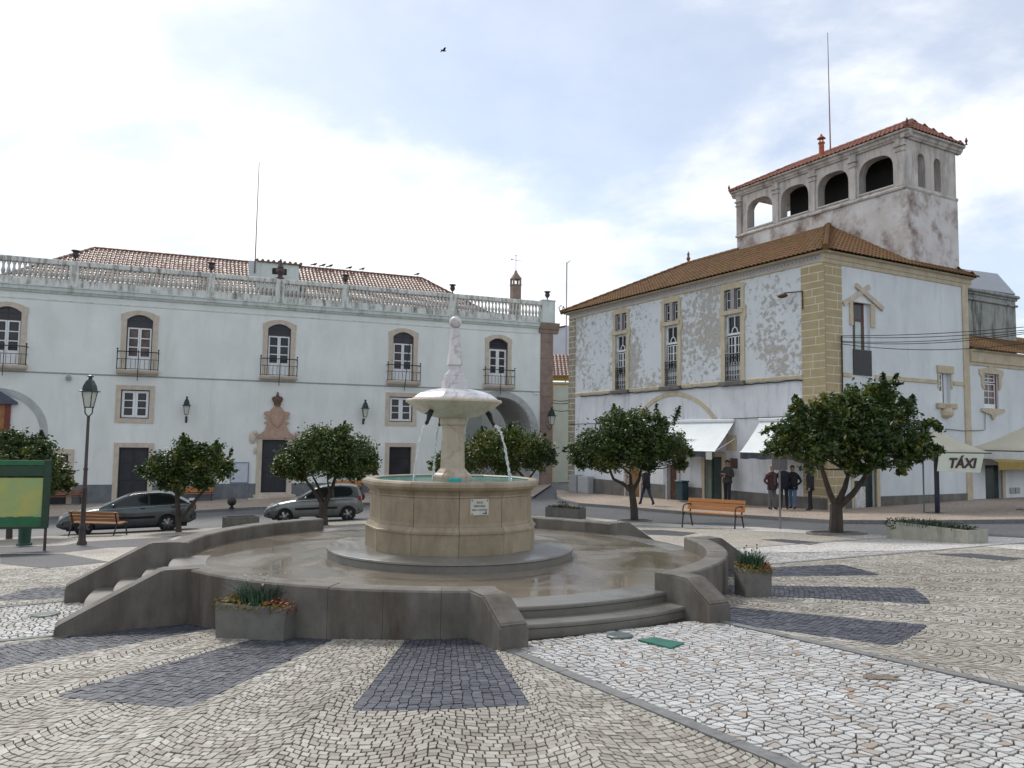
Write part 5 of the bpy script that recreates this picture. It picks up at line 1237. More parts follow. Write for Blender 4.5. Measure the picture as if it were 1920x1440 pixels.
ridge('ridge_tiles', M_tile3, tw, (TL+2.2, ym, zt2+.04), (TR-.9, ym, zt2+.04)); ridge('ridge_tiles', M_tile3, tw, (TR+o_, DT-o_, ztop+.08), (TR-.9, ym, zt2+.04)); ridge('ridge_tiles', M_tile3, tw, (TL-o_, DT-o_, ztop+.08), (TL+2.2, ym, zt2+.04))
for px_, py_ in ((TR+o_, DT-o_), (TR+o_, TD+o_), (TL-o_, DT-o_)):
    d = MB(); d.lathe([(.06, 0), (.03, .08), (.07, .18), (.01, .36)], 8); d.build('corner_finial', M_rust, tw, loc=(px_, py_, ztop+.1))
# clay chimney pipe and mast on the tower
u_, zb_ = RF(1538, 290, DT+.5); zt_ = RF(1538, 262, DT+.5)[1]
cp = thing('clay_chimney', 'orange clay chimney pipe with little cap on the tower roof', 'chimney', RF.w(u_, DT+.6, 0), R_(-60.9))
d = MB(); d.lathe([(.13, 0), (.13, zt_-zb_-.0), (.17, zt_-zb_+.02), (.17, zt_-zb_+.08)], 12, (0, 0, zb_-.2)); d.build('pipe', mat('orange clay', (.38, .11, .05), .75, .2, 5), cp, smooth=True)
d = MB(); z_ = zt_-.1; [d.tube([(.1*math.cos(q), .1*math.sin(q), z_), (.1*math.cos(q), .1*math.sin(q), z_+.2)], .025, 5) for q in (0, 1.57, 3.14, 4.71)]; d.lathe([(.22, 0), (.12, .1), (.05, .14), (.06, .2), (.01, .25)], 10, (0, 0, z_+.18)); d.build('cap', bpy.data.materials['orange clay'], cp)
u_, zb_ = RF(1557, 280, DT+.9); zt_ = RF(1550, 62, DT+.9)[1]
d = MB(); d.tube([(0, 0, zb_-.4), (0, 0, zb_+.2), (-.06, 0, zt_)], [.06, .035, .015], 6); d.build('lightning_rod', mat('rusty pink rod', (.25, .12, .11), .6), label='tall thin rod rising from the tower roof beside the clay chimney', cat='rod', loc=RF.w(u_, DT+.9, 0), rot=R_(-60.9))
# ---- awnings over the shops
M_awn = mat('white awning canvas', (.72, .76, .77), .7, .06, 1.2, bmp=.08); M_awnv = mat('dark valance', (.05, .055, .075), .7, .2, 4)
def awning(xl, xr, out, label, txt=None, zt=2.68, pxb=None):
    zb = pxb; r = thing('shop_awning', label, 'awning', (C0[0], C0[1], 0), R_(-60.9), 'awnings on the corner house')
    d = MB(); n_ = 8; P_ = []
    for i in range(n_+1):
        t_ = i/n_; P_.append((-out*t_, zt+(zb-zt)*t_-.05*4*t_*(1-t_)))
    d.add([(xl, p[0], p[1]) for p in P_]+[(xr, p[0], p[1]) for p in P_], [(i, i+1, n_+1+i+1, n_+1+i) for i in range(n_)]); o = d.build('canvas', M_awn, r); o.modifiers.new('t', 'SOLIDIFY').thickness = .012
    d = MB(); m_ = 24
    d.add([(xl+(xr-xl)*k/m_, -out-.01*math.sin(k*1.7), zb+.0) for k in range(m_+1)]+[(xl+(xr-xl)*k/m_, -out-.02*math.sin(k*1.7+.5), zb-.28-.02*math.sin(k*.9)) for k in range(m_+1)], [(k, k+1, m_+2+k, m_+1+k) for k in range(m_)]); o = d.build('valance', M_awnv, r); o.modifiers.new('t', 'SOLIDIFY').thickness = .008
    d = MB(); d.tube([(xl, -.02, zt-.85), (xl+.02, -out, zb-.02)], .02, 6); d.tube([(xr, -.02, zt-.85), (xr-.02, -out, zb-.02)], .02, 6); d.tube([(xl-.03, -out, zb-.01), (xr+.03, -out, zb-.01)], .025, 6); d.build('frame', M_wpaint, r)
    d = MB(); d.bbox(xl-.05, xr+.05, -.14, 0, zt-.08, zt+.06, .02); d.build('roller_box', M_wpaint, r)
    return r, (lambda t_: (-out*t_, zt+(zb-zt)*t_-.05*4*t_*(1-t_)))
OUT = 1.25
zaw = RF(1341, 846, -OUT)[1]; xr1 = RF(1378, 789)[0]; xl1 = RF(1265, 789)[0]-.6
r_, fpos = awning(xl1, xr1, OUT, 'white canvas shop awning with small dark lettering and drooping valance', pxb=zaw)
sl = math.atan2(2.68-zaw, OUT)
# two short worn lines of script, too small and faded to read
R2 = random.Random(12); fl_ = mat('faded lettering', (.34, .34, .36), .8)
for t0_, xa_, xb_ in ((.60, -.35, .35), (.64, -.6, .1), (.80, -.75, .25)):
    x_ = (xl1+xr1)/2+xa_+.35; xe_ = (xl1+xr1)/2+xb_+.35
    while x_ < xe_:
        w_ = R2.uniform(.03, .09); t1_ = t0_+R2.uniform(-.02, .02); t2_ = t1_+R2.uniform(.012, .05); a, b_ = fpos(t1_), fpos(t2_); sh_ = R2.uniform(-.04, .04)
        d = MB(); d.add([(x_, a[0]-.02, a[1]+.012), (x_+w_, a[0]-.02, a[1]+.012), (x_+w_+sh_, b_[0]-.02, b_[1]+.012), (x_+sh_, b_[0]-.02, b_[1]+.012)], [(0, 1, 2, 3)]); d.build('faded_letter', fl_, r_); x_ += w_+R2.uniform(.015, .05)
d = MB(); d.box(xr1-.5, xr1-.12, -OUT-.05, -OUT-.03, zaw-.38, zaw-.04); d.build('paper_sign', M_plaque, r_)
zaw2 = RF(1386, 846, -OUT)[1]; xl2 = RF(1427, 788)[0]
awning(xl2, -.1, OUT, 'white canvas awning at the corner of the peeling house beside the quoins', pxb=zaw)
# ---- cables on the house
M_cable = mat('black cable', (.015, .015, .017), .6, .1, 5, bmp=0)
def cable(pts, r=.02, label='black cable', nm='cable', grp='cables on the house fronts'):
    d = MB(); d.tube(pts, r, 5); return d.build(nm, M_cable, label=label, cat='cable', group=grp)
def fr(x, y, off=-.06): u, z = RF(x, y, off); return RF.w(u, off, z)
def sd_(x, y, off=-.06): u, z = RS(x, y, off); return RS.w(u, off, z)
R2 = random.Random(3)
cable([fr(1088+i*10.4, 743.5-i*10.4*.0745+R2.uniform(-1, 1)) for i in range(41)], .03, 'thick black cable sagging under the ochre band above the shop arch')
cable([fr(1068, 795.5), fr(1150, 793), fr(1300, 788), fr(1400, 784), fr(1503, 780)], .018, 'thin black cable running level above the white shop awnings')
cable([sd_(1578, 629, -.09), sd_(1579, 660, -.09), sd_(1579.5, 720, -.09), sd_(1580, 800, -.09), sd_(1581, 880, -.09)], .03, 'black drainpipe cable down the quoin edge beside the gabled window')
for i, (y0, y1, yy) in enumerate(((629.5, 612, 606), (632, 617, 611), (640, 628, 612), (641.5, 630, 614), (645, 643, 634))):
    a = np.array(sd_(1579, y0, -.1)); b_ = np.array(aty(1990, yy, 27.5)); cable(catenary(a, b_, .12+.05*i), .014, ('topmost of the overhead cables running past the gabled window', 'second overhead cable from the top running past the gabled window', 'third overhead cable from the top running past the gabled window', 'fourth overhead cable from the top running past the gabled window', 'lowest sagging overhead cable running past the gabled window')[i], 'overhead_cable', 'overhead cables')
cable([sd_(1772, 804.5), sd_(1790, 806), sd_(1808, 808), sd_(1840, 807), sd_(1847, 806), sd_(1847, 775)], .015, 'thin black cable below the small windows of the right hand house')
# ================================================================== house beside it (right edge)
rh = thing('low_house', 'lower white house with ochre cornice, small ornate window and yellow awning', 'house', (C0[0], C0[1], 0), R_(29.1))
A_ = SE+.09; B_ = 24.; ZC = (RS(1815, 683)[1]+RS(1920, 693)[1])/2
wn = rect(RS, (1845, 1872, 701, 766)); dn = rect(RS, (1848, 1879, 872, 955))
mb = MB(); wall_holes(mb, [(A_, ZB), (B_, ZB), (B_, ZC), (A_, ZC)], [[(wn[0], wn[2]), (wn[1], wn[2]), (wn[1], wn[3]), (wn[0], wn[3])], [(dn[0], ZB+.5), (dn[1], ZB+.5), (dn[1], dn[3]), (dn[0], dn[3])]], 0, .22); mb.build('wall', M_rwall, rh)
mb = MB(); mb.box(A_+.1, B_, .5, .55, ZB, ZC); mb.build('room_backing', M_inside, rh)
zc2 = RS(1815, 655)[1]
mb = MB(); extr(mb, [(.1, ZC-.03), (-.05, ZC-.02), (-.07, ZC+.1), (-.13, ZC+.14), (-.16, zc2-.12), (-.26, zc2-.06), (-.28, zc2), (.1, zc2+.02)], A_, B_); mb.build('cornice', M_cream, rh)
tile_roof('roof', M_tile2, rh, (A_, -.42, zc2), (B_, -.42, zc2), (A_, 4.6, zc2+2.0), (B_, 4.6, zc2+2.0), .24, .4, seed=21)
u0, u1, z0, z1 = wn; uc = (u0+u1)/2
d = MB(); hp = [(u1+.1, z1-.75), (u1+.22, z1-.55), (u1+.22, z1-.2), (u1+.38, z1-.05), (u1+.38, z1+.18), (uc+.25, z1+.28), (uc, z1+.5)]
d.prism([(u1-.0, z1-.75)]+hp+[(2*uc-p[0], p[1]) for p in hp[::-1][1:]]+[(u0, z1-.75), (u0, z1), (u1, z1)], -.05, .02); so = d.build('ornate_window', M_cream, rh)
d = MB(); d.prism([(u0-.35, z0-.14), (uc-.2, z0-.3), (uc, z0-.55), (uc+.2, z0-.3), (u1+.35, z0-.14), (u1+.3, z0), (u0-.3, z0)], -.1, .02); d.build('sill', M_cream, so)
glaze(so, u0+.02, u1-.1, z0+.02, z0+(z1-z0)*.72, .16, 2, 3, .05, .035, M_wpaint, M_curt, panel=.2); glaze(so, u0+.02, u1-.1, z0+(z1-z0)*.75, z1-.02, .16, 2, 2, .05, .035, M_wpaint, M_curt); d = MB(); d.box(u1-.1, u1, .1, .17, z0, z1); d.build('red_jamb', mat('red jamb', (.2, .05, .04), .6), so)
u0, u1, z0, z1 = dn; d = MB(); d.box(u0, u1, .16, .2, ZB, z1); so = d.build('dark_door', M_gnglass, rh); d = MB(); d.bbox(u1, u1+.22, -.05, .05, ZB, z1, .01); d.build('jamb', M_cream, so)
d = MB(); zt = RS(1878, 850)[1]; zb = RS(1878, 881, -1.)[1]; d.add([(u0-.7, -.02, zt), (B_-6, -.02, zt), (B_-6, -1.0, zb+.34), (u0-.7, -1.0, zb+.34), (u0-.7, -1.0, zb), (B_-6, -1.0, zb)], [(0, 1, 2, 3), (3, 2, 5, 4)]); o = d.build('yellow_awning', mat('mustard awning', (.30, .22, .06), .8, .15, 2), rh); o.modifiers.new('t', 'SOLIDIFY').thickness = .01
for a, b_ in ((A_, dn[0]-.02), (dn[1]+.25, B_)): d = MB(); d.bbox(a, b_, -.05, .02, ZB, RS(1830, 936)[1], .008); d.build('plinth_slab', M_grplinth, rh)
d = MB(); ux, zx = RS(1893, 920); [d.bbox(ux+k*.45, ux+.36+k*.45, -.05, 0, zx-.14, zx+.14, .01) for k in range(2)]; d.build('meter_boxes', mat('grey meter', (.3, .32, .32), .6), rh, kind='stuff')
# grey rendered chimney block with a glass skylight behind
gb = thing('chimney_block', 'big mottled grey chimney block with moulded top behind the low house', 'chimney', (C0[0], C0[1], 0), R_(29.1))
OB = 3.0; a_, zt = RS(1806, 545, OB); b_, _ = RS(1903, 545, OB); zlow = RS(1850, 645, OB)[1]
M_blk = mat('mottled grey render', (.34, .36, .345), .9, .2, 1.5, bscale=20, c2=(.25, .265, .25), stain=(1.1, (.09, .095, .09), .5, .64))
d = MB(); d.box(a_, b_, OB, OB+1.6, zlow-1.6, zt-.1); d.build('stack', M_blk, gb)
zmid = RS(1850, 566, OB)[1]
d = MB(); d.bbox(a_, b_+.12, OB-.1, OB+1.7, zmid-.05, zmid+.07, .03); d.build('lower_moulding', M_blk, gb)
d = MB(); d.bbox(a_, b_+.10, OB-.08, OB+1.66, zt-.1, zt+.02, .03); d.bbox(a_, b_+.2, OB-.18, OB+1.76, zt+.02, zt+.2, .05); d.build('upper_moulding', M_blk, gb)
d = MB(); p_ = RS(1806, 532, OB-.1); q_ = RS(1903, 515, OB-.1); d.add([(p_[0], OB-.1, p_[1]-.15), (q_[0], OB-.1, p_[1]-.05), (q_[0]+.1, OB+.9, q_[1]+.25), (p_[0], OB+.9, q_[1]+.05)], [(0, 1, 2, 3)]); o = d.build('skylight', mat('skylight glass', (.25, .28, .30), .08, .1, 2, bmp=0), gb); o.modifiers.new('t', 'SOLIDIFY').thickness = .1
# ================================================================== lane between the two big houses
LY = 60.
ah = thing('lane_house', 'narrow cream house with yellow trim and tiled roof closing the lane', 'house', (0, 0, 0))
def al_(x, y, Y=LY): p = aty(x, y, Y); return p[0], p[2]
x0, zt = al_(1030, 716); x1, _ = al_(1075, 716); zb = al_(1050, 945)[1]
M_creamw = mat('cream lane wall', (.60, .62, .52), .88, .1, 1); M_yel = mat('yellow ochre paint', (.50, .28, .04), .8, .15, 2)
d = MB(); d.box(x0, x1, LY, LY+4, zb-1, zt); d.build('wall', M_creamw, ah)
d = MB(); d.box(x0, x1, LY-.06, LY+.02, al_(1050, 714)[1], al_(1050, 705)[1]); d.box(x0, x1, LY-.04, LY, al_(1050, 722)[1], al_(1050, 719)[1]); d.build('cornice', M_yel, ah)
d = MB(); d.box(x0, x1, LY-.05, LY, zb-1, al_(1050, 909)[1]); d.build('skirting', M_yel, ah)
d = MB(); d.box(x0-.1, al_(1036.5, 800)[0], LY-.045, LY, zb-1, zt); d.build('corner_strip', M_yel, ah)
tile_roof('roof', M_tile, ah, (x0-.4, LY-.4, al_(1050, 705)[1]), (x1+.4, LY-.4, al_(1050, 705)[1]), (x0-.4, LY+3.2, al_(1050, 665, LY+3.2)[1]), (x1+.4, LY+3.2, al_(1050, 665, LY+3.2)[1]), .28, .4, seed=31)
bh = thing('white_gable_house', 'tall plain whitewashed wall with slanting top rising behind the lane house', 'house', (0, 0, 0))
Y2 = 66.; d = MB(); d.prism([al_(1024, 700, Y2), al_(1080, 700, Y2), al_(1080, 608, Y2), al_(1062, 611, Y2), al_(1035, 619, Y2), al_(1024, 622, Y2)], Y2, Y2+3); d.build('wall', mat('lilac white wall', (.60, .60, .66), .88, .08, 1), bh)
d = MB(); d.tube([(al_(1033, 618, Y2)[0], Y2-.1, al_(1033, 617, Y2)[1]), (al_(1063, 611, Y2)[0], Y2-.1, al_(1063, 611, Y2)[1])], .06, 6); d.build('gutter', M_iron, bh)
p = aty(1061, 690, 64.); d = MB(); d.tube([(0, 0, -1), (0, 0, aty(1060, 492, 64)[2]-p[2])], .05, 6); zt = aty(1060, 492, 64)[2]-p[2]; d.tube([(0, 0, zt-.1), (.28, 0, zt+.15)], .03, 6); d.tube([(0, 0, -1), (0, 1.2, -1.2)], .05, 6); d.build('antenna_pole', mat('grey pole', (.32, .31, .33), .5), label='thin grey antenna pole rising above the lane between the houses', cat='pole', loc=tuple(p))
for i, (ya, yb, l_) in enumerate(((750, 750, 'uppermost black cable strung across the lane between the two houses'), (755, 755, 'middle black cable strung across the lane between the two houses'), (768, 769.5, 'lowest black cable strung across the lane between the two houses'))):
    cable(catenary(LB.w(U1, -.05, LB(1034, ya)[1]), fr(1067, yb, -.05), .08), .025, l_, 'lane_cable', 'cables across the lane')
# lantern on the brown corner
wall_lamp(LB, (1026, 764, 800), 'dark wall lantern on the brown stone corner beside the lane', 1.05, .75)
# pavement along the corner house
PKR = [(1044, 935), (1050, 940), (1085, 948), (1159, 953.5), (1276, 964), (1388, 971), (1481, 977), (1556, 982), (1657, 983), (1760, 983), (1860, 982), (1960, 981), (2150, 980)]
def inw(P_, u, y=.0): return P_.w(u, y, 0)[:2]
kerbed('right_pavement', PKR, [inw(RS, 24.), inw(RS, 0.), inw(RF, BX), tuple(np.array(inw(RF, BX))+np.array([-.6, 1.5]))])
HP = .12
# ================================================================== street furniture
M_wood = mat('orange varnished slat', (.42, .165, .035), .45, .18, 3, stretch=(.4, 5, 5), bscale=30, bmp=.08)
M_wood2 = mat('faded red brown slat', (.20, .085, .045), .6, .2, 3, stretch=(.4, 5, 5))
M_blmetal = mat('dark bench metal', (.045, .04, .04), .4, .2, 12, metal=.5)
def bench(loc, rot, label, wood, ln=1.75):
    r = thing('bench', label, 'bench', loc, rot, 'slatted benches')
    for k in range(3): d = MB(); d.bbox(-ln/2, ln/2, -.25+k*.155, -.25+k*.155+.14, .43-.012*k, .465-.012*k, .008); d.build('seat_slat', wood, r)
    for k in range(3):
        z = .50+k*.112; y0 = .235+k*.035; d = MB(); d.M = Matrix.Translation((0, y0, z)) @ Matrix.Rotation(-.30, 4, 'X'); d.bbox(-ln/2, ln/2, -.014, .014, 0, .104, .007); d.build('back_slat', wood, r)
    for s in (-1, 1):
        x = s*(ln/2-.09)
        d = MB(); d.tube([(x, -.36, .0), (x, -.335, .12), (x, -.29, .34), (x, -.24, .42), (x, -.1, .425), (x, .15, .405), (x, .235, .45), (x, .345, .82)], .024, 8); d.build('frame', M_blmetal, r, smooth=True)
        d = MB(); d.tube([(x, .40, .0), (x, .34, .16), (x, .23, .40)], .024, 8); d.build('leg', M_blmetal, r, smooth=True)
        d = MB(); d.tube([(x, -.29, .36), (x, -.31, .52), (x, -.25, .63), (x, -.1, .665), (x, .29, .655)], .02, 8); d.build('armrest', M_blmetal, r, smooth=True)
    return r
def on(p, dz=0.): return (p[0], p[1], g(p[0], p[1])+dz)
pr = gnd(1336, 994); bench(on(pr, Z_PL), R_(-35.8), 'orange slatted bench standing alone near the kerb between two orange trees', M_wood)
pl_ = gnd(184, 1007); bench(on(pl_, Z_PL), R_(174), 'orange brown slatted bench seen from behind beside the grey sedan', mat('worn orange slat', (.30, .125, .045), .55, .25, 3, stretch=(.4, 5, 5)))
for px_, lab, w_ in ((124, 'dark red slatted bench against the wall behind the street lamp', M_wood2), (370, 'orange slatted bench against the wall behind the tree beside the sedan', M_wood), (650, 'orange slatted bench against the wall behind the silver hatchback', M_wood)):
    u_ = LB(px_, 920)[0]; q = LB.w(u_, -.62, 0); bench(on(q, HP), R_(21.8), lab, w_)
# street lamp
lp_ = gnd(153, 1025); zt = aty(164, 703, lp_[1])[2]; gz = g(lp_[0], lp_[1])+Z_PL; H_ = zt-gz
sl_ = thing('street_lamp', 'tall street lamp with brown pole and green four sided lantern', 'street lamp', on(lp_, Z_PL))
M_pole = mat('dark brown pole', (.05, .034, .034), .5, .25, 8)
hl = H_-.98
d = MB(); d.lathe([(.125, 0), (.125, .07), (.095, .12), (.085, .46), (.09, .50), (.07, .55), (.06, .6), (.06, 1.5), (.068, 1.52), (.068, 1.56), (.055, 1.58), (.048, hl*.55), (.06, hl*.552), (.06, hl*.565), (.045, hl*.57), (.038, hl-.15)], 12); d.build('pole', M_pole, sl_, smooth=True)
d = MB(); d.tube([(0, 0, hl-.2), (-.10, 0, hl-.08), (-.11, 0, hl+.08)], .018, 6); d.tube([(0, 0, hl-.2), (.10, 0, hl-.08), (.11, 0, hl+.08)], .018, 6); d.build('yoke', M_lampgreen, sl_)
lantern(sl_, hl+.08, .78)
# information board
ib = gnd(83, 1036); sc_ = pxm(ib[1])
bd = thing('information_board', 'green framed information board with yellow green map on thin posts', 'board', on(ib, Z_PL), R_(14))
M_grn = mat('green board frame', (.012, .045, .022), .5, .25, 6); M_grnb = mat('bright green band', (.01, .12, .045), .5, .2, 4)
m, t, b = nt('map print'); v = coords(t); f = noise(t, v, 1.6, 4); col = ramp(t, f, [(.3, (.22, .36, .17)), (.5, (.33, .38, .13)), (.7, (.44, .40, .10))]); f2 = noise(t, v, 14, 5, .7); col = mix(t, ramp(t, f2, [(.55, 0), (.6, .35)]), col, (.20, .32, .22)); L(t, col, b.inputs['Base Color']); b.inputs['Roughness'].default_value = .3; M_map = m
z_ = lambda y: aty(83, y, ib[1])[2]-gz+(gz-(g(ib[0], ib[1])+Z_PL))
zb0 = g(ib[0], ib[1])+Z_PL; z_ = lambda y: aty(83, y, ib[1])[2]-zb0
wB = 2.5
for x_, nm in ((0, 'post'), (-wB, 'post')): d = MB(); d.tube([(x_, 0, 0), (x_, 0, z_(870))], .035, 8); d.build(nm, M_pole if x_ == 0 else M_grn, bd)
d = MB(); d.bbox(-wB+.04, -.03, -.03, .03, z_(968), z_(896), .006); d.build('map_panel', M_map, bd)
d = MB(); d.bbox(-wB+.04, -.03, -.032, .032, z_(986), z_(969), .006); d.build('lower_band', M_grnb, bd)
d = MB(); d.bbox(-wB-.05, .06, -.05, .05, z_(893), z_(874), .008); d.bbox(-wB-.05, .02, -.04, .04, z_(873), z_(863), .008); d.build('header', M_grn, bd)
d = MB(); d.bbox(-wB, .0, -.052, .052, z_(872.5), z_(863.5), .006); d.build('upper_band', M_grnb, bd)
d = MB(); d.bbox(-.1, .05, -.06, .06, z_(990), z_(862), .01); d.bbox(-wB, .0, -.045, .045, z_(991), z_(986.5), .008); d.build('side_rail', M_grn, bd)
# green litter bin behind it
lbp = gnd(45, 1026); d = MB(); d.lathe([(.2, 0), (.2, .05), (.15, .08), (.17, .7), (.22, .95), (.24, 1.0), (.20, 1.05), (.05, 1.1)], 14); d.build('litter_bin', mat('bottle green bin', (.015, .06, .04), .5, .2, 5), label='bottle green litter bin standing under the information board', cat='bin', loc=on(lbp, Z_PL), smooth=True)
# ball bollards at the left kerb
for px_, lab in (((434, 954), 'dark ball bollard on the pavement left of the carved portal'), ((676, 944), 'dark ball bollard on the pavement behind the silver hatchback')):
    p = gnd(px_[0], px_[1]+4); d = MB(); d.lathe([(.12, 0), (.12, .06), (.07, .1), (.07, .16)], 12); d.ball((0, 0, .35), .22, 16, 12); d.build('ball_bollard', mat('dark iron ball', (.03, .025, .025), .6) if 'dark iron ball' not in bpy.data.materials else bpy.data.materials['dark iron ball'], label=lab, cat='bollard', group='ball bollards', loc=on(p, HP), smooth=True)
# utility cabinets
for (xa, xb, yb, yt, lab, gm_) in ((1080, 1094, 930.5, 897, 'taller pale grey utility cabinet against the far quoins of the corner house', .8), (1096, 1116, 935, 903.5, 'wide grey utility cabinet with slotted door beside the taller cabinet', 1)):
    a = RF((xa+xb)/2, yb); u0, u1 = RF(xa, 915)[0], RF(xb, 915)[0]; q = RF.w((u0+u1)/2, -.30, 0); w_ = (u1-u0)/2
    r = thing('utility_cabinet', lab, 'cabinet', on(q, HP), R_(-60.9), 'utility cabinets'); h_ = (yb-yt)/pxm(43)+.05; w_ = min(w_, .55)
    d = MB(); d.bbox(-w_, w_, -.2, .2, 0, h_, .02); d.build('box', mat('cabinet grey %s' % gm_, (.36*gm_, .37*gm_, .39*gm_), .55, .1, 3), r); d = MB(); d.bbox(-w_+.05, w_-.05, -.215, -.19, .12, h_-.06, .008); [d.box(-w_+.1, -w_+.13, -.222, -.21, h_*.4, h_*.55)]; d.build('door', mat('cabinet door %s' % gm_, (.40*gm_, .41*gm_, .43*gm_), .5, .1, 3), r)
# waste bin by the house door
u_ = RF(1294, 930)[0]; q = RF.w(u_, -.5, 0); d = MB(); d.bbox(-.24, .24, -.22, .22, .06, .92, .04); d.bbox(-.27, .27, -.25, .25, .92, 1.0, .03); d.build('waste_bin', mat('dark teal bin', (.025, .06, .075), .5, .2, 4), label='dark teal waste bin against the house wall below the awning', cat='bin', loc=on(q, HP), rot=R_(-60.9))
# thin sign post and posts at the taxi rank
def post(px_, ytop, r, lab, m_, extra=None, nm='post'):
    p = gnd(*px_); h_ = aty(px_[0], ytop, p[1])[2]-g(p[0], p[1]); d = MB(); d.tube([(0, 0, 0), (0, 0, h_)], r, 8)
    if extra: extra(d, h_)
    return d.build(nm, m_, label=lab, cat='post', loc=on(p, .03), smooth=True)
post((1463, 995), 850, .03, 'thin grey steel post beside the road in front of the standing men', mat('grey steel post', (.20, .19, .20), .5), lambda d, h: (d.bbox(-.22, .22, -.02, .0, h-.5, h-.05, .005)))
post((1733, 967), 830, .03, 'thin greenish post standing before the taxi parasol', mat('greenish post', (.14, .17, .16), .5))
# plants
def blades(mb, c, n, r, h, w=.012, droop=.5, R2=None):
    R2 = R2 or rnd
    for k in range(n):
        a = R2.uniform(0, 2*PI); rr = r*math.sqrt(R2.random()); x, y = c[0]+rr*math.cos(a), c[1]+rr*math.sin(a); hh = h*R2.uniform(.55, 1.1); o = R2.uniform(.1, droop)*hh; a2 = a+R2.gauss(0, .6)
        dx, dy = math.cos(a2), math.sin(a2); px_, py_ = -dy*w, dx*w
        p1 = (x+dx*o*.35, y+dy*o*.35, c[2]+hh*.6); p2 = (x+dx*o, y+dy*o, c[2]+hh*(1-.15*R2.random()))
        mb.add([(x-px_, y-py_, c[2]-.02), (x+px_, y+py_, c[2]-.02), (p1[0]+px_, p1[1]+py_, p1[2]), (p1[0]-px_, p1[1]-py_, p1[2]), p2], [(0, 1, 2, 3), (3, 2, 4)])
def leafcloud(mb, box, n, s, R2, jz=0.):
    for k in range(n):
        x = R2.uniform(box[0], box[1]); y = R2.uniform(box[2], box[3]); z = R2.uniform(box[4], box[5])
        nrm = Vector((R2.gauss(0, 1), R2.gauss(0, 1), R2.gauss(.6, 1))).normalized(); a = nrm.orthogonal().normalized(); b_ = nrm.cross(a); ss = s*R2.uniform(.6, 1.3); c_ = Vector((x, y, z))
        mb.add([(c_-a*ss)[:], (c_+b_*ss*.5)[:], (c_+a*ss)[:], (c_-b_*ss*.5)[:]], [(0, 1, 2, 3)])
M_tuft = mat('carnation green', (.045, .10, .055), .6, .3, 8); M_succ = mat('yellow ochre succulent', (.22, .16, .025), .65, .35, 6); M_orng = mat('orange succulent', (.32, .09, .03), .6, .35, 6); M_soil = mat('planter soil', (.04, .03, .022), .95, .3, 9); M_conc = mat('exposed concrete', (.17, .165, .15), .85, .2, 6, bscale=60, bmp=.3, c2=(.12, .115, .105)); M_conc2 = mat('pale stained concrete', (.34, .33, .28), .85, .2, 3, bscale=40, stain=(2.2, (.16, .15, .11), .5, .72)); M_dkgr = mat('ground ivy', (.03, .06, .025), .6, .35, 8); M_bloom = mat('dry flower head', (.16, .05, .035), .7, .2, 5); M_wbloom = mat('pale flower', (.5, .5, .42), .6, .2, 5)
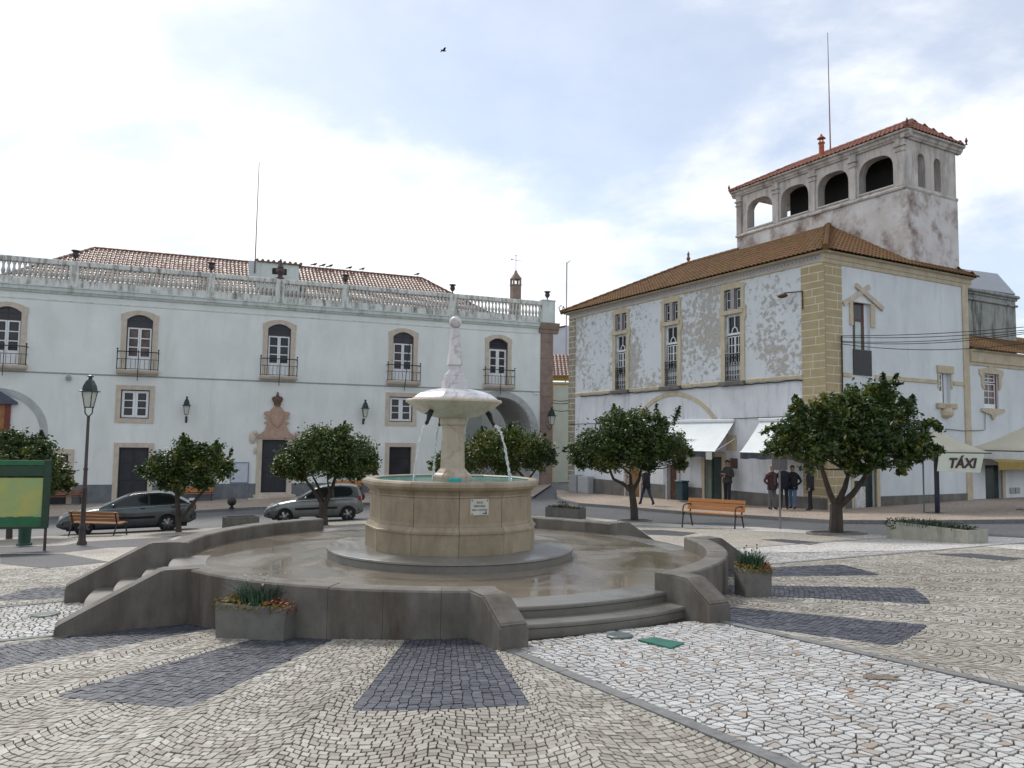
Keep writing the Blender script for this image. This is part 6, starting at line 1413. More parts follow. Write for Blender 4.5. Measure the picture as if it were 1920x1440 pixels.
def planter(loc, rot, lx, ly, h, label, mc, kind, seed, taper=.0, group='concrete planters'):
    R2 = random.Random(seed); r = thing('planter', label, 'planter', loc, rot, group)
    d = MB(); o = [(-lx/2, -ly/2), (lx/2, -ly/2), (lx/2, ly/2), (-lx/2, ly/2)]; w = .045; n_ = 4
    out0 = [(x*(1-taper), y*(1-taper), -.05) for x, y in o]; out1 = [(x, y, h) for x, y in o]; in1 = [(x-math.copysign(w, x), y-math.copysign(w, y), h) for x, y in o]; in0 = [(x, y, h-.05) for x, y, z in in1]
    d.add(out0+out1+in1+in0, [(i, (i+1) % 4, 4+(i+1) % 4, 4+i) for i in range(4)]+[(4+i, 4+(i+1) % 4, 8+(i+1) % 4, 8+i) for i in range(4)]+[(8+i, 8+(i+1) % 4, 12+(i+1) % 4, 12+i) for i in range(4)])
    bx = d.build('box', mc, r); bv = bx.modifiers.new('b', 'BEVEL'); bv.width = .012; bv.segments = 2
    d = MB(); d.add([(x, y, h-.045) for x, y, z in in0], [(0, 1, 2, 3)]); d.build('soil', M_soil, r)
    if kind == 'flowers':
        d = MB(); blades(d, (0, 0, h-.03), 240, min(lx, ly)*.42 if lx < ly*1.5 else lx*.26, .26, .006, .9, R2); d.build('foliage', M_tuft, r, kind='stuff')
        d = MB(); leafcloud(d, (-lx*.52, -lx*.1, -ly*.55, ly*.5, h-.05, h+.05), 420, .02, R2); leafcloud(d, (-lx*.1, lx*.52, -ly*.56, -ly*.3, h-.06, h+.03), 260, .018, R2); d.build('trailing_succulent', M_succ, r, kind='stuff')
        d = MB(); leafcloud(d, (lx*.18, lx*.54, -ly*.52, ly*.5, h-.05, h+.065), 330, .02, R2); d.build('orange_succulent', M_orng, r, kind='stuff')
        d = MB()
        for k in range(9): a = R2.uniform(0, 6.28); rr = R2.uniform(.05, lx*.35); d.ball((rr*math.cos(a), rr*.6*math.sin(a), h+R2.uniform(.18, .30)), .012, 6, 5)
        d.build('flower_heads', M_bloom if lx < .5 else M_wbloom, r, kind='stuff')
    elif kind == 'ivy':
        d = MB(); leafcloud(d, (-lx*.5, lx*.44, -ly*.5, ly*.45, h-.06, h+.07), 900, .03, R2); leafcloud(d, (-lx*.50, -lx*.36, -ly*.54, -ly*.4, h-.18, h+.02), 160, .03, R2); blades(d, (-.1*lx, 0, h-.03), 120, lx*.3, .16, .008, .8, R2); d.build('foliage', M_dkgr, r, kind='stuff')
    elif kind == 'low':
        d = MB(); leafcloud(d, (-lx*.5, lx*.5, -ly*.5, ly*.5, h-.05, h+.06), 600, .03, R2); leafcloud(d, (-lx*.2, lx*.05, -ly*.3, ly*.3, h, h+.2), 160, .03, R2); d.build('foliage', M_dkgr, r, kind='stuff'); d = MB(); leafcloud(d, (0, lx*.4, -ly*.52, ly*.2, h-.02, h+.05), 200, .025, R2); d.build('orange_succulent', M_succ, r, kind='stuff')
    return r
a, b_, c_ = gnd(405, 1205.5)[:2], gnd(526, 1211.5)[:2], gnd(558, 1199)[:2]
ax_ = (b_-a)/np.hypot(*(b_-a)); lx = np.hypot(*(b_-a))*1.02; ly = .42; nn = np.array([-ax_[1], ax_[0]]); ctr = (a+b_)/2+nn*ly/2
planter(on(ctr, Z_PL), math.atan2(ax_[1], ax_[0]), lx+.06, ly, .335, 'oblong concrete planter with pale flowers and orange succulents against the terrace wall', M_conc, 'flowers', 1, .05)
p = gnd(1415, 1127)[:2]; planter(on(p+np.array([.03, .17]), Z_PL), R_(8), .36, .34, .345, 'square concrete planter with yellow and orange succulents beside the terrace', M_conc, 'flowers', 2, .03)
a, b_ = gnd(1662, 1014)[:2], gnd(1816, 1025)[:2]; ax_ = (b_-a)/np.hypot(*(b_-a)); ctr = (a+b_)/2+np.array([-ax_[1], ax_[0]])*.3
planter(on(ctr, Z_PL), math.atan2(ax_[1], ax_[0]), np.hypot(*(b_-a)), .62, .34, 'long pale concrete trough with trailing green plants near the road', M_conc2, 'ivy', 3)
a, b_ = gnd(1022, 975)[:2], gnd(1083, 977)[:2]; ax_ = (b_-a)/np.hypot(*(b_-a)); ctr = (a+b_)/2+np.array([-ax_[1], ax_[0]])*.3
planter(on(ctr, Z_PL), math.atan2(ax_[1], ax_[0]), np.hypot(*(b_-a)), .6, .42, 'small concrete trough with low green plants behind the fountain', M_conc, 'low', 4)
a, b_ = gnd(424, 994)[:2], gnd(486, 990)[:2]; ax_ = (b_-a)/np.hypot(*(b_-a)); ctr = (a+b_)/2+np.array([-ax_[1], ax_[0]])*.3
planter(on(ctr, Z_PL), math.atan2(ax_[1], ax_[0]), np.hypot(*(b_-a)), .6, .40, 'bare concrete trough behind the terrace parapet before the silver hatchback', M_conc, 'none', 5)
# covers in the paving
M_cov = mat('green painted cover', (.012, .13, .085), .4, .2, 4); M_cov2 = mat('grey green iron cover', (.10, .125, .12), .45, .3, 6, metal=.3)
def tilted(o, p):
    e = .1; n_ = Vector((-(g(p[0]+e, p[1])-g(p[0]-e, p[1]))/(2*e), -(g(p[0], p[1]+e)-g(p[0], p[1]-e))/(2*e), 1)).normalized(); q = Vector((0, 0, 1)).rotation_difference(n_); return q
c4 = [gnd(*q)[:2] for q in ((1196, 1212), (1228, 1207.5), (1283, 1218), (1258, 1228))]
ctr = np.mean(c4, 0); d = MB(); d.slab([tuple(q-ctr) for q in c4], -.03, .014); d.build('inspection_cover', M_cov, label='green rectangular inspection cover set in the white cobbles', cat='cover', loc=on(ctr, Z_PL)).rotation_mode = 'XYZ'
o = bpy.data.objects['inspection_cover']; o.rotation_mode = 'QUATERNION'; o.rotation_quaternion = tilted(o, ctr)
for px_, r_, lab in (((1162, 1203), .13, 'small round iron cover beside the green cover at the foot of the steps'), ((85, 1161), .16, 'small round iron cover in the white walkway below the stairs with four steps')):
    p = gnd(*px_); d = MB(); d.lathe([(r_, -.03), (r_, .012), (r_*.9, .02), (r_*.3, .017), (.02, .017)], 20); o = d.build('manhole_cover', M_cov2, label=lab, cat='cover', group='round covers', loc=on(p, Z_PL)); o.rotation_mode = 'QUATERNION'; o.rotation_quaternion = tilted(o, p)
p = gnd(1652, 1283); R2 = random.Random(8); d = MB(); n_ = 22; rr_ = [.15*R2.uniform(.45, 1.2) for k in range(n_)]
d.add([(0, 0, .006)]+[(rr_[k]*1.15*math.cos(2*PI*k/n_), rr_[k]*.8*math.sin(2*PI*k/n_), .004) for k in range(n_)], [(0, 1+k, 1+(k+1) % n_) for k in range(n_)]); o = d.build('bare_earth', mat('bare earth patch', (.20, .165, .125), .95, .4, 20, bmp=.6), label='small bare patch of earth among the white cobbles', cat='earth', loc=on(p, Z_PL)); o.rotation_mode = 'QUATERNION'; o.rotation_quaternion = tilted(o, p)
# taxi parasols
M_canvas = mat('beige parasol canvas', (.47, .45, .36), .8, .08, 1, bmp=.06)
def parasol(px_, yap, yed, hw, label, rot, taxi=False, yb=968, xc=None):
    p = gnd(px_, yb); r = thing('parasol', label, 'parasol', on(p, .05), rot, 'parasols at the taxi rank'); z0 = g(p[0], p[1])+.05
    za = aty(px_, yap, p[1])[2]-z0; ze_ = aty(px_, yed, p[1])[2]-z0
    d = MB(); d.lathe([(.38, 0), (.38, .08), (.07, .1), (.085, .12), (.085, za-.05)], 14); d.build('pole', mat('navy pole', (.03, .035, .06), .4) if 'navy pole' not in bpy.data.materials else bpy.data.materials['navy pole'], r, smooth=True)
    n_ = 8; d = MB(); vs_ = []; N8 = 8
    for j in range(5):
        t_ = j/4
        for k in range(N8*2):
            a = 2*PI*k/(N8*2)+PI/4; m_ = max(abs(math.cos(a)), abs(math.sin(a))); R = hw/m_ if 1 else hw
            sag = -.10*math.sin(PI*t_)*(1 if k % 2 else .6)
            vs_.append((R*t_*math.cos(a), R*t_*math.sin(a), za+(ze_-za)*t_+sag))
    nk = N8*2; fs_ = [(j*nk+k, j*nk+(k+1) % nk, (j+1)*nk+(k+1) % nk, (j+1)*nk+k) for j in range(4) for k in range(nk)]
    d.add(vs_, fs_); o = d.build('canopy', M_canvas, r, smooth=True); o.modifiers.new('t', 'SOLIDIFY').thickness = .008
    d = MB(); c4_ = [(-hw, -hw), (hw, -hw), (hw, hw), (-hw, hw)]
    for i in range(4): d.tube([(*c4_[i], ze_), (*c4_[(i+1) % 4], ze_)], .02, 6)
    for i in range(4): d.tube([(0, 0, za-.7), (c4_[i][0]*.95, c4_[i][1]*.95, ze_-.01)], .015, 5)
    d.build('ribs', M_iron, r)
    if taxi:
        d = MB(); d.add([(-.80, -hw-.02, ze_-.02), (hw-.30, -hw-.02, ze_-.02), (hw-.50, -hw-.05, ze_-.68), (-.92, -hw-.05, ze_-.64)], [(0, 1, 2, 3)]); o = d.build('taxi_panel', mat('cream taxi panel', (.58, .62, .53), .6, .06, 2), r); o.modifiers.new('t', 'SOLIDIFY').thickness = .01
        text_mesh('TÁXI', .47, 'lettering', mat('maroon lettering', (.05, .018, .022), .6, .1, 4, bmp=0), r, loc=(.02, -hw-.068, ze_-.37), rot=(PI/2, 0, 0), ext=.004, shear=.25, bold=.016)
    else:
        d = MB(); 
        for i in range(4):
            a4, b4 = c4_[i], c4_[(i+1) % 4]; d.add([(*a4, ze_), (*b4, ze_), (b4[0], b4[1], ze_-.30), (a4[0], a4[1], ze_-.30)], [(0, 1, 2, 3)])
        o = d.build('valance', mat('white valance', (.58, .62, .62), .7), r); o.modifiers.new('t', 'SOLIDIFY').thickness = .006
    return r
parasol(1758, 806, 848, 1.22, 'beige parasol with a hanging cream TÁXI panel on a navy pole', R_(8), True)
parasol(1928, 800, 846, 1.45, 'beige parasol with white valance beyond the taxi parasol', R_(8), False, 962)
# ================================================================== trees
m, t, b = nt('orange tree leaf'); a = N(t, 'ShaderNodeAttribute', attribute_name='rv')
col = ramp(t, a.outputs['Fac'], [(0, (.015, .032, .010)), (.4, (.033, .066, .014)), (.7, (.085, .12, .020)), (1, (.19, .16, .025))])
L(t, col, b.inputs['Base Color']); b.inputs['Roughness'].default_value = .38; b.inputs['Specular IOR Level'].default_value = .45
tr = N(t, 'ShaderNodeBsdfTranslucent'); L(t, mix(t, 1, col, (.9, 1.0, .35), 'MULTIPLY'), tr.inputs[0]); ms_ = N(t, 'ShaderNodeMixShader'); ms_.inputs[0].default_value = .22
L(t, b.outputs[0], ms_.inputs[1]); L(t, tr.outputs[0], ms_.inputs[2]); L(t, ms_.outputs[0], t.nodes['Material Output'].inputs[0]); M_leaf = m
M_bark = mat('dark bark', (.06, .048, .04), .9, .35, 7, bscale=40, bmp=.6, stretch=(1, 1, .3))
def leaves(P_, size, rv, seed):
    """P_: (n,3) leaf centres -> mesh of folded leaf-shaped faces"""
    R = np.random.RandomState(seed); n = len(P_)
    d = R.normal(size=(n, 3)); d[:, 2] = d[:, 2]*.7+.1; d /= np.linalg.norm(d, axis=1, keepdims=True)
    q = R.normal(size=(n, 3)); q[:, 2] += .9; q -= d*(q*d).sum(1, keepdims=True); q /= np.linalg.norm(q, axis=1, keepdims=True)
    w = np.cross(d, q); s = (size*R.uniform(.65, 1.3, n))[:, None]
    V = np.stack([P_-d*s*.5, P_+w*s*.26+q*s*.05-d*s*.08, P_+d*s*.5, P_-w*s*.26+q*s*.05-d*s*.08], 1)
    me = bpy.data.meshes.new('crown'); me.vertices.add(n*4); me.vertices.foreach_set('co', V.reshape(-1).astype(np.float32))
    F = (np.array([(0, 1, 2), (0, 2, 3)])[None]+4*np.arange(n)[:, None, None]).reshape(-1)
    me.loops.add(len(F)); me.loops.foreach_set('vertex_index', F.astype(np.int32)); me.polygons.add(n*2); me.polygons.foreach_set('loop_start', (np.arange(n*2)*3).astype(np.int32)); me.polygons.foreach_set('use_smooth', np.zeros(n*2, bool))
    me.update(calc_edges=True)
    at_ = me.attributes.new('rv', 'FLOAT', 'POINT'); at_.data.foreach_set('value', np.repeat(rv, 4).astype(np.float32)); me.materials.append(M_leaf); return me
def tree(base, lobes, limbs, label, seed, dens=1.0, tr_=.13, sprigs=(), pit=False, leaf=.125):
    R = np.random.RandomState(seed); p = gnd(*base) if len(base) == 2 else aty(base[0], base[1], base[2]); Y = p[1]; z0 = g(p[0], p[1])+Z_PL
    r = thing('orange_tree', label, 'tree', (p[0], p[1], z0), 0, 'clipped orange trees')
    o = np.array([p[0], p[1], z0]); xs = [l[0] for l in lobes]; cx = (min(xs)+max(xs))/2; RC = (max(xs)-min(xs))/2/pxm(Y)+.2
    P_ = []; RV = []; LB_ = []
    for (x, y, rr) in lobes:
        rm = rr*1.0/pxm(Y); c0 = aty(x, y, Y); dx = c0[0]-aty(cx, y, Y)[0]; dep = math.sqrt(max(.05, RC*RC-dx*dx))*.72
        offs = (0.,) if rr < 16 else ((-dep*R.uniform(.35, .9), dep*R.uniform(.3, .9)) if R.rand() < .8 else (-dep*.6, 0, dep*.6))
        for of in offs:
            k = 1+of/Y; c_ = EYE+(c0-EYE)*k; rm_ = rm*(1 if of == 0 else .97)
            n = int(dens*1150*(rm_/.6)**2*(1.3 if rr < 16 else 1)); v = R.normal(size=(n, 3)); v /= np.linalg.norm(v, axis=1, keepdims=True)
            # small clumps on the lobe
            ncl = max(6, int(26*(rm_/.6)**2)); cd = R.normal(size=(ncl, 3)); cd /= np.linalg.norm(cd, axis=1, keepdims=True); cr = R.uniform(.62, 1.24, ncl)
            pick = R.randint(0, ncl, n); q = cd[pick]*cr[pick][:, None]*rm_*R.uniform(.45, 1.0, n)[:, None]**.8+R.normal(size=(n, 3))*rm_*.17
            q[:, 2] *= .88
            P_.append(c_+q-o); hgt = q[:, 2]/rm_; tone = R.uniform(.1, .65)*.5
            cl = (R.uniform(0, 1, ncl)**2.2*.5)[pick]
            RV.append(np.clip(.16+tone+cl+R.normal(0, .12, n), 0, 1)); LB_.append((c_-o, rm_))
    for (x, y, x2, y2) in sprigs:   # upright shoots
        a, b_ = aty(x, y, Y)-o, aty(x2, y2, Y)-o; n = 90; t_ = R.rand(n)[:, None]; P_.append(a+(b_-a)*t_+R.normal(size=(n, 3))*.055*(1.2-t_)); RV.append(np.clip(.4+R.normal(0, .15, n), 0, 1))
    P_ = np.concatenate(P_); RV = np.concatenate(RV)
    link('crown', leaves(P_, leaf, RV, seed), r)
    # trunk and limbs: paths in photo pixels with depth offset
    d = MB()
    for path, r0, r1, dz in limbs:
        pts = []
        for i, (x, y) in enumerate(path):
            f = i/(len(path)-1); q = aty(x, y, Y+dz*f)-o; pts.append(tuple(q))
        pts[0] = (pts[0][0], pts[0][1], min(pts[0][2], -.05) if path[0][1] > base[1]-6 else pts[0][2])
        n_ = len(pts); d.tube(pts, [(r0+(r1-r0)*i/(n_-1)) for i in range(n_)], 9)
    d.build('trunk', M_bark, r, smooth=True)
    # thin branches into the crown
    d = MB(); fork = aty(limbs[0][0][-1][0], limbs[0][0][-1][1], Y)-o
    ends_ = [aty(l_[0][-1][0], l_[0][-1][1], Y+l_[3])-o for l_ in limbs]
    for c_, rm_ in LB_:
        fork = min(ends_, key=lambda e_: np.linalg.norm(e_-c_))
        mid = (fork+c_)/2+R.normal(size=3)*.1; d.tube([tuple(fork), tuple(mid), tuple(c_)], [.028, .018, .008], 5)
    d.build('branches', M_bark, r, kind='stuff')
    if pit:
        d = MB(); n_ = 28; rp = pit; 
        ring = lambda rad, dz_: [(rad*math.cos(2*PI*k/n_), rad*math.sin(2*PI*k/n_), g(p[0]+rad*math.cos(2*PI*k/n_), p[1]+rad*math.sin(2*PI*k/n_))+Z_PL-z0+dz_) for k in range(n_)]
        v_ = ring(rp, .005)+ring(rp, .05)+ring(rp-.09, .05)+ring(rp-.09, .012); d.add(v_, [(j*n_+k, j*n_+(k+1) % n_, (j+1)*n_+(k+1) % n_, (j+1)*n_+k) for j in range(3) for k in range(n_)]); d.build('pit_kerb', M_kerb, r)
        d = MB(); d.add(ring(rp-.085, .013)+[(0, 0, .05)], [(k, (k+1) % n_, n_) for k in range(n_)]); d.build('pit_soil', M_soil, r)
    return r
tree((17, 1013), [(0,868,52),(58,870,46),(98,888,34),(20,838,32),(72,842,28),(-55,872,50),(118,905,20),(70,915,28),(-30,835,30),(112,880,14),(25,905,30)], [([(17,1013),(18,975),(20,940)], .10, .075, 0), ([(20,940),(45,905)], .06, .03, .5), ([(20,940),(-10,905)], .06, .03, -.5)], 'dark orange tree behind the green information board', 1, 1.0, sprigs=((20,825,22,806),(75,825,78,808)))
tree((335, 1000), [(345,868,40),(302,880,32),(392,874,38),(350,842,24),(420,882,20),(276,882,18),(402,850,20),(312,905,18),(378,903,20),(335,895,30),(430,872,10),(372,850,22)], [([(335,1000),(334,965),(332,930),(333,905)], .105, .06, 0), ([(338,975),(365,940),(395,905),(402,885)], .07, .03, -.4), ([(333,935),(352,905),(362,890)], .05, .025, .4), ([(333,930),(310,900)], .04, .02, .3)], 'small open orange tree with forked trunk beside the grey sedan', 2, .9, sprigs=((345,835,343,812),(403,840,406,826),(425,872,436,838)))
tree((607, 987), [(612,845,50),(562,862,38),(662,856,42),(532,872,24),(692,868,24),(600,820,24),(640,815,22),(556,885,18),(664,884,20),(700,885,12),(520,880,12),(585,845,30),(630,870,30)], [([(607,989),(606,965),(606,940)], .17, .14, 0), ([(604,945),(592,925),(577,905),(566,888)], .08, .04, -.5), ([(606,940),(598,915),(586,892)], .06, .03, .4), ([(610,945),(622,918),(630,890)], .10, .05, .2), ([(612,950),(618,925),(614,900)], .05, .025, -.3)], 'dense orange tree with several trunks growing in front of the silver hatchback', 3, 1.0, sprigs=((590,825,591,800),(645,810,647,788),(688,850,690,832)))
tree((985, 974), [(930,845,42),(985,842,40),(882,856,36),(842,864,26),(1020,848,26),(960,816,22),(1002,868,20),(1034,862,13),(905,828,22),(820,872,16),(950,872,24)], [([(985,974),(985,930),(986,900)], .11, .08, 0), ([(986,900),(960,870)], .06, .03, .3), ([(986,905),(1005,880)], .05, .03, -.3)], 'broad orange tree half hidden behind the fountain column', 4, .9, sprigs=((955,805,957,792),(905,815,903,800),(1020,830,1022,812)))
tree((1190, 980), [(1172,830,50),(1122,832,38),(1230,830,44),(1268,836,28),(1088,848,26),(1150,790,26),(1192,782,24),(1234,790,22),(1100,868,18),(1210,866,22),(1274,866,16),(1290,850,14),(1140,860,28),(1180,805,34),(1066,842,10)], [([(1190,982),(1189,955),(1186,930),(1182,908)], .15, .10, 0), ([(1186,925),(1170,908),(1150,898),(1143,880)], .075, .04, -.5), ([(1183,912),(1182,890)], .07, .04, .3), ([(1188,918),(1198,900),(1202,880)], .08, .04, .2)], 'full round orange tree beside the slatted bench at the kerb', 5, 1.0, sprigs=((1150,778,1151,756),(1228,782,1231,757),(1268,780,1275,762),(1262,800,1270,775)), pit=.62)
tree((1568, 1005), [(1560,812,58),(1622,802,56),(1682,815,50),(1502,826,44),(1728,834,30),(1462,838,28),(1642,750,36),(1600,757,32),(1690,768,26),(1502,772,24),(1550,766,28),(1710,852,24),(1602,862,32),(1520,860,28),(1690,876,18),(1742,802,18),(1446,806,15),(1660,728,16),(1480,800,22),(1757,840,14),(1680,720,8),(1640,855,26)], [([(1568,1008),(1567,1000),(1568,985),(1568,960),(1567,945)], .20, .135, 0), ([(1567,948),(1556,925),(1548,900),(1540,875)], .085, .05, -.4), ([(1570,945),(1584,915),(1592,885)], .09, .045, .2), ([(1573,950),(1600,925),(1618,900),(1630,880)], .09, .045, -.2), ([(1590,895),(1582,880)], .04, .02, .3)], 'largest orange tree with three spreading limbs in a stone ringed pit', 6, 1.0, sprigs=((1655,722,1656,700),(1672,722,1682,702),(1498,760,1490,742),(1706,760,1712,742),(1603,740,1606,726)), pit=.72, leaf=.13)
# ================================================================== cars
def car_paint(name, c):
    m, t, b = nt(name); b.inputs['Base Color'].default_value = (*c, 1); b.inputs['Metallic'].default_value = .45; b.inputs['Roughness'].default_value = .32; b.inputs['Coat Weight'].default_value = .8; b.inputs['Coat Roughness'].default_value = .06
    L(t, ramp(t, noise(t, coords(t), 2.5, 5), [(.3, sc3(c, .85)), (.7, sc3(c, 1.1))]), b.inputs['Base Color']); return m
M_tyre = mat('tyre rubber', (.02, .02, .021), .85, .2, 9); M_rim = mat('alloy rim', (.42, .43, .44), .3, .15, 6, metal=.85, bmp=.02); M_blk = mat('black trim', (.022, .022, .024), .55, .15, 5); M_cglass = mat('car glass', (.02, .026, .028), .06, .1, 2, bmp=0, spec=.6); M_hl = mat('headlamp glass', (.55, .57, .58), .1, .1, 4, bmp=0); M_tl = mat('tail lamp red', (.25, .012, .02), .2, .1, 4, bmp=0)
def interp(tab, x):
    return float(np.interp(x, [p[0] for p in tab], [p[1] for p in tab]))
def car(A, B, spec, label, paint):
    A = np.array(A[:2]); B = np.array(B[:2]); xd = (B-A)/np.hypot(*(B-A)); yl = np.array([-xd[1], xd[0]]); hw = spec['W']/2
    orig = A-yl*(hw-.12); zA = g(*(A)); zB = g(*(A+xd*spec['wb'])); rot = math.atan2(xd[1], xd[0])
    r = thing(spec['name'], label, 'car', (orig[0], orig[1], zA-.0), 0); r.rotation_euler = (0, -math.atan2(zB-zA, spec['wb']), rot)
    wb = spec['wb']; x0, x1 = spec['x0'], spec['x1']; top = spec['top']; wr = spec['wr']
    xs = np.linspace(x0, x1, 46); V = []; nprof = 0
    for x in xs:
        e = min((x-x0)/.45, (x1-x)/.75, 1.); w = hw*(1-.16*(1-max(0, e))**2); zt = interp(top, x); zb = interp(spec['bot'], x); cr = .035
        sh = min(.10, (zt-zb)*.25)
        prof = [(0, zt+cr), (w*.45, zt+cr*.85), (w*.78, zt+cr*.35), (w*.90, zt-.01), (w*.965, zt-sh*.55), (w*.995, zt-sh*1.6), (w, zb+(zt-zb)*.55), (w*.985, zb+(zt-zb)*.28), (w*.95, zb+.05), (w*.88, zb), (0, zb)]
        nprof = len(prof); full = [(y, z) for y, z in prof]+[(-y, z) for y, z in prof[-2:0:-1]]
        V.append([(x, y, z) for y, z in full])
    n = len(V[0]); mb = MB(); mb.add([p for s in V for p in s], [(i*n+k, i*n+(k+1) % n, (i+1)*n+(k+1) % n, (i+1)*n+k) for i in range(len(V)-1) for k in range(n)]+[tuple(range(n))[::-1], tuple((len(V)-1)*n+k for k in range(n))])
    me = mb.mesh('body', [paint], False); bm = bmesh.new(); bm.from_mesh(me); bmesh.ops.recalc_face_normals(bm, faces=bm.faces[:]); bm.to_mesh(me); bm.free()
    body = link('body', me, r)
    # wheel arches cut out
    cut = MB()
    for xx in (0, wb):
        for s in (1, -1):
            nn_ = 20; rr = wr+.055; cut.add([(xx+rr*math.cos(2*PI*k/nn_), s*(hw-.26), wr+rr*math.sin(2*PI*k/nn_)) for k in range(nn_)]+[(xx+rr*math.cos(2*PI*k/nn_), s*(hw+.2), wr+rr*math.sin(2*PI*k/nn_)) for k in range(nn_)], [tuple(range(nn_)), tuple(range(2*nn_-1, nn_-1, -1))]+[(k, nn_+k, nn_+(k+1) % nn_, (k+1) % nn_) for k in range(nn_)])
    cme = cut.mesh('cut', [M_blk]); bm = bmesh.new(); bm.from_mesh(cme); bmesh.ops.recalc_face_normals(bm, faces=bm.faces[:]); bm.to_mesh(cme); bm.free()
    co = link('cut', cme, r); md = body.modifiers.new('arch', 'BOOLEAN'); md.object = co; md.operation = 'DIFFERENCE'; md.solver = 'EXACT'
    bpy.context.view_layer.update(); dg = bpy.context.evaluated_depsgraph_get(); nm = bpy.data.meshes.new_from_object(body.evaluated_get(dg)); body.modifiers.clear(); body.data = nm
    bpy.data.objects.remove(co); nm.polygons.foreach_set('use_smooth', [True]*len(nm.polygons)); nm.set_sharp_from_angle(angle=R_(30))
    # greenhouse
    G_ = spec['gh']; wbs = hw*.90; wtp = hw*.70
    def gpt(x, z, s, off=0.):
        zb = interp(top, x); f = min(1, max(0, (z-zb)/(spec['H']-zb+1e-6))); w = wbs+(wtp-wbs)*f**1.15; return (x, s*(w+off), z)
    outline = G_['out']     # closed side outline x,z from windscreen base over the roof to rear base
    mb = MB(); m_ = len(outline); A1 = [gpt(x, z, 1) for x, z in outline]; A2 = [gpt(x, z, -1) for x, z in outline]
    mb.add(A1+A2, [(i, i+1, m_+i+1, m_+i) for i in range(m_-1)])
    # sides filled to the belt line
    base = [(x, interp(top, x)-.02) for x, z in outline]; Bs = [gpt(x, z, 1) for x, z in base]; Bm = [gpt(x, z, -1) for x, z in base]
    mb.add(A1+Bs, [(i, m_+i, m_+i+1, i+1) for i in range(m_-1)]); mb.add(A2+Bm, [(i, i+1, m_+i+1, m_+i) for i in range(m_-1)])
    gh = mb.mesh('cabin', [paint], False); bm = bmesh.new(); bm.from_mesh(gh); bmesh.ops.remove_doubles(bm, verts=bm.verts[:], dist=.001); bmesh.ops.recalc_face_normals(bm, faces=bm.faces[:])
    bm.to_mesh(gh); bm.free(); co_ = link('cabin', gh, r); bv = co_.modifiers.new('b', 'BEVEL'); bv.width = .05; bv.segments = 3; bv.limit_method = 'ANGLE'; bv.angle_limit = R_(40); gh.polygons.foreach_set('use_smooth', [True]*len(gh.polygons))
    for s in (1, -1):
        for poly in G_['side']:
            mb = MB(); pts = [gpt(x, z, s, .006) for x, z in poly]; mb.add(pts if s > 0 else pts[::-1], [tuple(range(len(pts)))[::-1]]); mb.build('side_window', M_cglass, co_)
    for nm_, (pa, pb) in (('windscreen', G_['front']), ('rear_window', G_['rear'])):
        mb = MB(); rows = 5; cols = 8; vs_ = []
        nx_ = np.array([pb[1]-pa[1], -(pb[0]-pa[0])]); nx_ = nx_/np.hypot(*nx_); nx_ = nx_ if nx_[1] > 0 else -nx_
        for i in range(rows+1):
            x = pa[0]+(pb[0]-pa[0])*i/rows; z = pa[1]+(pb[1]-pa[1])*i/rows; w = gpt(x, z, 1)[1]-.06
            for k in range(cols+1): q = -1+2*k/cols; vs_.append((x+nx_[0]*.008, w*q, z+nx_[1]*.008))
        c1 = cols+1; mb.add(vs_, [(i*c1+k, i*c1+k+1, (i+1)*c1+k+1, (i+1)*c1+k) for i in range(rows) for k in range(cols)]); mb.build(nm_, M_cglass, co_)
    # wheels
    for xx in (0, wb):
        for s in (1, -1):
            mb = MB(); yc = s*(hw-.10); prof = [(wr*.66, -.09), (wr*.92, -.10), (wr, -.07), (wr, .07), (wr*.92, .10), (wr*.66, .09)]
            mb.lathe(prof, 28, cap=False); w_ = mb.build('wheel', M_tyre, r, loc=(xx, yc, wr), rot=(PI/2, 0, 0), smooth=True)
            mb = MB(); mb.lathe([(wr*.68, -.088), (wr*.66, .05), (wr*.60, .06)], 28, cap=False); mb.lathe([(.05, .06), (.045, .085), (.01, .09)], 12)
            for k in range(spec['spokes']):
                a = 2*PI*k/spec['spokes']; c_, s2_ = math.cos(a), math.sin(a); q = .035
                mb.add([(.03*c_-q*s2_, .03*s2_+q*c_, .08), (.03*c_+q*s2_, .03*s2_-q*c_, .08), (wr*.66*c_+q*1.3*s2_, wr*.66*s2_-q*1.3*c_, .062), (wr*.66*c_-q*1.3*s2_, wr*.66*s2_+q*1.3*c_, .062)], [(0, 1, 2, 3), (3, 2, 1, 0)])
            mb.build('rim', M_rim, w_, rot=(PI if s > 0 else 0, 0, 0)); mb = MB(); mb.lathe([(wr*.66, -.03), (.01, -.03)], 20, cap=False); mb.build('brake_shade', M_blk, w_)
    # details: trims, lamps, mirrors, handles
    for s in (1, -1):
        mb = MB(); zz_ = spec['rub']; mb.add([(wr+.12, s*(hw*.998+.004), zz_-.04), (wb-wr-.12, s*(hw*.998+.004), zz_-.04), (wb-wr-.12, s*(hw*.998+.008), zz_+.04), (wr+.12, s*(hw*.998+.008), zz_+.04)], [(0, 1, 2, 3), (3, 2, 1, 0)]); mb.build('rub_strip', M_blk, r)
        mb = MB(); mx_, mz_ = spec['mirror']; mb.ball((mx_, s*(hw+.06), mz_), .1, 10, 8, (.6, 1., .65)); mb.build('mirror', spec.get('mirm', paint), r, smooth=True)
        for hx, hz in spec['handles']: mb = MB(); mb.bbox(hx-.08, hx+.08, s*hw*.985-.02, s*hw*.985+.03, hz-.018, hz+.018, .008); mb.build('handle', M_blk if spec['darkh'] else paint, r)
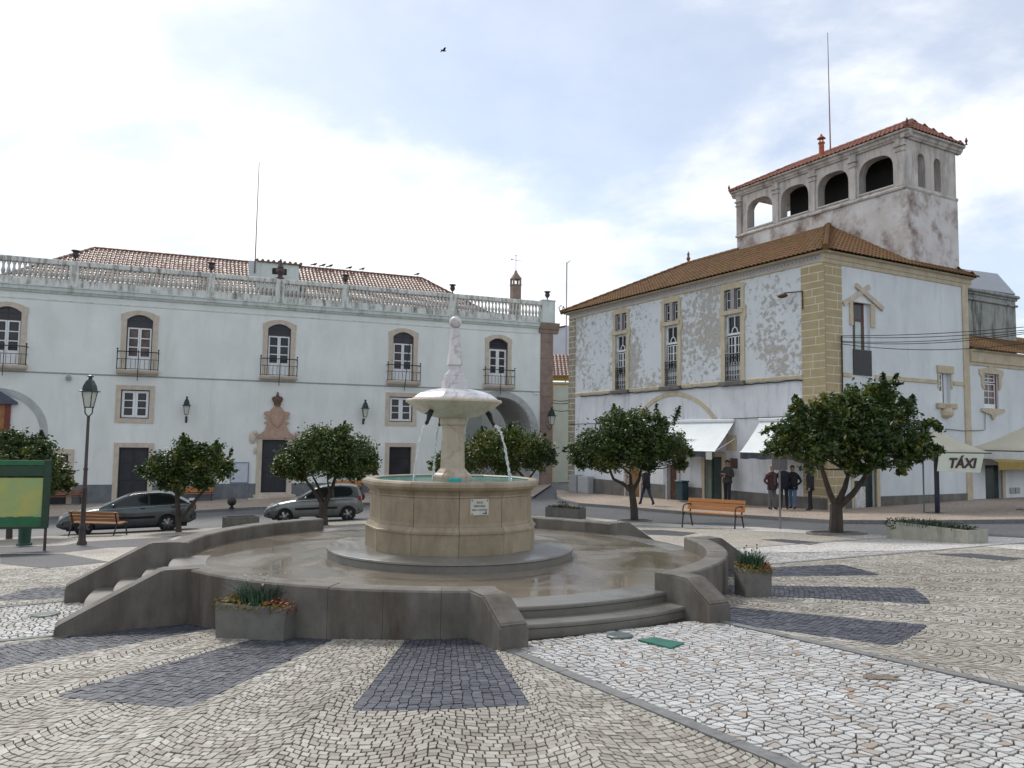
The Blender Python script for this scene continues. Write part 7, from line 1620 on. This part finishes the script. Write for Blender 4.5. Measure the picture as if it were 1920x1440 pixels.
        for nm_, poly, m_ in (('headlight', spec['hl'], M_hl), ('tail_light', spec['tl'], M_tl)):
            mb = MB(); n2 = len(poly); mb.add([(p[0], s*p[1], p[2]) for p in poly]+[(p[0]-.05*np.sign(p[0]-wb/2), s*(p[1]-.05), p[2]) for p in poly], [tuple(range(n2)), tuple(range(n2))[::-1]]+[(i, (i+1) % n2, n2+(i+1) % n2, n2+i) for i in range(n2)]); mb.build(nm_, m_, r)
        for xd_ in spec['doors']: mb = MB(); mb.tube([(xd_[0], s*(hw*.992), xd_[2]), (xd_[0]+.02, s*(hw*1.0), xd_[2]+.25), (xd_[1], s*(hw*.962), xd_[3])], .005, 4); mb.build('door_gap', M_blk, r)
    for nm_, xx, zz_, ln in spec['bump']:
        mb = MB(); ys = np.linspace(-1, 1, 13); s_ = 1 if xx > wb/2 else -1
        a = [(xx-s_*.16*abs(q)**3*1.2, q*hw*.97, zz_-.07) for q in ys]; b_ = [(xx-s_*.16*abs(q)**3*1.2, q*hw*.97, zz_+.07) for q in ys]; c_ = [(p[0]+s_*.03, p[1], zz_) for p in a]
        mb.add(a+c_+b_, [(i, i+1, 13+i+1, 13+i) for i in range(12)]+[(13+i, 13+i+1, 26+i+1, 26+i) for i in range(12)]); mb.build(nm_, M_blk if ln else paint, r, smooth=True)
    mb = MB(); mb.bbox(x0+.3, x1-.3, -hw*.8, hw*.8, .16, .3, .02); mb.build('underbody', M_blk, r)
    if 'extra' in spec: spec['extra'](r, hw, paint)
    return r
S206 = dict(name='hatchback_car', W=1.66, H=1.43, wb=2.44, x0=-.60, x1=3.22, wr=.29, spokes=5, rub=.56,
    top=[(-.60, .62), (-.58, .80), (-.50, .93), (0, .96), (1.0, .94), (1.9, .91), (2.3, .86), (2.75, .775), (3.0, .69), (3.15, .58), (3.22, .46)], bot=[(-.60, .36), (-.4, .26), (.3, .21), (2.2, .19), (3.0, .22), (3.22, .30)],
    gh=dict(out=[(2.02, .90), (1.7, 1.08), (1.32, 1.30), (1.05, 1.385), (.7, 1.425), (.3, 1.43), (-.1, 1.40), (-.36, 1.345), (-.48, 1.16), (-.56, .95)],
        side=[[(1.72, .95), (1.30, 1.25), (1.05, 1.335), (.62, 1.36), (.60, .985), (1.3, .965)], [(.52, .985), (.54, 1.362), (.2, 1.365), (-.12, 1.32), (-.20, 1.15), (-.14, 1.03), (.0, .995)]],
        front=((1.98, .93), (1.16, 1.36)), rear=((-.375, 1.31), (-.545, 1.0))),
    mirror=(1.62, .98), handles=[(.72, .86)], darkh=True, doors=[(.58, .60, .30, .93), (1.80, 1.72, .34, .9)],
    hl=[(2.98, .74, .66), (2.62, .80, .775), (2.72, .72, .80), (3.08, .50, .69), (3.14, .52, .60)], tl=[(-.585, .66, .98), (-.43, .775, .99), (-.40, .79, .84), (-.585, .72, .80)],
    bump=[('front_bumper', 3.215, .42, True), ('rear_bumper', -.60, .46, False)])
A = gnd(652.5, 977); B = gnd(535, 982)
car(A, B, S206, 'silver grey hatchback parked behind the forked orange tree', car_paint('silver grey paint', (.155, .17, .172)))
def sedx(r, hw, paint):
    mb = MB(); mb.bbox(-.93, -.72, -hw*.72, hw*.72, 1.045, 1.075, .012); [mb.box(-.86, -.78, s*hw*.62-.02, s*hw*.62+.02, .98, 1.05) for s in (-1, 1)]; mb.build('spoiler', paint, r)
SSED = dict(name='sedan_car', W=1.74, H=1.40, wb=2.67, x0=-.95, x1=3.52, wr=.30, spokes=7, rub=.55,
    top=[(-.95, .66), (-.93, .90), (-.86, .985), (-.5, 1.0), (0, .985), (1.0, .955), (2.0, .92), (2.5, .86), (3.0, .78), (3.3, .70), (3.45, .58), (3.52, .46)], bot=[(-.95, .40), (-.7, .28), (.3, .20), (2.5, .19), (3.3, .22), (3.52, .32)],
    gh=dict(out=[(2.22, .915), (1.85, 1.10), (1.42, 1.30), (1.15, 1.37), (.75, 1.40), (.3, 1.40), (-.05, 1.355), (-.35, 1.20), (-.62, 1.03), (-.72, .99)],
        side=[[(1.92, .965), (1.40, 1.245), (1.12, 1.32), (.68, 1.335), (.66, .99), (1.4, .975)], [(.58, .99), (.60, 1.335), (.28, 1.335), (-.02, 1.285), (-.36, 1.10), (-.42, 1.03)]],
        front=((2.17, .94), (1.28, 1.345)), rear=((-.08, 1.345), (-.63, 1.03))),
    mirror=(1.76, 1.0), handles=[(.82, .87), (-.18, .88)], darkh=True, doors=[(.62, .64, .30, .95), (1.95, 1.9, .34, .93), (-.2, -.4, .6, .97)],
    hl=[(3.30, .78, .62), (3.08, .82, .70), (3.12, .74, .76), (3.44, .5, .68), (3.48, .52, .58)], tl=[(-.955, .60, .92), (-.80, .80, .93), (-.78, .82, .76), (-.955, .66, .74)],
    bump=[('front_bumper', 3.515, .44, False), ('rear_bumper', -.95, .50, True)], extra=sedx)
A = gnd(314, 996.5); B = gnd(165, 1004)
car(A, B, SSED, 'dark grey green sedan with rear spoiler parked before the navy door', car_paint('dark grey green paint', (.062, .078, .085)))
# ================================================================== people
M_skin = mat('skin', (.33, .19, .14), .55, .12, 9, bmp=.03); M_hair = mat('dark hair', (.025, .02, .018), .6, .3, 20); M_ghair = mat('grey hair', (.16, .155, .15), .6, .3, 20); M_shoe = mat('dark shoe', (.025, .02, .02), .5, .2, 9)
def cloth(name, c): return mat(name, c, .85, .25, 7, bscale=60, bmp=.12)
def person(px, hpx, face, label, top, legs, pose='stand', hair=M_hair, cap=None, off=None, seed=1, at=None, open_front=None):
    """one continuous skinned body; face: heading in degrees (0 = +X)"""
    p = np.array(at) if at is not None else gnd(*px); z0 = g(p[0], p[1])+HP; H = hpx/pxm(p[1]); k = H/1.74; R2 = random.Random(seed)
    r = thing('person', label, 'person', (p[0], p[1], z0), R_(face), 'people on the pavement')
    # joints, person looks along +x, left is +y
    J = {}; E_ = []; RAD = {}
    def j(n, co, rad): J[n] = co; RAD[n] = rad
    lean = {'walk': .05, 'stand': 0, 'pocket': 0, 'folded': -.02}.get(pose, 0)
    j('pel', (0, 0, .95), (.15, .105)); j('wai', (lean*.4, 0, 1.08), (.15, .11)); j('che', (lean, 0, 1.28), (.185, .125)); j('shm', (lean*1.1, 0, 1.43), (.16, .09)); j('nek', (lean*1.2+.005, 0, 1.50), (.06, .06)); j('hd0', (lean*1.3+.02, 0, 1.575), (.078, .09)); j('hd1', (lean*1.4+.025, 0, 1.66), (.083, .098)); j('hd2', (lean*1.4+.012, 0, 1.72), (.06, .07))
    E_ += [('pel', 'wai'), ('wai', 'che'), ('che', 'shm'), ('shm', 'nek'), ('nek', 'hd0'), ('hd0', 'hd1'), ('hd1', 'hd2')]
    for s, sd in ((1, 'l'), (-1, 'r')):
        st = {'walk': .30*s, 'stand': .03*s, 'pocket': .04*s, 'folded': .02*s}.get(pose, 0)
        kneez = .50
        j('hip'+sd, (0, .095*s, .88), (.095, .095)); j('kne'+sd, (st*.55+(.05 if pose == 'walk' and s < 0 else .015), .10*s, kneez), (.068, .068))
        j('ank'+sd, (st*1.0-(.10 if pose == 'walk' and s < 0 else 0), .105*s, .10 if not (pose == 'walk' and s < 0) else .16), (.05, .05)); ax, az = J['ank'+sd][0], J['ank'+sd][2]
        j('toe'+sd, (ax+.14, .115*s, .045 if not (pose == 'walk' and s < 0) else .055), (.042, .035)); j('hee'+sd, (ax-.03, .105*s, .045 if not (pose == 'walk' and s < 0) else .10), (.042, .04))
        E_ += [('pel', 'hip'+sd), ('hip'+sd, 'kne'+sd), ('kne'+sd, 'ank'+sd), ('ank'+sd, 'toe'+sd), ('ank'+sd, 'hee'+sd)]
        if pose == 'walk': el, wr = (-.20*s, .27*s, 1.14), (-.20*s+.10, .26*s, .93)
        elif pose == 'pocket': el, wr = (-.09, .32*s, 1.13), (.07, .20*s, .96)
        elif pose == 'folded': el, wr = (.02, .30*s, 1.12), (.20, .02*s, 1.16+.04*s)
        else: el, wr = (-.03, .27*s, 1.13), (.03, .27*s, .90)
        sx_ = J['shm'][0]
        j('sho'+sd, (sx_, .19*s, 1.40), (.075, .075)); j('elb'+sd, (el[0]+sx_*.6, el[1], el[2]), (.052, .052)); j('wri'+sd, (wr[0]+sx_*.4, wr[1], wr[2]), (.034, .034))
        E_ += [('shm', 'sho'+sd), ('sho'+sd, 'elb'+sd), ('elb'+sd, 'wri'+sd)]
        w_ = np.array(J['wri'+sd]); dd = w_-np.array(J['elb'+sd]); dd /= np.linalg.norm(dd); sidev = np.cross(dd, (0, s, 0)); sidev /= max(1e-6, np.linalg.norm(sidev)); inn = np.array((0, -s, 0))*.6
        pm = w_+dd*.065; j('pal'+sd, tuple(pm), (.036, .022)); E_.append(('wri'+sd, 'pal'+sd))
        for f in range(4):
            o_ = sidev*(.027-.018*f); l_ = (.036, .042, .038, .028)[f]; a1 = pm+o_+dd*.035; a2 = a1+dd*l_+inn*.012; a3 = a2+dd*l_*.55+inn*.022
            j('f%d%sa' % (f, sd), tuple(a1), (.009, .009)); j('f%d%sb' % (f, sd), tuple(a2), (.0085, .0085)); j('f%d%sc' % (f, sd), tuple(a3), (.0075, .0075)); E_ += [('pal'+sd, 'f%d%sa' % (f, sd)), ('f%d%sa' % (f, sd), 'f%d%sb' % (f, sd)), ('f%d%sb' % (f, sd), 'f%d%sc' % (f, sd))]
        t1 = w_+dd*.03+sidev*.036; t2 = t1+dd*.035+sidev*.012+inn*.01; j('t%sa' % sd, tuple(t1), (.0105, .0105)); j('t%sb' % sd, tuple(t2), (.009, .009)); E_ += [('wri'+sd, 't%sa' % sd), ('t%sa' % sd, 't%sb' % sd)]
    names = list(J); ix = {n: i for i, n in enumerate(names)}
    me = bpy.data.meshes.new('body'); me.from_pydata([tuple(c*k for c in J[n]) for n in names], [(ix[a], ix[b_]) for a, b_ in E_], [])
    o = link('body', me, r); o.modifiers.new('skin', 'SKIN').use_smooth_shade = True
    bpy.context.view_layer.update()
    if not me.skin_vertices: me.skin_vertices.new() if hasattr(me.skin_vertices, 'new') else None
    for i, n in enumerate(names):
        sv = me.skin_vertices[0].data[i]; ra = RAD[n]; sv.radius = (ra[0]*k, ra[1]*k); sv.use_root = (n == 'pel')
    ss = o.modifiers.new('sub', 'SUBSURF'); ss.levels = 2; ss.render_levels = 2
    bpy.context.view_layer.update(); dg = bpy.context.evaluated_depsgraph_get(); nm = bpy.data.meshes.new_from_object(o.evaluated_get(dg)); o.modifiers.clear(); o.data = nm
    nm.materials.clear(); [nm.materials.append(m_) for m_ in (M_skin, top, legs, M_shoe)]
    wl = np.array(J['wril'])*k; wr_ = np.array(J['wrir'])*k; hdx = J['hd0'][0]*k; mi = []
    for q in nm.polygons:
        c_ = np.array(q.center); zz_ = c_[2]/k
        if zz_ > 1.505: m_ = 0
        elif zz_ < .12 or (pose == 'walk' and zz_ < .2 and c_[0] < -.2*k): m_ = 3
        elif pose in ('stand', 'walk') and min(np.linalg.norm(c_-wl), np.linalg.norm(c_-wr_)) < .13*k and zz_ < min(J['wril'][2], J['wrir'][2])+.14 and abs(c_[1]) > .17*k and ((np.linalg.norm(c_-wl) < .13*k and zz_ < J['wril'][2]) or (np.linalg.norm(c_-wr_) < .13*k and zz_ < J['wrir'][2])): m_ = 0
        elif pose == 'folded' and c_[0] > .19*k and abs(c_[1]) < .1*k and 1.05 < zz_ < 1.25: m_ = 0
        elif zz_ > .90: m_ = 1
        else: m_ = 2
        mi.append(m_)
    nm.polygons.foreach_set('material_index', mi); nm.polygons.foreach_set('use_smooth', [True]*len(mi))
    hx, hz = (J['hd1'][0])*k, J['hd1'][2]*k
    # face: nose, eyes, mouth, ears
    d = MB(); d.ball((hx+.093*k, 0, hz-.03*k), .016*k, 8, 6, (1.2, .8, 1.5)); [d.ball((hx-.005*k, s*.08*k, hz-.02*k), .024*k, 8, 6, (.7, .35, 1.3)) for s in (1, -1)]; d.build('nose_and_ears', M_skin, o, smooth=True, kind='stuff')
    d = MB(); [d.ball((hx+.083*k, s*.032*k, hz+.002*k), .011*k, 6, 5) for s in (1, -1)]; d.bbox(hx+.07*k, hx+.09*k, -.022*k, .022*k, hz-.075*k, hz-.068*k, .002); d.build('eyes_and_mouth', M_hair, o, kind='stuff')
    d = MB(); nn_, mm_ = 18, 10; vs_ = []; fs_ = []
    for i in range(nn_):
        a = 2*PI*i/nn_
        for q in range(mm_+1):
            th = PI*.58*q/mm_*(1 if math.cos(a) < .3 else .62); rr = .101*k
            vs_.append((hx-.008*k+rr*1.02*math.sin(th)*math.cos(a), rr*.92*math.sin(th)*math.sin(a), hz+.012*k+rr*1.05*math.cos(th)))
    fs_ = [(i*(mm_+1)+q, ((i+1) % nn_)*(mm_+1)+q, ((i+1) % nn_)*(mm_+1)+q+1, i*(mm_+1)+q+1) for i in range(nn_) for q in range(mm_)]
    d.add(vs_, fs_); d.build('flat_cap' if cap else 'hair', cap or hair, o, smooth=True)
    if cap: d = MB(); d.ball((hx+.075*k, 0, hz+.05*k), .075*k, 12, 6, (1.1, 1, .16)); d.build('cap_peak', cap, o, smooth=True)
    # jacket skirt and collar as clothing over the body
    d = MB(); n_ = 20; rows = []
    jl = .80 if pose != 'folded' else .86
    for z, a, b_ in ((1.47, .085, .085), (1.44, .12, .105), (1.28, .19, .135), (1.10, .175, .13), (.95, .18, .135), (jl, .185, .14)):
        lx_ = lean*max(0, (z-.95)/.5); rows.append([((lx_+b_*1.08*math.cos(2*PI*i/n_))*k, a*1.07*math.sin(2*PI*i/n_)*k*(1.06 if z < 1.4 else 1), z*k) for i in range(n_)])
    d.add([q for rw in rows for q in rw], [(j_*n_+i, (j_+1)*n_+i, (j_+1)*n_+(i+1) % n_, j_*n_+(i+1) % n_) for j_ in range(len(rows)-1) for i in range(n_)]); jo = d.build('jacket', top, o, smooth=True); jo.modifiers.new('t', 'SOLIDIFY').thickness = .012
    if open_front: d = MB(); d.bbox(.125*k, .16*k, -.05*k, .05*k, .98*k, 1.42*k, .01); d.build('shirt_front', open_front, o)
    return r
navy = cloth('navy jacket', (.014, .016, .03)); person((1212, 953), 71, 118, 'man in dark jacket and blue trousers walking away along the pavement', cloth('dark walking jacket', (.02, .018, .026)), cloth('blue work trousers', (.022, .032, .075)), 'walk', M_ghair, seed=1)
u_ = RF(1364, 930, -.55)[0]; q = RF.w(u_, -.55, 0); person(None, 82, 215, 'man in grey green coat and flat cap standing by the cafe door', cloth('grey green coat', (.04, .045, .04)), cloth('charcoal trousers', (.022, .02, .028)), 'folded', cap=cloth('dark flat cap', (.02, .02, .022)), at=q, seed=2)
person((1448, 962), 82, -62, 'man in burgundy jacket and grey trousers with hands in pockets', cloth('burgundy jacket', (.055, .02, .026)), cloth('grey trousers', (.115, .12, .125)), 'pocket', M_ghair, seed=3, open_front=cloth('brown pullover', (.085, .07, .055)))
person((1470, 961), 83, -100, 'man in navy clothes and pale cap standing between two companions', navy, cloth('navy trousers', (.012, .014, .026)), 'pocket', cap=cloth('pale cap', (.35, .33, .31)), seed=4)
person((1487, 960.5), 80, -135, 'man in black jacket and light blue jeans facing his companions', cloth('black jacket', (.012, .013, .02)), cloth('light blue jeans', (.10, .17, .33)), 'pocket', seed=5)
r6 = person((1520, 964), 84, 160, 'man in long black coat with a white stripe leaning at the quoined corner', cloth('long black coat', (.014, .013, .016)), cloth('black trousers', (.014, .012, .015)), 'stand', seed=6)
d = MB(); d.bbox(-.175, -.16, -.12, .12, 1.30, 1.34, .003); d.build('white_stripe', M_plaque, r6)
# ================================================================== birds
M_bird = mat('dark pigeon', (.035, .035, .042), .7, .3, 20)
def bird_mesh():
    d = MB(); d.tube([(-.16, 0, .10), (-.08, 0, .13), (0, 0, .155), (.07, 0, .18), (.10, 0, .215), (.125, 0, .235), (.15, 0, .23)], [.012, .045, .065, .055, .034, .03, .006], 10); d.tube([(-.26, 0, .07), (-.12, 0, .12)], [.03, .035], 6)
    for s in (1, -1): d.tube([(0, s*.02, .11), (.01, s*.02, .0)], .006, 5); d.tube([(.01, s*.02, .003), (.05, s*.02, .003)], .005, 4)
    return d.mesh('pigeon', M_bird, True)
bme_ = bird_mesh()
for (x, y), lab in zip(((590, 500), (606, 501.5), (619.5, 504), (656, 507.5), (680, 509.5), (783, 519)), ('pigeon on the roof ridge closest to the dormer', 'second pigeon from the dormer on the roof ridge', 'third pigeon from the dormer on the roof ridge', 'fourth pigeon from the dormer on the roof ridge', 'fifth pigeon from the dormer on the roof ridge', 'lone pigeon at the end of the roof ridge')):
    u_ = LB(x, y, o6)[0]; o = link('pigeon', bme_, None, lab, 'bird', 'pigeons on the roof', loc=LB.w(u_, o6, zr+.11), rot=R_(21.8+(rnd.uniform(-30, 30)))); o.scale = (1.25,)*3
p = aty(832, 95, 42.); d = MB(); d.tube([(-.18, 0, 0), (0, 0, .0), (.16, 0, .02)], [.015, .06, .01], 8)
for s in (1, -1): d.add([(-.06, 0, .02), (.07, 0, .02), (.05, s*.2, .10), (-.05, s*.36, .03), (-.08, s*.16, .07)], [(0, 1, 2, 4), (4, 2, 3)])
d.build('flying_bird', M_bird, label='small dark bird flying high in the sky', cat='bird', loc=tuple(p), rot=R_(30))
